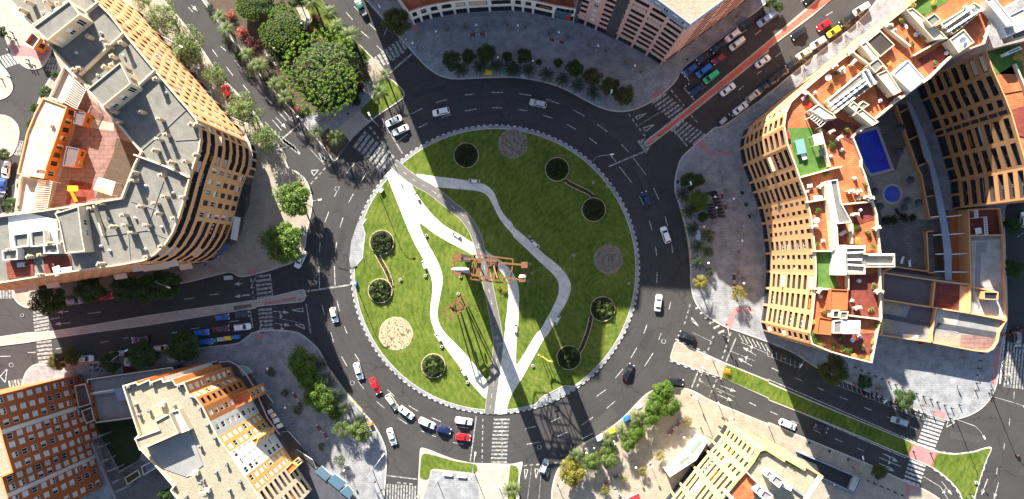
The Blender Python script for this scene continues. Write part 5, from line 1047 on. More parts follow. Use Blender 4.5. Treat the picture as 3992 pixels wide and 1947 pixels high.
CARS = '''C2 1003 240 -.33 -1 hatch navy|dark blue hatchback driving alone past the north-east planting beds
C2 1150 515 -.35 -1 suv white|white compact car in the east lane beside the cafe plaza
C2 1095 1028 .12 -1 saloon white|white saloon with dark sunroof south of the gravel bed on the ring road
C1 190 780 -1 -.22 wagon silver|silver estate car on the ring road below the north plaza
B1 1390 842 -1 .22 wagon white|white estate car alone on the ring road north of the round beds
B1 1033 910 -1 .5 saloon white|white saloon waiting at the north-west stop line, outer lane
B1 1085 980 -1 .45 saloon white|white saloon waiting at the north-west stop line, inner lane
B2 583 1118 .22 1 hatch white|white hatchback at the west side give-way on the ring road
B2 330 700 -.45 .9 pickup white|white pickup half hidden under the western plaza tree
B3 767 290 .3 1 wagon white|white estate first in the curving south-west queue, ahead of a red car
B3 893 402 .5 1 saloon red|bright red saloon between two white cars in the south-west queue
B3 1020 523 .72 1 wagon cream|cream taxi estate behind the red saloon in the south-west queue
B3 1127 603 1 .75 saloon white|white saloon just past the cream taxi on the southern curve
B3 1283 683 1 .45 wagon white|white estate directly ahead of the dark blue car at the south crossing
B3 1410 733 1 .25 hatch navy|dark blue hatchback between white estate and red car at the south crossing
B3 1555 790 1 .12 hatch red|small red hatchback stopped at the south zebra crossing
B3 1560 667 1 .14 wagon white|white estate stopped nearest the island at the south crossing
B3 1018 785 .33 1 saloon white|white saloon leaving the ring road by the south-west exit
C3 235 1010 .38 -1 hatch silver|silver hatchback at the southern give-way triangles
C3 867 295 .52 -1 saloon black|black car with roof bars alone on the south-east ring road
C3 1220 370 1 .08 suv black|black car with red tail lights at the edge of the leafy corner tree
C3 1310 30 -1 -.42 suv black|black car beside the planted median nose at the east entry
D3 998 670 -1 -.32 wagon silver|silver estate with black glass roof on the south-eastern avenue
D3 155 693 1 .42 suv white|white off-roader on the lower carriageway of the south-eastern avenue
D3 403 720 1 .4 hatch black|black hatchback following the white off-roader by the grassy median
D3 1885 50 .05 1 hatch grey|grey hatchback on the eastern side street by the wide crossing
D1 425 190 -1 .66 hatch red|bright red hatchback beside a yellow car on the north-eastern avenue
D1 502 238 -1 .66 hatch yellow|bright yellow hatchback parked on the north-eastern avenue
D1 238 252 -1 .7 saloon black|black saloon driving along the red cycle strip of the north-eastern avenue
D1 22 122 -1 .7 wagon light_blue|pale blue estate at the sunny end of the north-eastern avenue
D1 385 322 -1 .62 wagon white|white estate parked under a bare tree south of the yellow car
D1 275 405 -1 .66 saloon cream|dusty cream saloon parked between bare trees on the avenue
D1 190 480 -1 .66 hatch black|black hatchback parked under a bare tree behind the dusty cream saloon
D1 100 560 -1 .7 saloon grey|dark grey saloon parked behind the black hatchback on the avenue
D1 600 150 -1 .66 wagon black|black estate parked under a bare tree near the yellow car
D1 705 70 -1 .66 van white|white people carrier parked at the far end of the avenue
D1 25 625 -1 .66 saloon navy|navy saloon parked in shade next to the black container row
D1 330 -20 -1 .7 saloon black|black saloon at the edge of the sunlit avenue
C1 1335 527 -1 .72 wagon mid_blue|mid-blue estate parked first by the north plaza corner
C1 1438 533 -1 .75 van blue|bright blue van waiting on the avenue beside a green van
C1 1492 580 -1 .75 van green|bright green van waiting beside the red cycle strip
C1 1387 678 -1 .75 saloon navy|navy saloon first at the stop line of the north-eastern avenue
C1 1550 445 -1 .72 hatch dark_red|dark red hatchback third in the avenue queue
C1 1435 437 -1 .74 hatch black|black hatchback parked between mid-blue estate and a black estate
C1 1550 352 -1 .74 wagon black|black estate parked under the pink block by the avenue
C1 1658 267 -1 .74 wagon white|white estate parked beside a moving white van on the avenue
C1 1688 330 -1 .76 van white|white van driving down the avenue past the white parked estate
C1 1748 187 -1 .72 suv black|black off-roader parked at the end of the avenue bay
C1 1900 150 -1 .7 wagon light_blue|pale blue estate leading towards the avenue queue
C1 1883 463 1 -.74 saloon white|white saloon driving away up the avenue, farthest of three
C1 1620 675 1 -.76 saloon white|white saloon driving away up the avenue opposite the green van
C1 1715 815 1 -.78 saloon white|white saloon parked by the curved peach block on the avenue
C1 1812 722 1 -.8 wagon cream|cream estate parked ahead of the white saloon by a bare tree
C1 1903 645 1 -.76 saloon black|black saloon parked ahead of the cream estate by a bare tree
B1 787 58 -.55 -1 pickup dark_green|teal green pickup driving up the northern boulevard
A2 1670 1137 1 -.14 hatch mid_blue|mid-blue hatchback waiting beside the western median
A2 1820 1117 1 -.14 hatch black|black hatchback first at the western stop line beside the median
A2 1822 1210 1 -.12 wagon white|white estate first at the western stop line in the middle lane
A2 1663 1223 1 -.12 saloon maroon|maroon saloon behind the white estate at the western stop line
A3 1517 3 1 -.12 hatch blue|bright blue hatchback third in the western queue
A3 1547 70 1 -.08 hatch blue|bright blue hatchback parked beside the green bottle bank
A3 1053 52 -1 .12 saloon maroon|maroon saloon on its own in the western avenue shade
A3 637 200 1 -.08 wagon white|white estate parked in the open between two street trees
A3 515 217 1 -.16 hatch white|white hatchback parked half under a street tree, west of a white estate
A3 873 165 1 -.14 hatch silver|silver hatchback parked just west of the hexagonal kiosk
A3 1212 120 1 -.1 hatch white|white hatchback partly under the largest south pavement tree
A3 1430 88 1 -.1 saloon silver|silver saloon poking out of the tree crown near the blue parked car
A2 558 1015 1 -.14 wagon silver|silver estate parked between two dark trees under the orange block
A2 790 982 1 -.14 hatch red|red hatchback parked in deep shade between dark trees
A2 1012 943 1 -.14 hatch white|white hatchback peeping out between dark trees under the orange block
A2 45 25 .12 -1 saloon white|white saloon parked on the narrow western lane, northernmost
A2 25 122 .12 -1 saloon mid_blue|mid-blue saloon parked on the narrow western lane
A2 12 240 .12 -1 hatch black|black hatchback parked behind the blue saloon on the western lane
D2 1930 400 .05 -1 hatch white|white hatchback half out of view beside the east street tree
A1 1705 690 -.5 -1 hatch red|small red hatchback glimpsed under pale trees of the boulevard
A1 1140 210 -.6 -1 hatch dark_green|dark green hatchback hidden beneath boulevard trees by the orange block
A1 1590 740 -.5 -1 hatch silver|silver hatchback parked at the foot of the long peach facade'''
for row in CARS.split('\n'):
    a, lab = row.split('|'); c_, x, y, dx, dy, typ, col = a.split()
    p = P(c_, float(x), float(y), .8); ang = math.atan2(-float(dy), float(dx))
    o = place(('car', typ, col), car_maker(typ, col, 'glass' if 'glass roof' in lab else None), (p.x, p.y, .01), ang, lab, None)
    nm = 'parked_car' if 'parked' in lab or 'under' in lab else ('van' if typ == 'van' else 'pickup_truck' if typ == 'pickup' else 'car')
    o.name = nm; o['category'] = 'van' if typ == 'van' else 'pickup truck' if typ == 'pickup' else 'car'
    if 'parked' in lab: o['group'] = 'cars parked along the kerbs'
    elif 'queue' in lab or 'stop line' in lab or 'crossing' in lab: o['group'] = 'cars waiting in the queues'
# motorbikes and bicycles
def mk_moto():
    r = thing('motorbike', '', 'motorbike')
    for x in (-.62, .62):
        q = MB(); q.lathe([(.22, -.05), (.29, -.05), (.30, 0), (.29, .05), (.22, .05)], 'tyre', 14); o = q.obj('wheel', r, True, (x, 0, .30)); o.rotation_euler = (R(90), 0, 0)
    q = MB(); q.bar((-.65, 0, .45), (.45, 0, .6), .22, .25, 'plastic_dark'); q.bar((.3, 0, .5), (.42, 0, 1.0), .3, .12, 'frame_white'); q.obj('body', r)
    q = MB(); q.bar((-.6, 0, .78), (.05, 0, .8), .28, .1, 'black_paint'); q.obj('seat', r); q = MB(); q.bar((.35, -.34, 1.02), (.35, .34, 1.02), .05, .05, 'steel'); q.obj('handlebar', r); return r
def mk_bike():
    r = thing('bicycle', '', 'bicycle')
    for x in (-.52, .52):
        q = MB(); q.lathe([(.30, -.02), (.34, -.02), (.34, .02), (.30, .02)], 'tyre', 16); o = q.obj('wheel', r, True, (x, 0, .34)); o.rotation_euler = (R(90), 0, 0)
    q = MB()
    for a_, b_ in (((-.52, 0, .34), (-.12, 0, .80)), ((-.12, 0, .8), (.4, 0, .8)), ((-.02, 0, .32), (.42, 0, .78)), ((-.52, 0, .34), (-.02, 0, .32)), ((-.02, 0, .32), (-.14, 0, .9)), ((.52, 0, .34), (.40, 0, .95))): q.bar(a_, b_, .05, .05, 'cloth_red')
    q.obj('frame', r); q = MB(); q.bar((.4, -.28, .98), (.4, .28, .98), .04, .04, 'steel'); q.obj('handlebar', r); q = MB(); q.box(-.28, 0, -.07, .07, .9, .96, 'black_paint'); q.obj('saddle', r); return r
for lab, grp, s_, dx, dy, kd in (('motorbike standing in the long striped bay of the south-eastern avenue', 'motorbikes in the south-eastern bay', 'D3 125,185 390,270 740,470 795,470 830,475 870,500 940,540 970,545 1110,600 1150,610', .25, 1, 'm'),
                                 ('white scooter parked on the south-western pavement between white cars and kiosk', 'scooters by the south-western kiosk', 'A3 693,250 690,285 730,250 745,285', 1, .2, 'm'),
                                 ('scooter waiting at the head of the north-eastern avenue kerb', 'scooters at the north-eastern avenue', 'C1 1290,655 1315,640 1620,870 1645,880', 1, -.7, 'm')):
    for k, p in enumerate(PL(s_, .8)): place('moto', mk_moto, (p.x, p.y, .13 if 'bay' not in lab and 'avenue kerb' not in lab else .01), math.atan2(-dy, dx)+rnd.uniform(-.2, .2), lab, grp)
for k, p in enumerate(PL('D3 1790,15 1815,30 1850,10 1895,930 D2 1890,1210 1915,1230 D3 720,468 660,395', .8)):
    place('bike', mk_bike, (p.x, p.y, .01), R(40+k*37), 'bicycle leaning by the eastern side street and its kerb', 'bicycles near the eastern streets')
# ================================================================ TREES AND PLANTS
def leafs(b, cx, cy, cz, n, rad, size, m, shell=.35, flat=.8, rr=rnd):
    mi = b.mi(m)
    for _ in range(n):
        while True:
            x, y, z = rr.uniform(-1, 1), rr.uniform(-1, 1), rr.uniform(-1, 1); d = x*x+y*y+z*z
            if shell < d <= 1: break
        c = Vector((cx+x*rad, cy+y*rad, cz+z*rad*flat)); nrm = (Vector((x, y, z+.5))+Vector((rr.uniform(-.8, .8), rr.uniform(-.8, .8), rr.uniform(-.4, .8)))).normalized()
        t = nrm.orthogonal().normalized(); t = (Matrix.Rotation(rr.uniform(0, 6.28), 3, nrm) @ t); u = nrm.cross(t); s = size*rr.uniform(.6, 1.35); k = len(b.v)
        b.v += [tuple(c-t*s-u*s*.1), tuple(c+u*s*.5-nrm*s*.15), tuple(c+t*s), tuple(c-u*s*.55-nrm*s*.1)]; b.f.append((k, k+1, k+2, k+3)); b.m.append(mi)
def tree_maker(kind, leaf, seed):
    def mk_():
        rr = random.Random(seed); r = thing('broadleaf_tree', '', 'tree'); cr = MB(); tk = MB(); Rr = 4.0
        nl, per, size, lr, hz = dict(lush=(13, 330, .20, (.28, .46), 5.6), sparse=(13, 170, .18, (.26, .40), 5.2), bare=(9, 16, .13, (.25, .4), 4.2), ficus=(22, 700, .13, (.22, .34), 6.0))[kind]
        tk.tube([(0, 0, 0), (.05, .03, hz*.3), (.0, .1, hz*.55)], [.26, .2, .16], 'bark', 8)
        lobes = [(0, 0, hz+1.2)]
        for k in range(nl-1):
            a = 6.283*k*.618; q = Rr*(.32+.42*math.sqrt((k+1)/nl)); lobes.append((q*math.cos(a)+rr.uniform(-.4, .4), q*math.sin(a)+rr.uniform(-.4, .4), hz+rr.uniform(-1.1, 1.1)-q*.12))
        for (x, y, z) in lobes:
            rad = Rr*rr.uniform(*lr)
            if kind != 'ficus':
                leafs(cr, x, y, z, per, rad, size, leaf, .25, .75, rr)
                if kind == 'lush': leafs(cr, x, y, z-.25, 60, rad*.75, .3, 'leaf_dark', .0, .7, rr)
            pth = [Vector((0, .08, hz*.5)), Vector((x*.45, y*.45, hz*.72)), Vector((x*.85, y*.85, z-.1))]
            tk.tube(pth, [.12, .07, .03], 'bark', 6)
            nb = 7 if kind in ('bare', 'sparse') else 3
            for t in range(nb):
                e = pth[2]+Vector((rr.uniform(-1, 1), rr.uniform(-1, 1), rr.uniform(-.2, .8)))*rad*.9; st = pth[1].lerp(pth[2], rr.uniform(.3, 1)); tk.tube([st, st.lerp(e, .55)+Vector((0, 0, .15)), e], [.035, .022, .01], 'bark', 4, False)
        if kind == 'ficus':
            LB = [Vector((rr.gauss(0, 1), rr.gauss(0, 1), abs(rr.gauss(.3, .6)))).normalized() for _ in range(17)]
            for t in range(430):
                a, q = 2.39996*t, math.sqrt((t+.5)/430); el = math.acos(min(1, q)); d0 = Vector((math.cos(a)*q, math.sin(a)*q, math.sin(el))); nr = max(d0.dot(l_) for l_ in LB); bump = .80+.26*max(0, min(1, (nr-.80)/.17)); q *= rr.uniform(.97, 1.05)
                if nr < .84 and rr.random() < .6: continue
                0
                u = Vector((math.cos(a)*q, math.sin(a)*q, math.sin(el)*.72)); c = Vector((u.x*Rr*bump, u.y*Rr*bump, hz-1.6+u.z*Rr*bump+rr.uniform(-.2, .25)))+Vector((rr.uniform(-.1, .1), rr.uniform(-.1, .1), 0))
                leafs(cr, c.x, c.y, c.z+.08, 20, .17, .07, leaf, 0, 1.3, rr)
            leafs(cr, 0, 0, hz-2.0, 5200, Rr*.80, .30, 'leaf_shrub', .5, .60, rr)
        tk.obj('trunk', r, True); cr.obj('crown', r); return r
    return mk_
def palm_maker(leaf, seed, h=6.0, nf=24):
    def mk_():
        rr = random.Random(seed); r = thing('palm_tree', '', 'palm'); tk = MB(); tk.tube([(0, 0, 0), (.08, .05, h*.5), (0, 0, h)], [.32, .24, .22], 'palm_bark', 9); tk.obj('trunk', r, True)
        b = MB(); mi = b.mi(leaf)
        for k in range(nf):
            a = 6.283*k*.618+rr.uniform(-.2, .2); el = rr.uniform(-.15, 1.1); Lf = rr.uniform(2.3, 3.1); pts = []
            for i in range(9):
                t = i/8; rad = Lf*t*math.cos(el*(1-t*.7)); z = h+Lf*(math.sin(el)*t-.75*t*t)+.1; pts.append(Vector((rad*math.cos(a), rad*math.sin(a), z)))
            for i in range(8):
                d = (pts[i+1]-pts[i]); sd = Vector((-math.sin(a), math.cos(a), 0)); wl = .62*math.sin(math.pi*(.12+.8*(i+1)/9))+.08
                for j in (0, .5):
                    o = pts[i]+d*j
                    for s in (-1, 1):
                        tip = o+sd*s*wl+d.normalized()*.35+Vector((0, 0, -.18)); k0 = len(b.v); b.v += [tuple(o), tuple(o+d*.30), tuple(tip)]; b.f.append((k0, k0+1, k0+2)); b.m.append(mi)
                k0 = len(b.v); b.v += [tuple(pts[i]-sd*.035), tuple(pts[i]+sd*.035), tuple(pts[i+1]+sd*.03), tuple(pts[i+1]-sd*.03)]; b.f.append((k0, k0+1, k0+2, k0+3)); b.m.append(mi)
        b.obj('fronds', r); return r
    return mk_
def bush_maker(leaf, seed, n=5):
    def mk_():
        rr = random.Random(seed); r = thing('shrub', '', 'shrub'); b = MB()
        for k in range(n): a = 6.283*k/n; leafs(b, .5*math.cos(a)*(k > 0), .5*math.sin(a)*(k > 0), .55, 90, .55, .11, leaf, .2, .9, rr)
        b.obj('foliage', r); t = MB(); t.tube([(0, 0, 0), (0, 0, .6)], [.06, .04], 'bark', 5); t.obj('stem', r); return r
    return mk_
def plant(kind, leaf, s, label, group, z=.13, hz=5.5, seeds=3, base_r=4.0, cat=None, ordinal=True):
    """s: 'crop x,y,r ...' crown centres and crown radius in sheet pixels; trees are numbered along their row"""
    c = 'F'; k = 0
    for t in s.split():
        if ',' not in t: c = t; continue
        x, y, rpx = map(float, t.split(',')); sc = rpx/28.6/base_r*.98; p = P(c, x, y, z+hz*sc)
        sd = k % seeds+11*len(leaf); key = (kind, leaf, sd)
        mkr = palm_maker(leaf, sd) if kind == 'palm' else bush_maker(leaf, sd) if kind == 'bush' else tree_maker(kind, leaf, sd)
        zs = sc*rnd.uniform(.92, 1.08)*(.58 if kind == 'ficus' else 1)
        if kind == 'palm': zs = sc = max(.75, min(1.25, sc))
        o = place(key, mkr, (p.x, p.y, z), rnd.uniform(0, 6.28), (ORD[k]+' '+label if ordinal else label), group, (sc, sc, zs))
        if kind == 'bare': o.name = 'bare_tree'
        if kind == 'ficus': o.name = 'ficus_tree'
        k += 1
T = plant
T('ficus', 'leaf_ficus', 'B1 505,545,305', 'enormous domed ficus tree with bright tufted crown in the boulevard garden', None, hz=3.3, ordinal=False, seeds=1)
T('ficus', 'leaf_ficus', 'B1 185,205,172', 'second largest tufted ficus, north-west of the enormous domed one', None, hz=3.3, ordinal=False, seeds=1)
T('ficus', 'leaf_ficus', 'A1 1870,30,130', 'tufted ficus by the red shrubs at the top of the garden', None, hz=3.3, ordinal=False, seeds=1)
T('lush', 'leaf_olive', 'B1 1065,160,112', 'dark rounded tree at the western corner of the shop podium', None, ordinal=False)
T('lush', 'leaf_dark', 'B1 60,30,90 B1 300,-10,80', 'dark garden tree north of the two tufted ficus crowns', 'dark garden trees')
T('sparse', 'leaf_pale', 'A1 1060,0,80 1235,125,135 1380,300,140 1420,395,110 1615,560,95 1800,800,120 1870,860,110 B1 60,1050,112', 'pale feathery tree from the north along the peach facade', 'feathery trees along the boulevard pavement')
T('lush', 'leaf_bright', 'B2 275,240,140', 'bright green tree at the western plaza edge, northern of two', None, ordinal=False); T('lush', 'leaf_bright', 'B2 195,570,165', 'broad bright green tree shading the white pickup', None, ordinal=False)
T('lush', 'leaf_dark', 'A2 370,1000,128 680,925,112 920,915,105 1110,930,110 1240,885,125', 'dark shaded street tree from the west below the orange block', 'dark trees below the orange block')
T('lush', 'leaf_dark', 'A1 10,240,45 340,690,52 410,560,32 260,810,36 225,930,32 15,1165,50 A2 80,290,58 140,140,20 20,720,40', 'small dark tree from the north along the western lane', 'small trees along the western lane')
T('lush', 'leaf_olive', 'A3 430,220,72 530,180,70', 'olive street tree west of the parked white estate', 'olive trees on the south-western pavement'); T('lush', 'leaf_dark', 'A3 830,225,85 1085,170,115 1370,110,125 1250,1230,55', 'dark street tree eastwards along the south-western pavement', 'dark trees on the south-western pavement')
T('lush', 'leaf_dark', 'B1 1475,460,78 1600,430,58 1730,400,78 1890,430,42 C1 80,420,62 195,470,26 340,475,38 470,515,70', 'dark shaded tree from the west in the north plaza planting strip', 'trees of the north plaza strip')
T('lush', 'leaf_olive', 'C1 600,575,74 735,650,75 835,725,80', 'olive tree from the west at the eastern end of the plaza strip', 'olive trees of the north plaza strip')
T('bare', 'leaf_olive', 'B1 1430,210,52 1570,190,62 1735,175,52 1890,180,48 C1 100,190,52 270,240,46 410,270,42 570,330,42 700,370,42 850,460,42 970,530,48', 'leafless plaza tree from the west beside the shop fronts', 'leafless trees of the north plaza', seeds=2)
T('palm', 'leaf_palm', 'A1 1650,130,70 1700,220,75 1850,410,70 1915,500,60 B1 30,490,70 140,640,75 215,735,75', 'palm from the north on the western edge of the boulevard garden', 'palms on the western garden edge', hz=6, base_r=3)
T('palm', 'leaf_palm', 'B1 410,10,75 550,90,70 600,190,75 700,270,95', 'palm from the north on the eastern edge of the boulevard garden', 'palms on the eastern garden edge', hz=6, base_r=3)
T('palm', 'leaf_palm', 'B1 965,565,65', 'palm growing at the top of the small triangular lawn', None, hz=6, base_r=3, ordinal=False); T('palm', 'leaf_palm', 'B1 930,690,75', 'palm in the middle of the small triangular lawn', None, hz=6, base_r=3, ordinal=False); T('palm', 'leaf_palm', 'B1 445,1000,70', 'palm just west of the diamond shaped planter', None, hz=6, base_r=3, ordinal=False); T('palm', 'leaf_palm', 'B1 590,1040,75', 'palm standing inside the diamond shaped planter', None, hz=6, base_r=3, ordinal=False)
T('palm', 'leaf_palm_dark', 'B1 1545,530,60 1680,510,55 1805,505,55 1920,520,55 C1 5,525,55 120,530,60 255,560,65 375,595,65 490,645,60 600,700,50', 'small dark palm from the west along the north ring kerb', 'dark palms along the north ring kerb', hz=6, base_r=3)
T('palm', 'leaf_palm_dark', 'C2 1275,210,55 1325,340,50 1350,465,50 1395,600,55 1395,725,60', 'dark palm from the north along the east ring kerb', 'dark palms along the east ring kerb', hz=6, base_r=3); T('palm', 'leaf_yellow', 'C2 1415,870,65', 'sunlit yellow-green palm on the east plaza kerb', None, hz=6, base_r=3, ordinal=False)
T('palm', 'leaf_palm_dark', 'B3 480,240,55 530,360,55 600,470,60 670,570,65 780,650,55', 'dark palm from the north along the south-west ring kerb', 'dark palms along the south-west ring kerb', hz=6, base_r=3)
T('palm', 'leaf_palm', 'C3 480,920,60 715,790,60 820,740,60 930,630,60 15,1180,60 B3 1905,1180,50', 'palm from the east kerb of the southern plaza, counted in planting order', 'palms of the southern plaza', hz=6, base_r=3)
T('lush', 'leaf_dark', 'C2 1330,110,70 1405,100,50 1430,380,42', 'dark tree near the north end of the east plaza', 'dark trees of the east plaza'); T('lush', 'leaf_bright', 'C2 1400,255,90', 'rounded green tree beside the black cafe tables', None, ordinal=False)
T('sparse', 'leaf_dark', 'C2 1470,520,58 1470,640,46 1485,790,36', 'thin dark tree south of the glass shelter on the east plaza', 'thin trees of the east plaza'); T('sparse', 'leaf_yellow', 'C2 1700,960,70', 'thin yellowing tree beside the maroon bench of the east plaza', None, ordinal=False)
T('bare', 'leaf_olive', 'C2 1560,35,28 1605,175,28 1675,320,30 1690,480,26 1705,640,28 1705,795,28 1740,840,40', 'small leafless tree from the north along the peach crescent', 'leafless trees along the crescent', seeds=2)
T('lush', 'leaf_bright', 'C3 1130,450,95 1080,540,95 1180,560,90 1040,640,78 940,740,78 880,820,78', 'bright green tree from the north in the south-east plaza grove', 'bright trees of the south-east plaza'); T('lush', 'leaf_pale', 'C3 720,885,68 715,965,66 590,980,78', 'paler green tree westwards in the south-east plaza grove', 'paler trees of the south-east plaza')
T('lush', 'leaf_yellow', 'C3 450,1065,105 440,975,52', 'yellow-green tree at the southern crossing corner', 'yellow-green trees at the southern corner')
T('sparse', 'leaf_yellow', 'C3 1320,670,42 1110,930,46 980,1050,42 840,1110,32 690,1190,38', 'spindly yellowish tree from the east on the sunny south plaza', 'spindly trees of the south plaza')
T('lush', 'leaf_bright', 'B3 340,220,112 400,350,108 440,470,105 520,530,95 590,610,62', 'dense green tree from the north in the south-west plaza row', 'dense trees of the south-west plaza'); T('lush', 'leaf_pale', 'B3 785,745,88', 'bright round tree beside the orange litter bin at the south-west exit', None, ordinal=False); T('sparse', 'leaf_pale', 'B3 640,730,72', 'thin pale tree west of the bright round tree', None, ordinal=False)
T('sparse', 'leaf_dark', 'B3 110,300,42 310,590,42 490,860,34 620,970,52 210,460,36', 'thin young tree on the shaded south-west plaza', 'thin young trees of the south-west plaza')
T('lush', 'leaf_olive', 'D3 500,280,118', 'large olive tree at the south corner of the crescent block', None, ordinal=False); T('lush', 'leaf_dark', 'D3 735,375,62 1045,500,85', 'green tree eastwards along the motorbike bay', 'green trees along the motorbike bay'); T('lush', 'leaf_olive', 'D3 840,1055,64', 'rounded tree beside the garage ramp on the south-eastern avenue', None, ordinal=False)
T('bare', 'leaf_olive', 'D3 1195,560,55 310,250,70 860,430,55 130,170,50', 'leafless tree in the pavement strip beside the motorbike bay', 'leafless trees by the motorbike bay', seeds=2)
T('lush', 'leaf_dark', 'D2 1850,450,68 1870,770,80', 'dark tree from the north on the eastern side street', 'trees of the eastern side street')
T('bare', 'leaf_yellow', 'D1 390,330,58 285,430,62 600,175,58 700,90,58 505,250,45 190,400,40 C1 1700,110,55 1815,760,40 940,-20,30', 'leafless twiggy tree over the parked cars of the north-eastern avenue', 'twiggy trees of the north-eastern avenue', seeds=2, ordinal=False)
T('lush', 'leaf_dark', 'D1 30,10,50 90,50,40', 'dark tree casting patches on the sunny avenue', 'dark trees at the avenue end')
T('bush', 'leaf_maroon', 'B1 445,130,50 A1 1885,320,50 B1 15,330,40 A1 1900,360,40', 'maroon shrub in the boulevard garden beds', 'maroon shrubs of the garden', hz=.6, base_r=1.05); T('bush', 'leaf_red', 'A1 1735,110,45 1825,245,50 B1 428,225,28 300,820,28 260,700,20', 'red flowering shrub in the boulevard garden beds', 'red shrubs of the garden', hz=.6, base_r=1.05)
T('bush', 'leaf_shrub', 'B1 520,60,40 640,240,45 690,370,45 760,440,45 810,480,40 560,240,40 A1 1580,60,40 1700,300,40 1790,420,40 1880,560,40 B1 60,590,40 120,560,35 180,640,35 250,760,35 330,850,35 380,830,30 90,450,40', 'low green shrub at the foot of the garden palms', 'low shrubs of the garden', hz=.6, base_r=1.05, ordinal=False)
T('bush', 'leaf_shrub', 'D2 900,405,42 960,398,42 1030,388,42 1100,385,36', 'clipped green shrub from the west between the pool terrace and paved court', 'clipped shrubs south of the pools', hz=.6, base_r=1.05)
T('bush', 'leaf_orange', 'C3 1615,298,30', 'bright orange flowering bush at the tip of the grassy median', None, hz=.6, base_r=1.05, ordinal=False)
T('bush', 'leaf_shrub', 'C2 1727,195,18 1755,287,18 1780,375,18', 'small clipped bush in a pot from the north at the crescent foot', 'potted bushes at the crescent foot', hz=.6, base_r=1.05)
T('bush', 'leaf_yellow', 'Z 895,625,24 960,670,26', 'little yellow bush on the grass below the rusty frame sculpture', 'yellow bushes below the sculpture', z=.17, hz=.6, base_r=1.05)
for s_, g_ in (('Y 1300,480,30 1330,530,40 1240,590,35 1190,650,30 1160,700,28 1400,430,35 1560,490,30 1720,560,38 1800,600,38 1850,650,32 1920,660,30', 'rooftop shrubs of the yellow block'),):
    c = 'Y'
    for k, t in enumerate(s_.split()[1:]):
        x, y, rp_ = map(float, t.split(',')); p = P('Y', x, y, 27.5); sc = rp_/3.68/14.8/1.0*.85
        place(('bush', 'leaf_shrub', 'k'), bush_maker('leaf_pale', 5), (p.x, p.y, 26.15), k, 'green shrub growing along the roof parapet of the yellow block', g_, sc)
for k, (c, x, y, z) in enumerate([('D3', 360, 60, 30.2), ('D3', 400, 80, 30.2), ('D3', 500, 110, 30.2), ('D3', 560, 120, 30.2), ('D3', 600, 140, 30.2), ('D3', 650, 180, 30.2), ('D3', 700, 200, 30.2), ('D3', 760, 200, 30.2), ('D3', 790, 130, 30.2), ('D3', 795, 70, 30.2), ('D3', 330, 20, 30.2), ('D2', 345, 1180, 30.2), ('D2', 840, 1190, 30.2), ('D1', 1090, 30, 30.2), ('D1', 1170, 110, 30.2), ('D1', 1250, 20, 30.2), ('D1', 1740, 390, 27.3), ('D1', 1880, 440, 27.3), ('D2', 670, 460, 30.2), ('D2', 680, 560, 30.2), ('D2', 790, 600, 30.2), ('D1', 920, 480, 30.2), ('D1', 480, 1090, 30.2)]):
    p = P(c, x, y, z+.4); place(('bush', 'mix', k % 2), bush_maker('flower_mix' if k % 2 else 'leaf_bright', 8+k % 2), (p.x, p.y, z), k, ('flowering potted shrub on a terracotta roof terrace' if k % 2 else 'green potted shrub on a terracotta roof terrace'), ('flowering roof shrubs' if k % 2 else 'green roof shrubs'), rnd.uniform(.6, 1.1))
for k in range(60):
    a_, q_ = rnd.uniform(0, 1), rnd.uniform(0, 1); p = P('B1', 60+700*a_+120*(1-q_), 60+420*a_+q_*360-40)
    place(('bush', 'leaf_shrub', 'm'), bush_maker('leaf_shrub', 77), (p.x, p.y, .15), k, 'dark ground-hugging shrub in the shaded undergrowth of the boulevard garden', 'undergrowth shrubs of the garden', rnd.uniform(1.0, 1.9))
# low planting rim under the facade trees of the north west pavement
# ================================================================ ROUND BEDS ON THE ISLAND
def round_bed(c, x, y, rpx, label, tuft, k):
    p = P(c, x, y, .3); r = rpx/28.6; root = thing('shrub_bed', label, 'flower bed', (p.x, p.y, .17)); rr = random.Random(40+k)
    b = MB(); o_ = circ(Vector((0, 0)), r, 36); i_ = circ(Vector((0, 0)), r-.2, 36); b.prism(o_, 0, .42, 'dry_bed', 'dry_bed'); b.obj('stone_rim', root)
    b = MB(); b.poly(i_, .43, 'shaded_lawn_bed_soil')
    b.obj('soil', root); b = MB()
    for t in range(80):
        a, q = rr.uniform(0, 6.28), (r-.55)*math.sqrt(rr.random()); leafs(b, q*math.cos(a), q*math.sin(a), .62+rr.uniform(-.2, .35), 70, rr.uniform(.4, .7), .15, 'leaf_shrub', .1, .9, rr)
    for t in range(7):
        a, q = rr.uniform(0, 6.28), (r-.8)*math.sqrt(rr.random()); leafs(b, q*math.cos(a), q*math.sin(a), 1.15, 60, .5, .12, tuft, .1, .8, rr)
    b.obj('foliage', root)
for k, (c, x, y, r_, lab) in enumerate([('B2', 945, 570, 93, 'round dark shrub bed at the top of the western linked pair'), ('B2', 933, 935, 93, 'round dark shrub bed at the bottom of the western linked pair'), ('B3', 1333, 250, 92, 'single round shrub bed on the southern lawn beside the pale path'), ('B1', 1580, 1172, 95, 'dark round bed on the north lawn next to the dry circle'), ('C2', 332, 22, 92, 'round dark bed at the north end of the north-eastern linked pair'), ('C2', 607, 325, 92, 'round dark bed at the south end of the north-eastern linked pair'), ('C2', 675, 1072, 95, 'round shrub bed at the upper end of the south-eastern linked pair'), ('C3', 420, 188, 93, 'round shrub bed at the lower end of the south-eastern linked pair')]):
    round_bed(c, x, y, r_, lab, 'leaf_pale' if k in (1, 2, 6, 7) else 'leaf_shrub', k)  # shaded beds get darker tufts, their shade put into the leaf colour
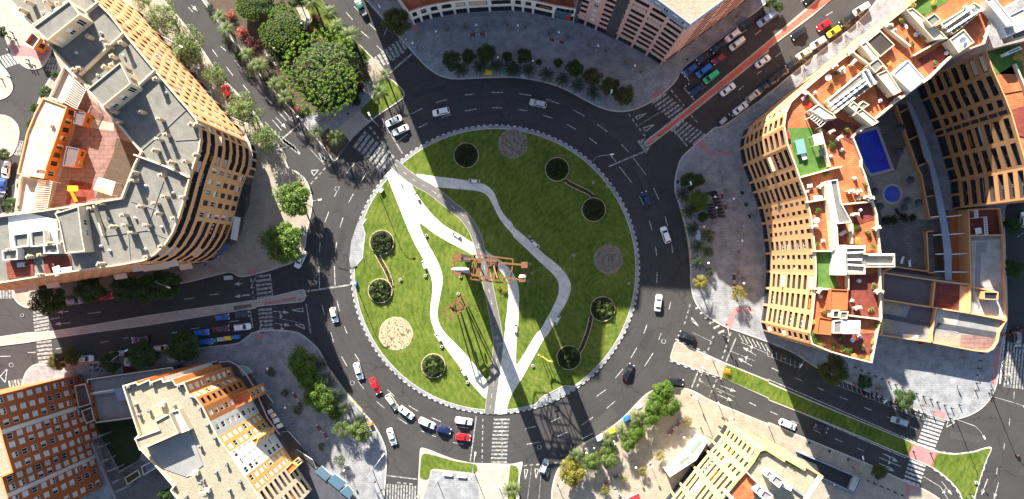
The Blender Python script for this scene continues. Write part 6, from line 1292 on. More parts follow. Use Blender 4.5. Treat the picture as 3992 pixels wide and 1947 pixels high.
def rim(s, label):
    p = rounded(PL(s, .4), 3, 2, False); root = thing('planting_strip', label, 'planting strip', (0, 0, 0)); L_, R_ = ribbon(p, 1.1); b = MB()
    for q in (L_, R_):
        for i in range(len(q)-1): b.bar((*q[i], .33), (*q[i+1], .33), .2, .35, 'dry_bed')
    b.obj('stone_edging', root); b = MB(); b.poly(ccw(L_+R_[::-1]), .3, 'soil'); b.obj('soil', root)
    b = MB(); rr = random.Random(3)
    for i in range(len(p)-1):
        n_ = int((p[i+1]-p[i]).length/.4)+1
        for j in range(n_): q = p[i].lerp(p[i+1], j/n_); leafs(b, q.x+rr.uniform(-.4, .4), q.y+rr.uniform(-.4, .4), .5, 22, .35, .09, 'leaf_olive', .1, .8, rr)
    b.obj('foliage', root)
rim('B2 905,655 930,700 965,760 990,810 1010,860 1015,900', 'curved planted strip joining the western pair of round beds')
rim('C2 395,105 430,130 500,165 570,195 600,225', 'curved planted strip joining the north-eastern pair of round beds')
rim('C2 590,1130 575,1200 560,1256 C3 540,60 520,110 495,150', 'straight planted strip joining the south-eastern pair of round beds')
for k, (c, x, y, r_, m_, lab) in enumerate([('B1', 1932, 1085, 112, 'gravel_bed', 'round bare circle of dry grey plants on the north lawn'), ('C2', 718, 698, 112, 'gravel_bed', 'round circle of pinkish low planting on the east lawn'), ('B3', 1050, 8, 128, 'dry_bed', 'round straw-coloured circle of dry planting on the south-west lawn')]):
    p = P(c, x, y); r = r_/28.6; root = thing('dry_planting_bed', lab, 'flower bed', (p.x, p.y, .17)); rr = random.Random(60+k)
    pts = [Vector((math.cos(a)*r*rr.uniform(.96, 1.03), math.sin(a)*r*rr.uniform(.96, 1.03))) for a in [i*6.2832/40 for i in range(40)]]; b = MB(); b.poly(pts, .03, m_); b.obj('soil', root); b = MB()
    for t in range(260):
        a, q = rr.uniform(0, 6.28), r*.95*math.sqrt(rr.random()); leafs(b, q*math.cos(a), q*math.sin(a), .16, 7, .2, .08, 'leaf_dry' if 'leaf_dry' in MATS else 'twig', 0, .8, rr)
    b.obj('foliage', root)
# ================================================================ SCULPTURES
sc_ = thing('frame_sculpture', 'giant rusty open-frame sculpture on tall pylons above the island path', 'sculpture')
def pyl(x, y, h, sx, sy, capm, m='sculpture_stone'):
    p = P('Z', x, y, h); b = MB(); b.box(p.x-sx/2, p.x+sx/2, p.y-sy/2, p.y+sy/2, .15, h, m); b.box(p.x-sx/2-.05, p.x+sx/2+.05, p.y-sy/2-.05, p.y+sy/2+.05, h, h+.5, capm)
    b.box(p.x-sx/2, p.x+sx/2, p.y-sy/2-.1, p.y-sy/2, h-3, h-.5, capm); b.obj('pylon', sc_)
pyl(305, 200, 27, 1.5, 1.7, 'rust'); pyl(300, 395, 27, 1.5, 1.7, 'rust'); pyl(1235, 300, 27, 1.35, 1.3, 'rust'); pyl(1205, 495, 27, 1.35, 1.3, 'rust')
def frame3(pts, zt, zb, w_=.34, name='frame'):
    p = [P('Z', x, y, zt) for x, y in pts]; b = MB(); n = len(p)
    for i in range(n):
        b.bar((*p[i], zt), (*p[(i+1) % n], zt), w_, w_, 'rust'); b.bar((*p[i], zt+.1), (*p[i], zb), w_*.8, w_*.8, 'rust')
        b.bar((*p[i], zb), (*p[(i+1) % n], zb), w_*.7, w_*.7, 'rust')
    b.obj(name, sc_)
frame3([(245, 200), (862, 245), (835, 490), (240, 400)], 26.5, 25.2, .42)
frame3([(850, 268), (1268, 303), (1240, 515), (850, 462)], 26.5, 25.2, .42)
frame3([(525, 158), (760, 178), (715, 530), (485, 500)], 25, 19, .26)
frame3([(760, 178), (1078, 220), (1035, 560), (720, 530)], 25, 20, .26)
frame3([(600, 208), (860, 240), (832, 495), (565, 440)], 24, 20, .24)
b = MB()
for a0, a1 in (((600, 208), (565, 440)), ((625, 215), (600, 450)), ((845, 235), (812, 515)), ((770, 178), (730, 525)), ((245, 200), (240, 400)), ((860, 330), (845, 440))): b.bar((*P('Z', *a0, 25.6), 25.6), (*P('Z', *a1, 25.6), 25.6), .4, .35, 'rust')
for a0, a1, z0_, z1_ in (((525, 158), (715, 530), 25, 19), ((1078, 220), (760, 178), 25, 20), ((760, 178), (860, 490), 24, 31), ((860, 240), (700, 340), 24, 31)): b.bar((*P('Z', *a0, z0_), z0_), (*P('Z', *a1, z1_), z1_), .3, .3, 'rust')
b.obj('cross_beams', sc_)
dsk = MB(); p = P('Z', 335, 360, 27.4); dsk.lathe([(1.9, 27.3), (2.0, 27.5), (1.2, 27.7), (.1, 27.8)], 'frame_white', 20); o = dsk.obj('dish', sc_, loc=(p.x, p.y, 0)); o.scale = (1, .22, 1)
dsk = MB(); p = P('Z', 1205, 468, 27.4); dsk.lathe([(.75, 27.3), (.8, 27.5), (.4, 27.7), (.1, 27.8)], 'frame_white', 16); o = dsk.obj('dish', sc_, loc=(p.x, p.y, 0)); o.scale = (1, .4, 1)
s2 = thing('frame_sculpture', 'smaller rusty double frame sculpture on leaning legs on the grass', 'sculpture')
def ring2(pts, z, w_, nm):
    p = [P('Z', x, y, z) for x, y in pts]; b = MB()
    for i in range(len(p)): b.bar((*p[i], z), (*p[(i+1) % len(p)], z), w_, w_, 'rust')
    b.obj(nm, s2); return p
p1_ = ring2([(104, 950), (360, 733), (458, 848), (208, 1062)], 10, .38, 'outer_frame'); p2_ = ring2([(195, 880), (268, 812), (362, 925), (280, 985)], 9.2, .4, 'inner_frame'); p3_ = ring2([(268, 800), (285, 785), (378, 900), (362, 920)], 10.2, .4, 'middle_frame')
b = MB()
for p, q in ((p1_[0], p2_[0]), (p1_[1], p3_[1]), (p1_[2], p3_[2]), (p1_[3], p2_[3]), (p2_[1], p2_[2]), (p2_[0], p2_[3])): b.bar((*p, 10), (q.x+.3, q.y, .15), .28, .28, 'rust')
b.obj('legs', s2); b = MB(); b.bar((*P('Z', 225, 880, 8), 8), (*P('Z', 290, 960, 6), 6), .4, .3, 'rust'); b.bar((*P('Z', 310, 800, 9), 9), (*P('Z', 380, 880, 7), 7), .4, .3, 'rust'); b.obj('cross_beams', s2)
s3 = thing('figure_sculpture', 'yellow spindly sculpture on the southern lawn beside a round bed', 'sculpture')
b = MB(); q = PL('C3 200,175 235,195 265,215 305,218', 3); b.tube([(*q[0], 4.2), (*q[1], 3.4), (*q[2], 3.2), (*q[3], 3.6)], [.18, .3, .25, .1], 'gold', 8)
for i, (dx, dy) in ((0, (0.3, 0)), (1, (-.2, .2)), (2, (0, -.2)), (3, (-.3, 0))): b.tube([(*q[i], 3.4), (q[i].x+dx, q[i].y+dy, .17)], [.12, .07], 'gold', 6)
b.tube([(*q[0], 4.2), (q[0].x-.3, q[0].y+.4, 5.0)], [.16, .2], 'gold', 8); b.obj('body', s3)
# ================================================================ STREET FURNITURE
def mk_globe():
    r = thing('globe_lamp', '', 'street lamp'); b = MB(); b.tube([(0, 0, 0), (0, 0, 3.3)], [.07, .05], 'dark_metal', 8); b.obj('post', r)
    b = MB(); b.lathe([(.05, 3.25), (.22, 3.32), (.30, 3.5), (.30, 3.62), (.2, 3.8), (.03, 3.86)], 'globe', 14); b.obj('globe', r, True); b = MB(); b.box(-.3, .3, -.3, .3, 0, .28, 'kerb'); b.obj('plinth', r); return r
def globes(s, label, group):
    for k, p in enumerate(PL(s, .1)): place('globe', mk_globe, (p.x, p.y, .13), 0, ORD[k]+' '+label, group)
globes('B1 1192,358 1365,272 1662,225 1822,465 1545,462 C1 37,228 340,278 630,378 902,524 150,490 403,545 650,665', 'white globe lamp eastwards across the shaded north plaza', 'globe lamps of the north plaza')
globes('C2 1632,252 1694,562 1445,728 1707,878 1412,458 1495,238 1505,318', 'white globe lamp in survey order on the east plaza', 'globe lamps of the east plaza')
globes('B3 120,258 250,545 685,1010 B1 345,905 370,215 170,398', 'white globe lamp between benches or garden beds in the west', 'globe lamps in the western half'); globes('C3 1265,765 860,880 765,1165 1030,980 910,990 545,880 600,845', 'globe lamp of the sunny southern plaza, counted westwards', 'globe lamps of the southern plaza')
def tall_lamp(c, x0, y0, x1, y1, label, h=9.0):
    a, e = P(c, x0, y0), P(c, x1, y1, h); d = e-a; L = d.length; r = thing('street_lamp', label, 'street lamp', (a.x, a.y, .13), math.atan2(d.y, d.x), 'tall road lamps')
    b = MB(); b.tube([(0, 0, 0), (0, 0, h-1.5), (L*.15, 0, h-.5), (L*.5, 0, h), (L-.4, 0, h)], [.11, .08, .07, .06, .05], 'galvanised', 8); b.obj('pole', r, True)
    b = MB(); b.box(L-.5, L+.45, -.17, .17, h-.08, h+.08, 'frame_white'); b.box(L-.4, L+.35, -.13, .13, h-.12, h-.08, 'globe'); b.obj('lamp_head', r)
for t in '''C1 700,790 742,690|road lamp leaning over the ring road from the north plaza tree strip
C1 600,1220 745,1165|road lamp on the island kerb facing the north-eastern avenue
B1 968,125 925,50|road lamp beside the dark podium tree on the northern boulevard
C2 1280,165 1338,125|road lamp half under the northern east-plaza tree
C3 1440,275 1430,262|road lamp on the median nose, southern of a pair
C3 1500,200 1455,193|road lamp on the median nose, northern of a pair
D3 185,155 250,250|curved road lamp over the motorbike bay near the crescent corner
D3 800,420 885,520|curved road lamp over the middle of the motorbike bay
D3 1415,652 1630,790|very long armed lamp reaching over the junction from the east pavement
D3 1690,482 1940,560|long armed lamp reaching over the eastern side street
D3 608,950 718,942|curved road lamp on the pavement beside the garage ramp
D3 5,700 90,672|curved road lamp beside the white off-roader
A1 1330,345 1366,352|road lamp under the second feathery tree of the boulevard
A1 1830,930 1858,936|road lamp under the seventh feathery tree of the boulevard
A2 1285,855 1272,910|road lamp poking out of the dark trees below the orange block
A3 968,190 953,135|road lamp beside the hexagonal kiosk
B3 875,1035 955,920|pale long armed lamp on the south-west exit corner
B1 925,955 848,860|white signal arm lamp over the north-west stop line
C3 235,485 240,480|road lamp on the southern island lay-by, western of two
C3 345,440 350,436|road lamp on the southern island lay-by, eastern of two
B3 1635,1040 1648,912|road lamp at the end of the L-shaped lawn
B3 1360,1112 1362,1105|lamp in the southern footway, western of two
B3 1825,1160 1828,1152|lamp in the southern footway, eastern of two
B2 930,215 940,180|lamp beside the little cabinet on the western lawn
B2 745,885 735,880|lamp with blue panel on the western island kerb
C3 1605,640 1550,535|lamp at the corner of the yellow block
B2 415,300 480,250|lamp casting its shadow beside the western plaza tree'''.split('\n'):
    a, lab = t.split('|'); c_, u, v = a.split(); tall_lamp(c_, *map(float, u.split(',')), *map(float, v.split(',')), lab)
def mk_sig():
    r = thing('traffic_light', '', 'traffic light'); b = MB(); b.tube([(0, 0, 0), (0, 0, 5.4), (.4, 0, 5.8), (3.4, 0, 5.9)], [.1, .08, .07, .05], 'galvanised', 8); b.obj('mast', r, True)
    for k, (x, z) in enumerate(((3.3, 5.5), (.18, 2.8))):
        b = MB(); b.box(x-.15, x+.15, -.16, .16, z-.45, z+.45, 'plastic_dark')
        for j, m_ in enumerate(('plastic_green', 'plastic_yellow', 'tail_light')): b.box(x-.2, x-.15, -.09, .09, z-.36+j*.28, z-.18+j*.28, m_)
        b.obj('signal_head', r)
    return r
for t in '''C1 1240,580 1330,640|traffic light mast at the head of the north-eastern avenue queue
B1 1030,245 955,300|traffic light mast at the northern boulevard crossing
B2 345,990 430,960|traffic light mast on the western median nose
B2 20,910 35,780|traffic light mast at the western crossing, north pavement
B2 75,1250 55,1165|traffic light mast at the western crossing, south pavement
B1 205,1160 290,1100|traffic light mast at the south end of the boulevard pavement
C3 1580,20 1605,-60|traffic light mast beside the east entry crossing
C3 1385,490 1290,440|traffic light mast on the south-east plaza corner
B3 958,1165 900,1130|traffic light mast at the south-west crossing
C1 990,1100 1060,1050|traffic light mast on the red cycle strip nose
C3 330,1130 395,1080|traffic light mast beside the yellow-green tree
D3 1490,1230 1560,1256|traffic light mast at the tip of the triangular lawn'''.split('\n'):
    a, lab = t.split('|'); c_, u, v = a.split(); p = P(c_, *map(float, u.split(','))); q = P(c_, *map(float, v.split(',')), 5); d = q-p
    place('sig', mk_sig, (p.x, p.y, .13), math.atan2(d.y, d.x), lab, 'traffic light masts')
def bench_maker(cm, sm):
    def mk_():
        r = thing('bench', '', 'bench'); b = MB(); b.box(-.75, .75, -.3, .3, .38, .46, sm); b.obj('seat', r)
        for x in (-.95, .95): b = MB(); b.box(x-.2, x+.2, -.32, .32, 0, .46, cm); b.obj('end_block', r)
        return r
    return mk_
for s_, lab, g_, m_, ang in (('B1 1628,266 1703,262', 'dark slatted bench with concrete ends on the north plaza', 'first bench pair', 'bench_slat', 0), ('C1 293,303 367,322', 'dark slatted bench further east on the north plaza', 'second bench pair', 'bench_slat', -14), ('C2 1577,225 1600,305', 'bench with white ends near the cafe tables', 'cafe bench pair', 'bench_slat', -80), ('C2 1665,835 1663,905', 'bench with white ends beside the yellowing tree', 'crescent bench pair', 'fabric_maroon', 90), ('C3 1245,690 1195,748', 'red slatted bench on the sunny south-east plaza', 'south-east bench pair', 'bench_slat', 55), ('B3 292,478 330,540', 'slatted bench on the south-west plaza, northern pair', 'south-west northern bench pair', 'bench_slat', -60), ('B3 470,720 520,775', 'slatted bench on the south-west plaza, southern pair', 'south-west southern bench pair', 'bench_slat', -55), ('C3 705,1130 775,1085', 'pale bench with dark slats in the speckled south plaza shade', 'south plaza bench pair', 'bench_slat', 30)):
    for p in PL(s_, .4): place(('bench', m_), bench_maker('kerb', m_), (p.x, p.y, .13), R(ang), lab, g_)
for k, (t, lab) in enumerate((('B2 1640,112 -5', 'first path seat, on the northernmost white path bend'), ('B2 1213,232 -62', 'path seat near the fork of the wide white paths'), ('B2 1510,520 -35', 'path seat beside the wide path before the sculpture'), ('B2 1262,748 -65', 'path seat on the western white path bay'), ('C2 165,585 -42', 'path seat halfway down the eastern white path'), ('C2 330,1155 62', 'path seat on the south-eastern white path bay'), ('B3 1373,45 -58', 'path seat on the south-western path, upper bay'), ('B3 1560,305 -55', 'path seat on the south-western path, lower bay'), ('Z 1118,1200 88', 'path seat at the lower centre of the island path'))):
    c_, u, a = t.split(); p = P(c_, *map(float, u.split(',')), .4); place('pathseat', bench_maker('dark_metal', 'white_wall'), (p.x, p.y, .19), R(float(a)), lab, 'seats along the island paths')
for s_, lab in (('B3 1440,1070', 'white slab bench in the southern footway, western of two'), ('B3 1545,1083', 'white slab bench in the southern footway, eastern of two')):
    p = PL(s_, .5)[0]; r = thing('slab_bench', lab, 'bench', (p.x, p.y, .13), R(-6)); b = MB(); b.box(-1.2, 1.2, -.35, .35, .4, .52, 'white_wall'); b.obj('seat', r); 
    for x in (-.9, .7): b = MB(); b.box(x, x+.2, -.25, .25, 0, .4, 'kerb'); b.obj('leg', r)
def mk_cont(m_):
    def f():
        r = thing('waste_container', '', 'container'); b = MB(); b.box(-.85, .85, -.5, .5, .1, 1.25, m_); b.box(-.9, .9, -.55, .55, 1.25, 1.32, m_); b.obj('body', r); b = MB(); b.bar((-.9, 0, 1.42), (.9, 0, 1.42), .9, .12, m_); b.obj('lid', r)
        b = MB()
        for x in (-.45, .45): b.box(x-.18, x+.18, .5, .53, .85, 1.1, 'black_paint')
        b.obj('opening', r); return r
    return f
for t in '''B1 1745,547 0 plastic_yellow|yellow recycling container in the north plaza kerb strip
C1 83,573 0 plastic_grey|pale grey waste container in the north plaza kerb strip
C3 856,645 35 plastic_blue|blue paper container on the south-east ring kerb
C3 744,742 25 plastic_yellow|yellow recycling container on the south-east ring kerb
C3 652,795 25 frame_white|white waste container on the south-east ring kerb
C3 746,838 25 frame_white|white utility box behind the yellow container
A3 1668,50 5 plastic_grey|grey waste container between green dome and yellow container
A3 1722,42 5 plastic_yellow|yellow recycling container in the south-western row
A3 1782,33 5 plastic_blue|dark blue paper container ending the south-western row
A2 1720,838 5 plastic_grey|silver container alone at the western crossing pavement
C1 1582,912 45 plastic_grey|grey waste container by the crescent kerb of the avenue
B2 745,885 85 plastic_blue|blue cabinet on the western island kerb
B2 940,180 55 frame_white|white cabinet on the worn patch of western lawn
B3 858,692 20 plastic_orange|orange litter box beside the bright round tree
D3 1163,78 10 tail_light|small red box against the patchwork podium wall'''.split('\n'):
    a, lab = t.split('|'); c_, u, ang, m_ = a.split(); p = P(c_, *map(float, u.split(',')), 1); place(('cont', m_), mk_cont(m_), (p.x, p.y, .13), R(float(ang)), lab, 'containers and cabinets on the kerbs', .62 if 'small' in lab or 'orange' in lab or 'cabinet' in lab else 1.0)
def mk_row():
    pass
for k, t in enumerate(('30,600', '75,575', '110,545')):
    p = P('D1', *map(float, t.split(',')), 1); place(('cont', 'plastic_dark'), mk_cont('plastic_dark'), (p.x, p.y, .05), R(38), 'black waste container in the dark kerb row of the avenue', 'black containers on the avenue', 1.1)
def mk_dome():
    r = thing('bottle_bank', '', 'container'); b = MB(); b.lathe([(.62, 0), (.72, .5), (.70, 1.0), (.5, 1.4), (.12, 1.6)], 'plastic_green', 18); b.obj('dome', r, True); b = MB(); b.lathe([(.12, 1.6), (.14, 1.68), (.02, 1.7)], 'frame_white', 10); b.obj('lifting_ring', r); return r
for t in ('B1 1872,540|green bottle bank in the north plaza kerb strip', 'A3 1622,60|green bottle bank in the south-western container row', 'C1 648,745|small green bottle bank under the olive trees'):
    a, lab = t.split('|'); c_, u = a.split(); p = P(c_, *map(float, u.split(',')), 1); place('dome', mk_dome, (p.x, p.y, .13), 0, lab, 'green bottle banks', .5 if 'small' in lab else 1)
for c_, x, y, lab, sz in (('C3', 952, 562, 'pale green domed parasol on the south-east ring kerb', 1.0),):
    p = P(c_, x, y, 2.4); r = thing('parasol', lab, 'parasol', (p.x, p.y, .13)); b = MB(); b.lathe([(.95, 1.9), (.75, 2.25), (.4, 2.5), (.05, 2.6)], 'cloth_pale' if 'cloth_pale' in MATS else 'fabric_cream', 14); b.obj('canopy', r, True); b = MB(); b.tube([(0, 0, 0), (0, 0, 2.5)], [.05, .04], 'steel', 6); b.obj('pole', r)
p = P('A3', 958, 225, 2.8); r = thing('kiosk', 'white hexagonal kiosk on the south-western pavement', 'kiosk', (p.x, p.y, .13)); b = MB(); b.lathe([(.95, 0), (.95, 2.3)], 'frame_white', 6); b.obj('wall', r); b = MB(); b.lathe([(1.25, 2.3), (1.25, 2.45), (.15, 2.9), (.03, 3.1)], 'white_wall', 6); b.obj('roof', r)
p = P('A3', 1325, 190, 2.5); r = thing('kiosk', 'grey roofed kiosk beneath the largest south-western tree', 'kiosk', (p.x, p.y, .13), R(5)); b = MB(); b.box(-2.0, 2.0, -.9, .9, 0, 2.4, 'frame_white'); b.obj('wall', r); b = MB(); b.box(-2.2, 2.2, -1.1, 1.1, 2.4, 2.55, 'roof_pale'); b.obj('roof', r)
p = P('A3', 990, 275, 2.5); r = thing('awning', 'maroon awning south of the hexagonal kiosk', 'awning', (p.x, p.y, .13), R(6)); b = MB(); b.box(-2.1, 2.1, -.8, .8, 2.3, 2.4, 'fabric_maroon'); b.obj('canopy', r); b = MB(); [b.tube([(x, y, 0), (x, y, 2.3)], [.04, .04], 'steel', 6) for x in (-2, 2) for y in (-.7, .7)]; b.obj('frame', r)
p = P('C2', 1393, 522, 2.6); r = thing('bus_shelter', 'pale blue glass shelter on the east plaza kerb', 'shelter', (p.x, p.y, .13), R(-80)); b = MB(); b.box(-1.6, 1.6, -.65, .65, 2.4, 2.5, 'glass_roof' if 0 else 'light_roof' if 0 else 'paint_light_blue'); b.obj('roof', r); b = MB(); b.box(-1.5, 1.5, .58, .62, .3, 2.2, 'glass_blue'); b.obj('back_panel', r); b = MB(); [b.tube([(x, .6, 0), (x, .6, 2.4)], [.05, .05], 'steel', 6) for x in (-1.5, 1.5)]; b.obj('posts', r)
# cafe furniture
def mk_table():
    r = thing('cafe_table', '', 'table'); b = MB(); b.box(-.35, .35, -.35, .35, .70, .74, 'plastic_dark'); b.obj('table_top', r); b = MB(); b.tube([(0, 0, 0), (0, 0, .7)], [.04, .04], 'dark_metal', 6); b.lathe([(.25, 0), (.25, .03), (.02, .04)], 'dark_metal', 10); b.obj('pedestal', r); return r
def mk_chair():
    r = thing('cafe_chair', '', 'chair'); b = MB(); b.box(-.22, .22, -.22, .22, .42, .47, 'plastic_dark'); b.obj('seat', r); b = MB(); b.box(-.22, .22, .19, .24, .5, .88, 'plastic_dark'); b.obj('backrest', r)
    for x in (-.19, .19):
        for y in (-.19, .19): b = MB(); b.box(x-.02, x+.02, y-.02, y+.02, 0, .42, 'dark_metal'); b.obj('leg', r)
    return r
for c_, x0, y0, x1, y1, n in (('C2', 1510, 195, 1570, 375, 8), ('C2', 1465, 205, 1510, 200, 3), ('C2', 1480, 290, 1505, 385, 5)):
    for k in range(n):
        p = P(c_, x0+(x1-x0)*k/(n-1), y0+(y1-y0)*k/(n-1), .7); place('ctable', mk_table, (p.x, p.y, .13), .3, 'small black square cafe table on the east plaza', 'black cafe tables', 1.1)
        for s in (-1, 1):
            q = p+Vector((s*.62, .1)); place('cchair', mk_chair, (q.x, q.y, .13), R(90*-s), 'black cafe chair beside a small square table', 'black cafe chairs', 1.1)
# bollards
def mk_bol():
    r = thing('bollard', '', 'bollard'); b = MB(); b.lathe([(.17, 0), (.17, .1), (.11, .15), (.11, .75), (.13, .8), (.13, .88), (.03, .95)], 'dark_metal', 12); b.obj('post', r, True); return r
def bols(s, lab, g_):
    for p in PL(s, .4): place('bol', mk_bol, (p.x, p.y, .13), 0, lab, g_, 1.25)
bols('D3 660,262 708,284 760,305 812,327 863,349 914,371 966,391 1018,413 1072,436 1122,457 1176,480 1230,502 1281,523 1335,547 1388,569 1447,544 1360,610 1380,648', 'dark bollard in the long line edging the blue-grey plaza', 'bollards edging the eastern plaza')
bols('D3 1610,158 1602,213 1593,271 1585,323 1577,380 1568,436 1688,433 1672,455 1692,468', 'dark bollard in the short line facing the side street', 'bollards facing the side street'); bols('D3 755,1115 806,1138 857,1160 910,1182 960,1203 1015,1226 1100,895 1230,908', 'dark bollard along the pavement south of the avenue', 'bollards south of the avenue')
bols('A1 72,283 118,297 90,247 211,453 258,495 237,500 213,484 72,582 12,597', 'small bollard on the rounded north-western pavement corners', 'bollards on the north-western corners')
b = MB(); l_ = PL('D3 605,238 760,305 1018,413 1230,502 1390,570 1550,495 1610,158')
for i in range(len(l_)-1): 
    d = (l_[i+1]-l_[i]).normalized(); nn = Vector((-d.y, d.x))*.06; b.face([(*(l_[i]+nn), .142), (*(l_[i]-nn), .142), (*(l_[i+1]-nn), .142), (*(l_[i+1]+nn), .142)], 'kerb')
b.obj('paving_line')['kind'] = 'structure'
def mk_stone():
    r = thing('light_box', '', 'light box'); b = MB(); b.box(-.28, .28, -.28, .28, 0, .35, 'kerb'); b.obj('housing', r); b = MB(); b.box(-.16, .16, -.16, .16, .35, .38, 'dark_metal'); b.obj('lens', r); return r
for p in PL('Z 340,458 312,703 1340,415 1310,290 1287,527 B2 1083,852 1280,517 1272,822 C2 605,120 710,150 125,525 458,668 873,880 B3 1395,105 1588,375 C3 150,250 800,1222 D3 1570,1130', .3):
    place('stone', mk_stone, (p.x, p.y, .18), rnd.uniform(0, 1.5), 'small square stone light box set in the lawn', 'light boxes in the lawns', 1.2)
# planters / parasols by the pool
def mk_thatch():
    r = thing('parasol', '', 'parasol'); b = MB(); b.lathe([(1.15, 2.1), (1.1, 2.2), (.6, 2.55), (.05, 2.8)], 'fabric_grey', 12); b.obj('canopy', r, True); b = MB(); b.tube([(0, 0, 0), (0, 0, 2.7)], [.05, .05], 'wood', 6); b.obj('pole', r); return r
for k, p in enumerate(PL('D2 815,185 855,300 1035,310 1145,270 1085,100 1060,255 D1 1010,960 1000,1140', 2.4)): place('thatch', mk_thatch, (p.x, p.y, .16), 0, ORD[k]+' closed-looking dark parasol on the pool terrace', 'dark parasols round the pools', .9)
def mk_lounger(m_='frame_white'):
    def f():
        r = thing('sun_lounger', '', 'sun lounger'); b = MB(); b.box(-.95, .35, -.32, .32, .3, .38, m_); b.obj('seat', r); b = MB(); b.bar((.35, 0, .34), (.95, 0, .65), .64, .06, m_); b.obj('backrest', r)
        for x in (-.8, .3):
            for y in (-.28, .28): b = MB(); b.box(x-.03, x+.03, y-.03, y+.03, 0, .3, m_); b.obj('leg', r)
        return r
    return f
for k, (t, lab, z) in enumerate((('D2 1017,705 75', 'white lounger on the grey court, western of two', .15), ('D2 1073,730 95', 'white lounger on the grey court, eastern of two', .15), ('D2 980,340 -60', 'dark lounger by the planted edge of the pool terrace', .16))):
    c_, u, a = t.split(); p = P(c_, *map(float, u.split(',')), .5+z); m_ = 'plastic_dark' if 'dark' in lab else 'frame_white'; place(('lng', m_), mk_lounger(m_), (p.x, p.y, z), R(float(a)), lab, 'loungers of the crescent court', 1.0)
# roof terrace things
def roof_box(t, lab, nm, cat, m_, sx, sy, h, top=None):
    c_, u, z, a = t.split(); z = float(z); p = P(c_, *map(float, u.split(',')), z+h); r = thing(nm, lab, cat, (p.x, p.y, z), R(float(a))); b = MB(); b.box(-sx, sx, -sy, sy, h-.12, h, top or m_); b.obj('top', r)
    for x in (-sx*.85, sx*.85):
        for y in (-sy*.85, sy*.85): b = MB(); b.box(x-.06, x+.06, y-.06, y+.06, 0, h-.12, m_); b.obj('leg', r)
roof_box('D1 250,1105 30.2 12', 'pale turquoise canopy table on the green crescent terrace', 'terrace_table', 'table', 'frame_white', 1.0, 1.6, 1.0, 'glass_teal')
roof_box('D1 385,1050 30.2 15', 'white square gazebo on the green crescent terrace', 'gazebo', 'gazebo', 'frame_white', 1.1, 1.2, 2.4, 'white_wall'); roof_box('D1 150,1020 30.2 5', 'red seat against the curved parapet of the green terrace', 'lounge_chair', 'chair', 'cloth_red', .5, .8, .5); roof_box('D1 275,1180 30.2 20', 'red and green towel table on the green terrace', 'terrace_table', 'table', 'cloth_red', .5, .7, .6, 'cloth_white')
roof_box('D1 420,1145 30.2 5', 'dark covered table beside the white gazebo', 'terrace_table', 'table', 'cloth_grey', .8, .8, .8); roof_box('D1 1155,235 30.2 30', 'white square table on a northern terracotta terrace', 'terrace_table', 'table', 'frame_white', .5, .5, .75); roof_box('D1 1180,285 30.2 30', 'brown square table on a northern terracotta terrace', 'terrace_table', 'table', 'wood', .6, .6, .75); roof_box('D1 565,535 30.2 10', 'pale low table on the sunlit long terracotta terrace', 'terrace_table', 'table', 'plastic_grey', .6, .6, .5)
roof_box('D1 310,795 30.2 30', 'red cushioned bench beside the terrace of the curved corner', 'lounge_chair', 'chair', 'cloth_red', .7, .35, .5); roof_box('D1 275,740 30.2 30', 'second red cushioned seat on the curved corner terrace', 'lounge_chair', 'chair', 'cloth_pink', .6, .35, .5); roof_box('D2 320,145 30.2 10', 'pale folding chair on a terracotta terrace south of the green one', 'lounge_chair', 'chair', 'plastic_grey', .6, .4, .6); roof_box('D2 380,235 30.2 5', 'white and blue covered table by a terracotta terrace wall', 'terrace_table', 'table', 'frame_white', 1.0, .5, .8, 'cloth_white')
roof_box('D2 770,612 30.2 5', 'wooden round table on the small planted roof court', 'terrace_table', 'table', 'wood', .8, .5, .75); roof_box('D1 850,355 30.2 35', 'white table inside the dark roof patio', 'terrace_table', 'table', 'frame_white', .9, .5, .75); roof_box('D2 1590,485 3.9 10', 'white round dining table on the dark red podium terrace', 'terrace_table', 'table', 'frame_white', .8, .8, .75); roof_box('A2 430,785 31.3 20', 'white covered furniture on the dark tiled western terrace', 'terrace_table', 'table', 'frame_white', .8, 1.0, .6); roof_box('A2 495,780 31.3 8', 'white sheeted sofa on the dark tiled western terrace', 'terrace_table', 'table', 'frame_white', 1.3, .6, .6); roof_box('A2 155,740 31.3 5', 'pale table on the westernmost dark terrace', 'terrace_table', 'table', 'plastic_grey', .8, .5, .7)
def mk_pot():
    r = thing('planter_box', '', 'planter'); b = MB(); b.box(-.6, .6, -.2, .2, 0, .4, 'wood'); b.obj('box', r); b = MB(); leafs(b, 0, 0, .55, 120, .5, .1, 'leaf_bright', 0, .5); b.obj('foliage', r); return r
def mk_vent():
    r = thing('roof_vent', '', 'roof vent'); b = MB(); b.box(-.3, .3, -.3, .3, 0, .5, 'white_wall'); b.obj('base', r); b = MB(); b.lathe([(.22, .5), (.3, .6), (.3, .75), (.1, .9)], 'steel', 10); b.obj('cowl', r); return r
for k, p in enumerate(PL('D1 640,470 480,640 360,700 520,560 960,230 1010,160 1120,260 1090,330 850,760 900,700 480,1180 600,980 560,1130 1260,480 1350,400 300,740 D2 300,190 440,60 660,90 740,140 690,240 380,330 420,560 370,590 700,330 760,500 690,860 800,900 640,1010 780,1080 400,980 430,1100 D3 640,60 720,110 700,30 560,40', 30.6)):
    if k % 2: place('pot', mk_pot, (p.x, p.y, 30.15), k*1.1, 'wooden planter box standing on a terracotta terrace of the crescent', 'planter boxes on the crescent', 1.2)
    else: place('vent', mk_vent, (p.x, p.y, 30.15), k, 'small white roof vent on a terracotta terrace of the crescent', 'roof vents on the crescent', 1.1)
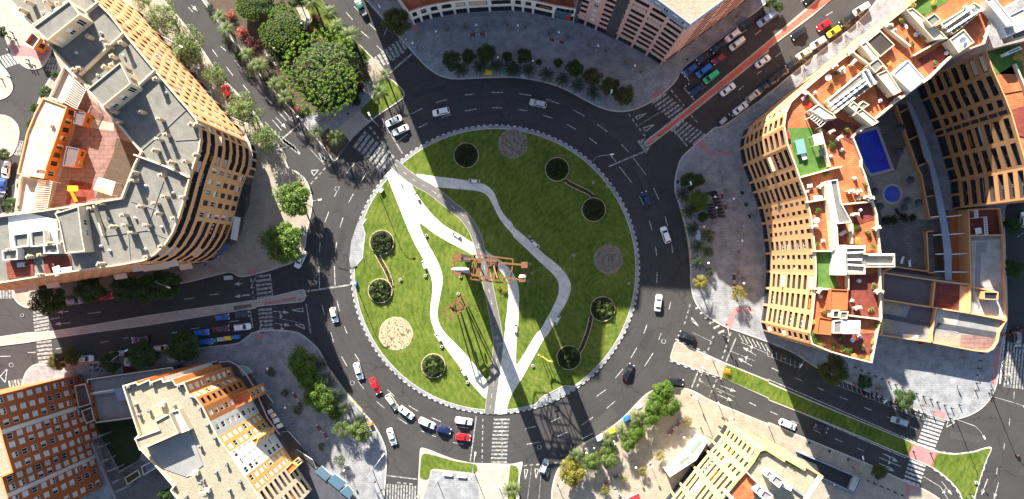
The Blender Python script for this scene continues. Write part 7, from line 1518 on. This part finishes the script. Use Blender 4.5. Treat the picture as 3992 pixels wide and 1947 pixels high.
for k, p in enumerate(PL('A1 320,97 575,398 930,420 735,568 760,250 1180,420 1250,700 A2 1097,145 1305,197 812,392 1018,388 1217,455 825,633 1097,620 760,600', 31.4)): place('vent', mk_vent, (p.x, p.y, 31.1), k, 'small round-capped vent on the grey felt roof of the orange block', 'roof vents on the felt roofs', .8)
def mk_dish():
    r = thing('satellite_dish', '', 'satellite dish'); b = MB(); b.lathe([(.55, .25), (.35, .12), (.08, .05)], 'frame_white', 14); o = b.obj('dish', r, True, (0, 0, 1.0)); o.rotation_euler = (R(35), 0, 0); b = MB(); b.tube([(0, 0, 0), (0, 0, 1.0)], [.04, .04], 'steel', 6); b.obj('mast', r); return r
for k, p in enumerate(PL('D1 1443,312 1457,352 1065,185 300,690 D2 395,405 D1 485,570', 33)): place('dish', mk_dish, (p.x, p.y, 30.2 if k > 1 else 32.8), k, ORD[k]+' white satellite dish on the crescent roofs counted from the north', 'dishes on the crescent', 1.2)
# ================================================================ PEOPLE
def mk_person(shirt, trousers):
    def f():
        J = [(0, 0, .95), (0, 0, 1.2), (0, 0, 1.42), (0, 0, 1.52), (0, .02, 1.64), (0, .02, 1.74)]; Rr = [.15, .14, .16, .06, .10, .07]
        E = [(0, 1), (1, 2), (2, 3), (3, 4), (4, 5)]
        def chain(pts, rs, root):
            k0 = root
            for p, r_ in zip(pts, rs): J.append(p); Rr.append(r_); E.append((k0, len(J)-1)); k0 = len(J)-1
            return k0
        for s in (-1, 1):
            w = chain([(s*.19, 0, 1.40), (s*.25, s*.06, 1.13), (s*.25, s*.20+.02, .92)], [.06, .045, .03], 2); h = chain([(s*.25, s*.2+.05, .84)], [.035], w)
            for f_ in range(4): chain([(s*(.235+.012*f_), s*.2+.06, .78), (s*(.232+.012*f_), s*.2+.08, .75)], [.010, .008], h)
            chain([(s*.21, s*.2+.09, .84), (s*.20, s*.2+.12, .80)], [.012, .009], h)
            chain([(s*.10, 0, .88), (s*.11, -s*.14+.05, .48), (s*.11, -s*.28, .09), (s*.12, -s*.28+.16, .04)], [.10, .065, .045, .035], 0)
        me = bpy.data.meshes.new('person'); me.from_pydata(J, E, []); o = bpy.data.objects.new('person', me); COL.objects.link(o)
        sk = o.modifiers.new('s', 'SKIN'); ld = me.skin_vertices[0].data
        for i, r_ in enumerate(Rr): ld[i].radius = (r_*1.15 if i < 3 else r_, r_)
        ld[0].use_root = True; o.modifiers.new('u', 'SUBSURF').levels = 1
        dg = bpy.context.evaluated_depsgraph_get(); m2 = bpy.data.meshes.new_from_object(o.evaluated_get(dg)); o.modifiers.clear(); o.data = m2; m2.materials.clear()
        for m_ in ('skin', 'hair', 'cloth_'+shirt, 'cloth_'+trousers, 'black_paint'): m2.materials.append(M(m_))
        for pl in m2.polygons:
            c = pl.center
            pl.material_index = 4 if c.z < .07 else 3 if c.z < .93 and abs(c.x) < .2 else (1 if c.z > 1.66 or (c.z > 1.56 and c.y < -.02) else 0) if c.z > 1.49 else 0 if (abs(c.x) > .22 and c.z < 1.1) else 2
            pl.use_smooth = True
        o['category'] = 'person'; return o
    return f
for t in '''D3 1690,375 100 red blue|person in red walking onto the wide eastern crossing
D3 1440,410 160 white black|person in white walking across the blue-grey plaza
D3 1475,193 30 grey black|person in grey at the north of the blue-grey plaza
D3 1765,232 80 black blue|person in dark clothes at the kerb of the wide crossing
D3 1790,325 120 grey black|person stepping along the wide eastern crossing beside a companion in white
D3 1820,318 100 white sand|person in white stepping along the wide eastern crossing
D3 648,1022 40 red black|person in red beside the garage ramp pavement
D3 1250,597 60 red black|person in red waiting at the south-eastern pink paving
B1 448,890 20 pink black|person in pink under the enormous ficus
B1 468,905 70 white blue|person in white under the enormous ficus
B1 462,935 0 black pink|person in black under the enormous ficus
B1 1130,300 30 white black|person in white by the northern boulevard crossing
B3 275,685 50 black blue|person with dark jacket on the south-west plaza
B3 892,1190 50 blue black|person in blue at the south-west crossing
B3 935,1200 10 sand blue|person in sand colours at the south-west crossing
B3 1213,1236 90 white red|person in white at the edge of the south-west crossing
A2 1545,740 30 black blue|person in dark clothes on the pavement under the orange curved corner
A2 1580,760 80 red black|person in red on the pavement under the orange curved corner
A3 1715,185 30 red blue|person in red south of the container row
C3 1590,0 60 black grey|person in dark clothes at the east entry crossing
C1 915,795 60 white black|person in white at the plaza corner by the pink paving
B2 1790,1185 70 black black|cyclist-like walker in black on the dark cycle path
C2 1735,450 90 white grey|person in white by the potted bushes of the crescent
D3 500,1145 90 white red|person in white and red below the garage ramp
D3 460,1235 40 black white|person in black by a white table south-east of the yellow block
A3 1885,190 0 pink blue|person in pink crossing the south-western corner plaza'''.split('\n'):
    a, lab = t.split('|'); c_, u, ang, sh, tr = a.split(); p = P(c_, *map(float, u.split(',')), .9)
    place(('person', sh, tr), mk_person(sh, tr), (p.x, p.y, .13 if 'crossing beside' not in lab and 'stepping' not in lab else .01), R(float(ang)), lab, 'pedestrians', 1.0)
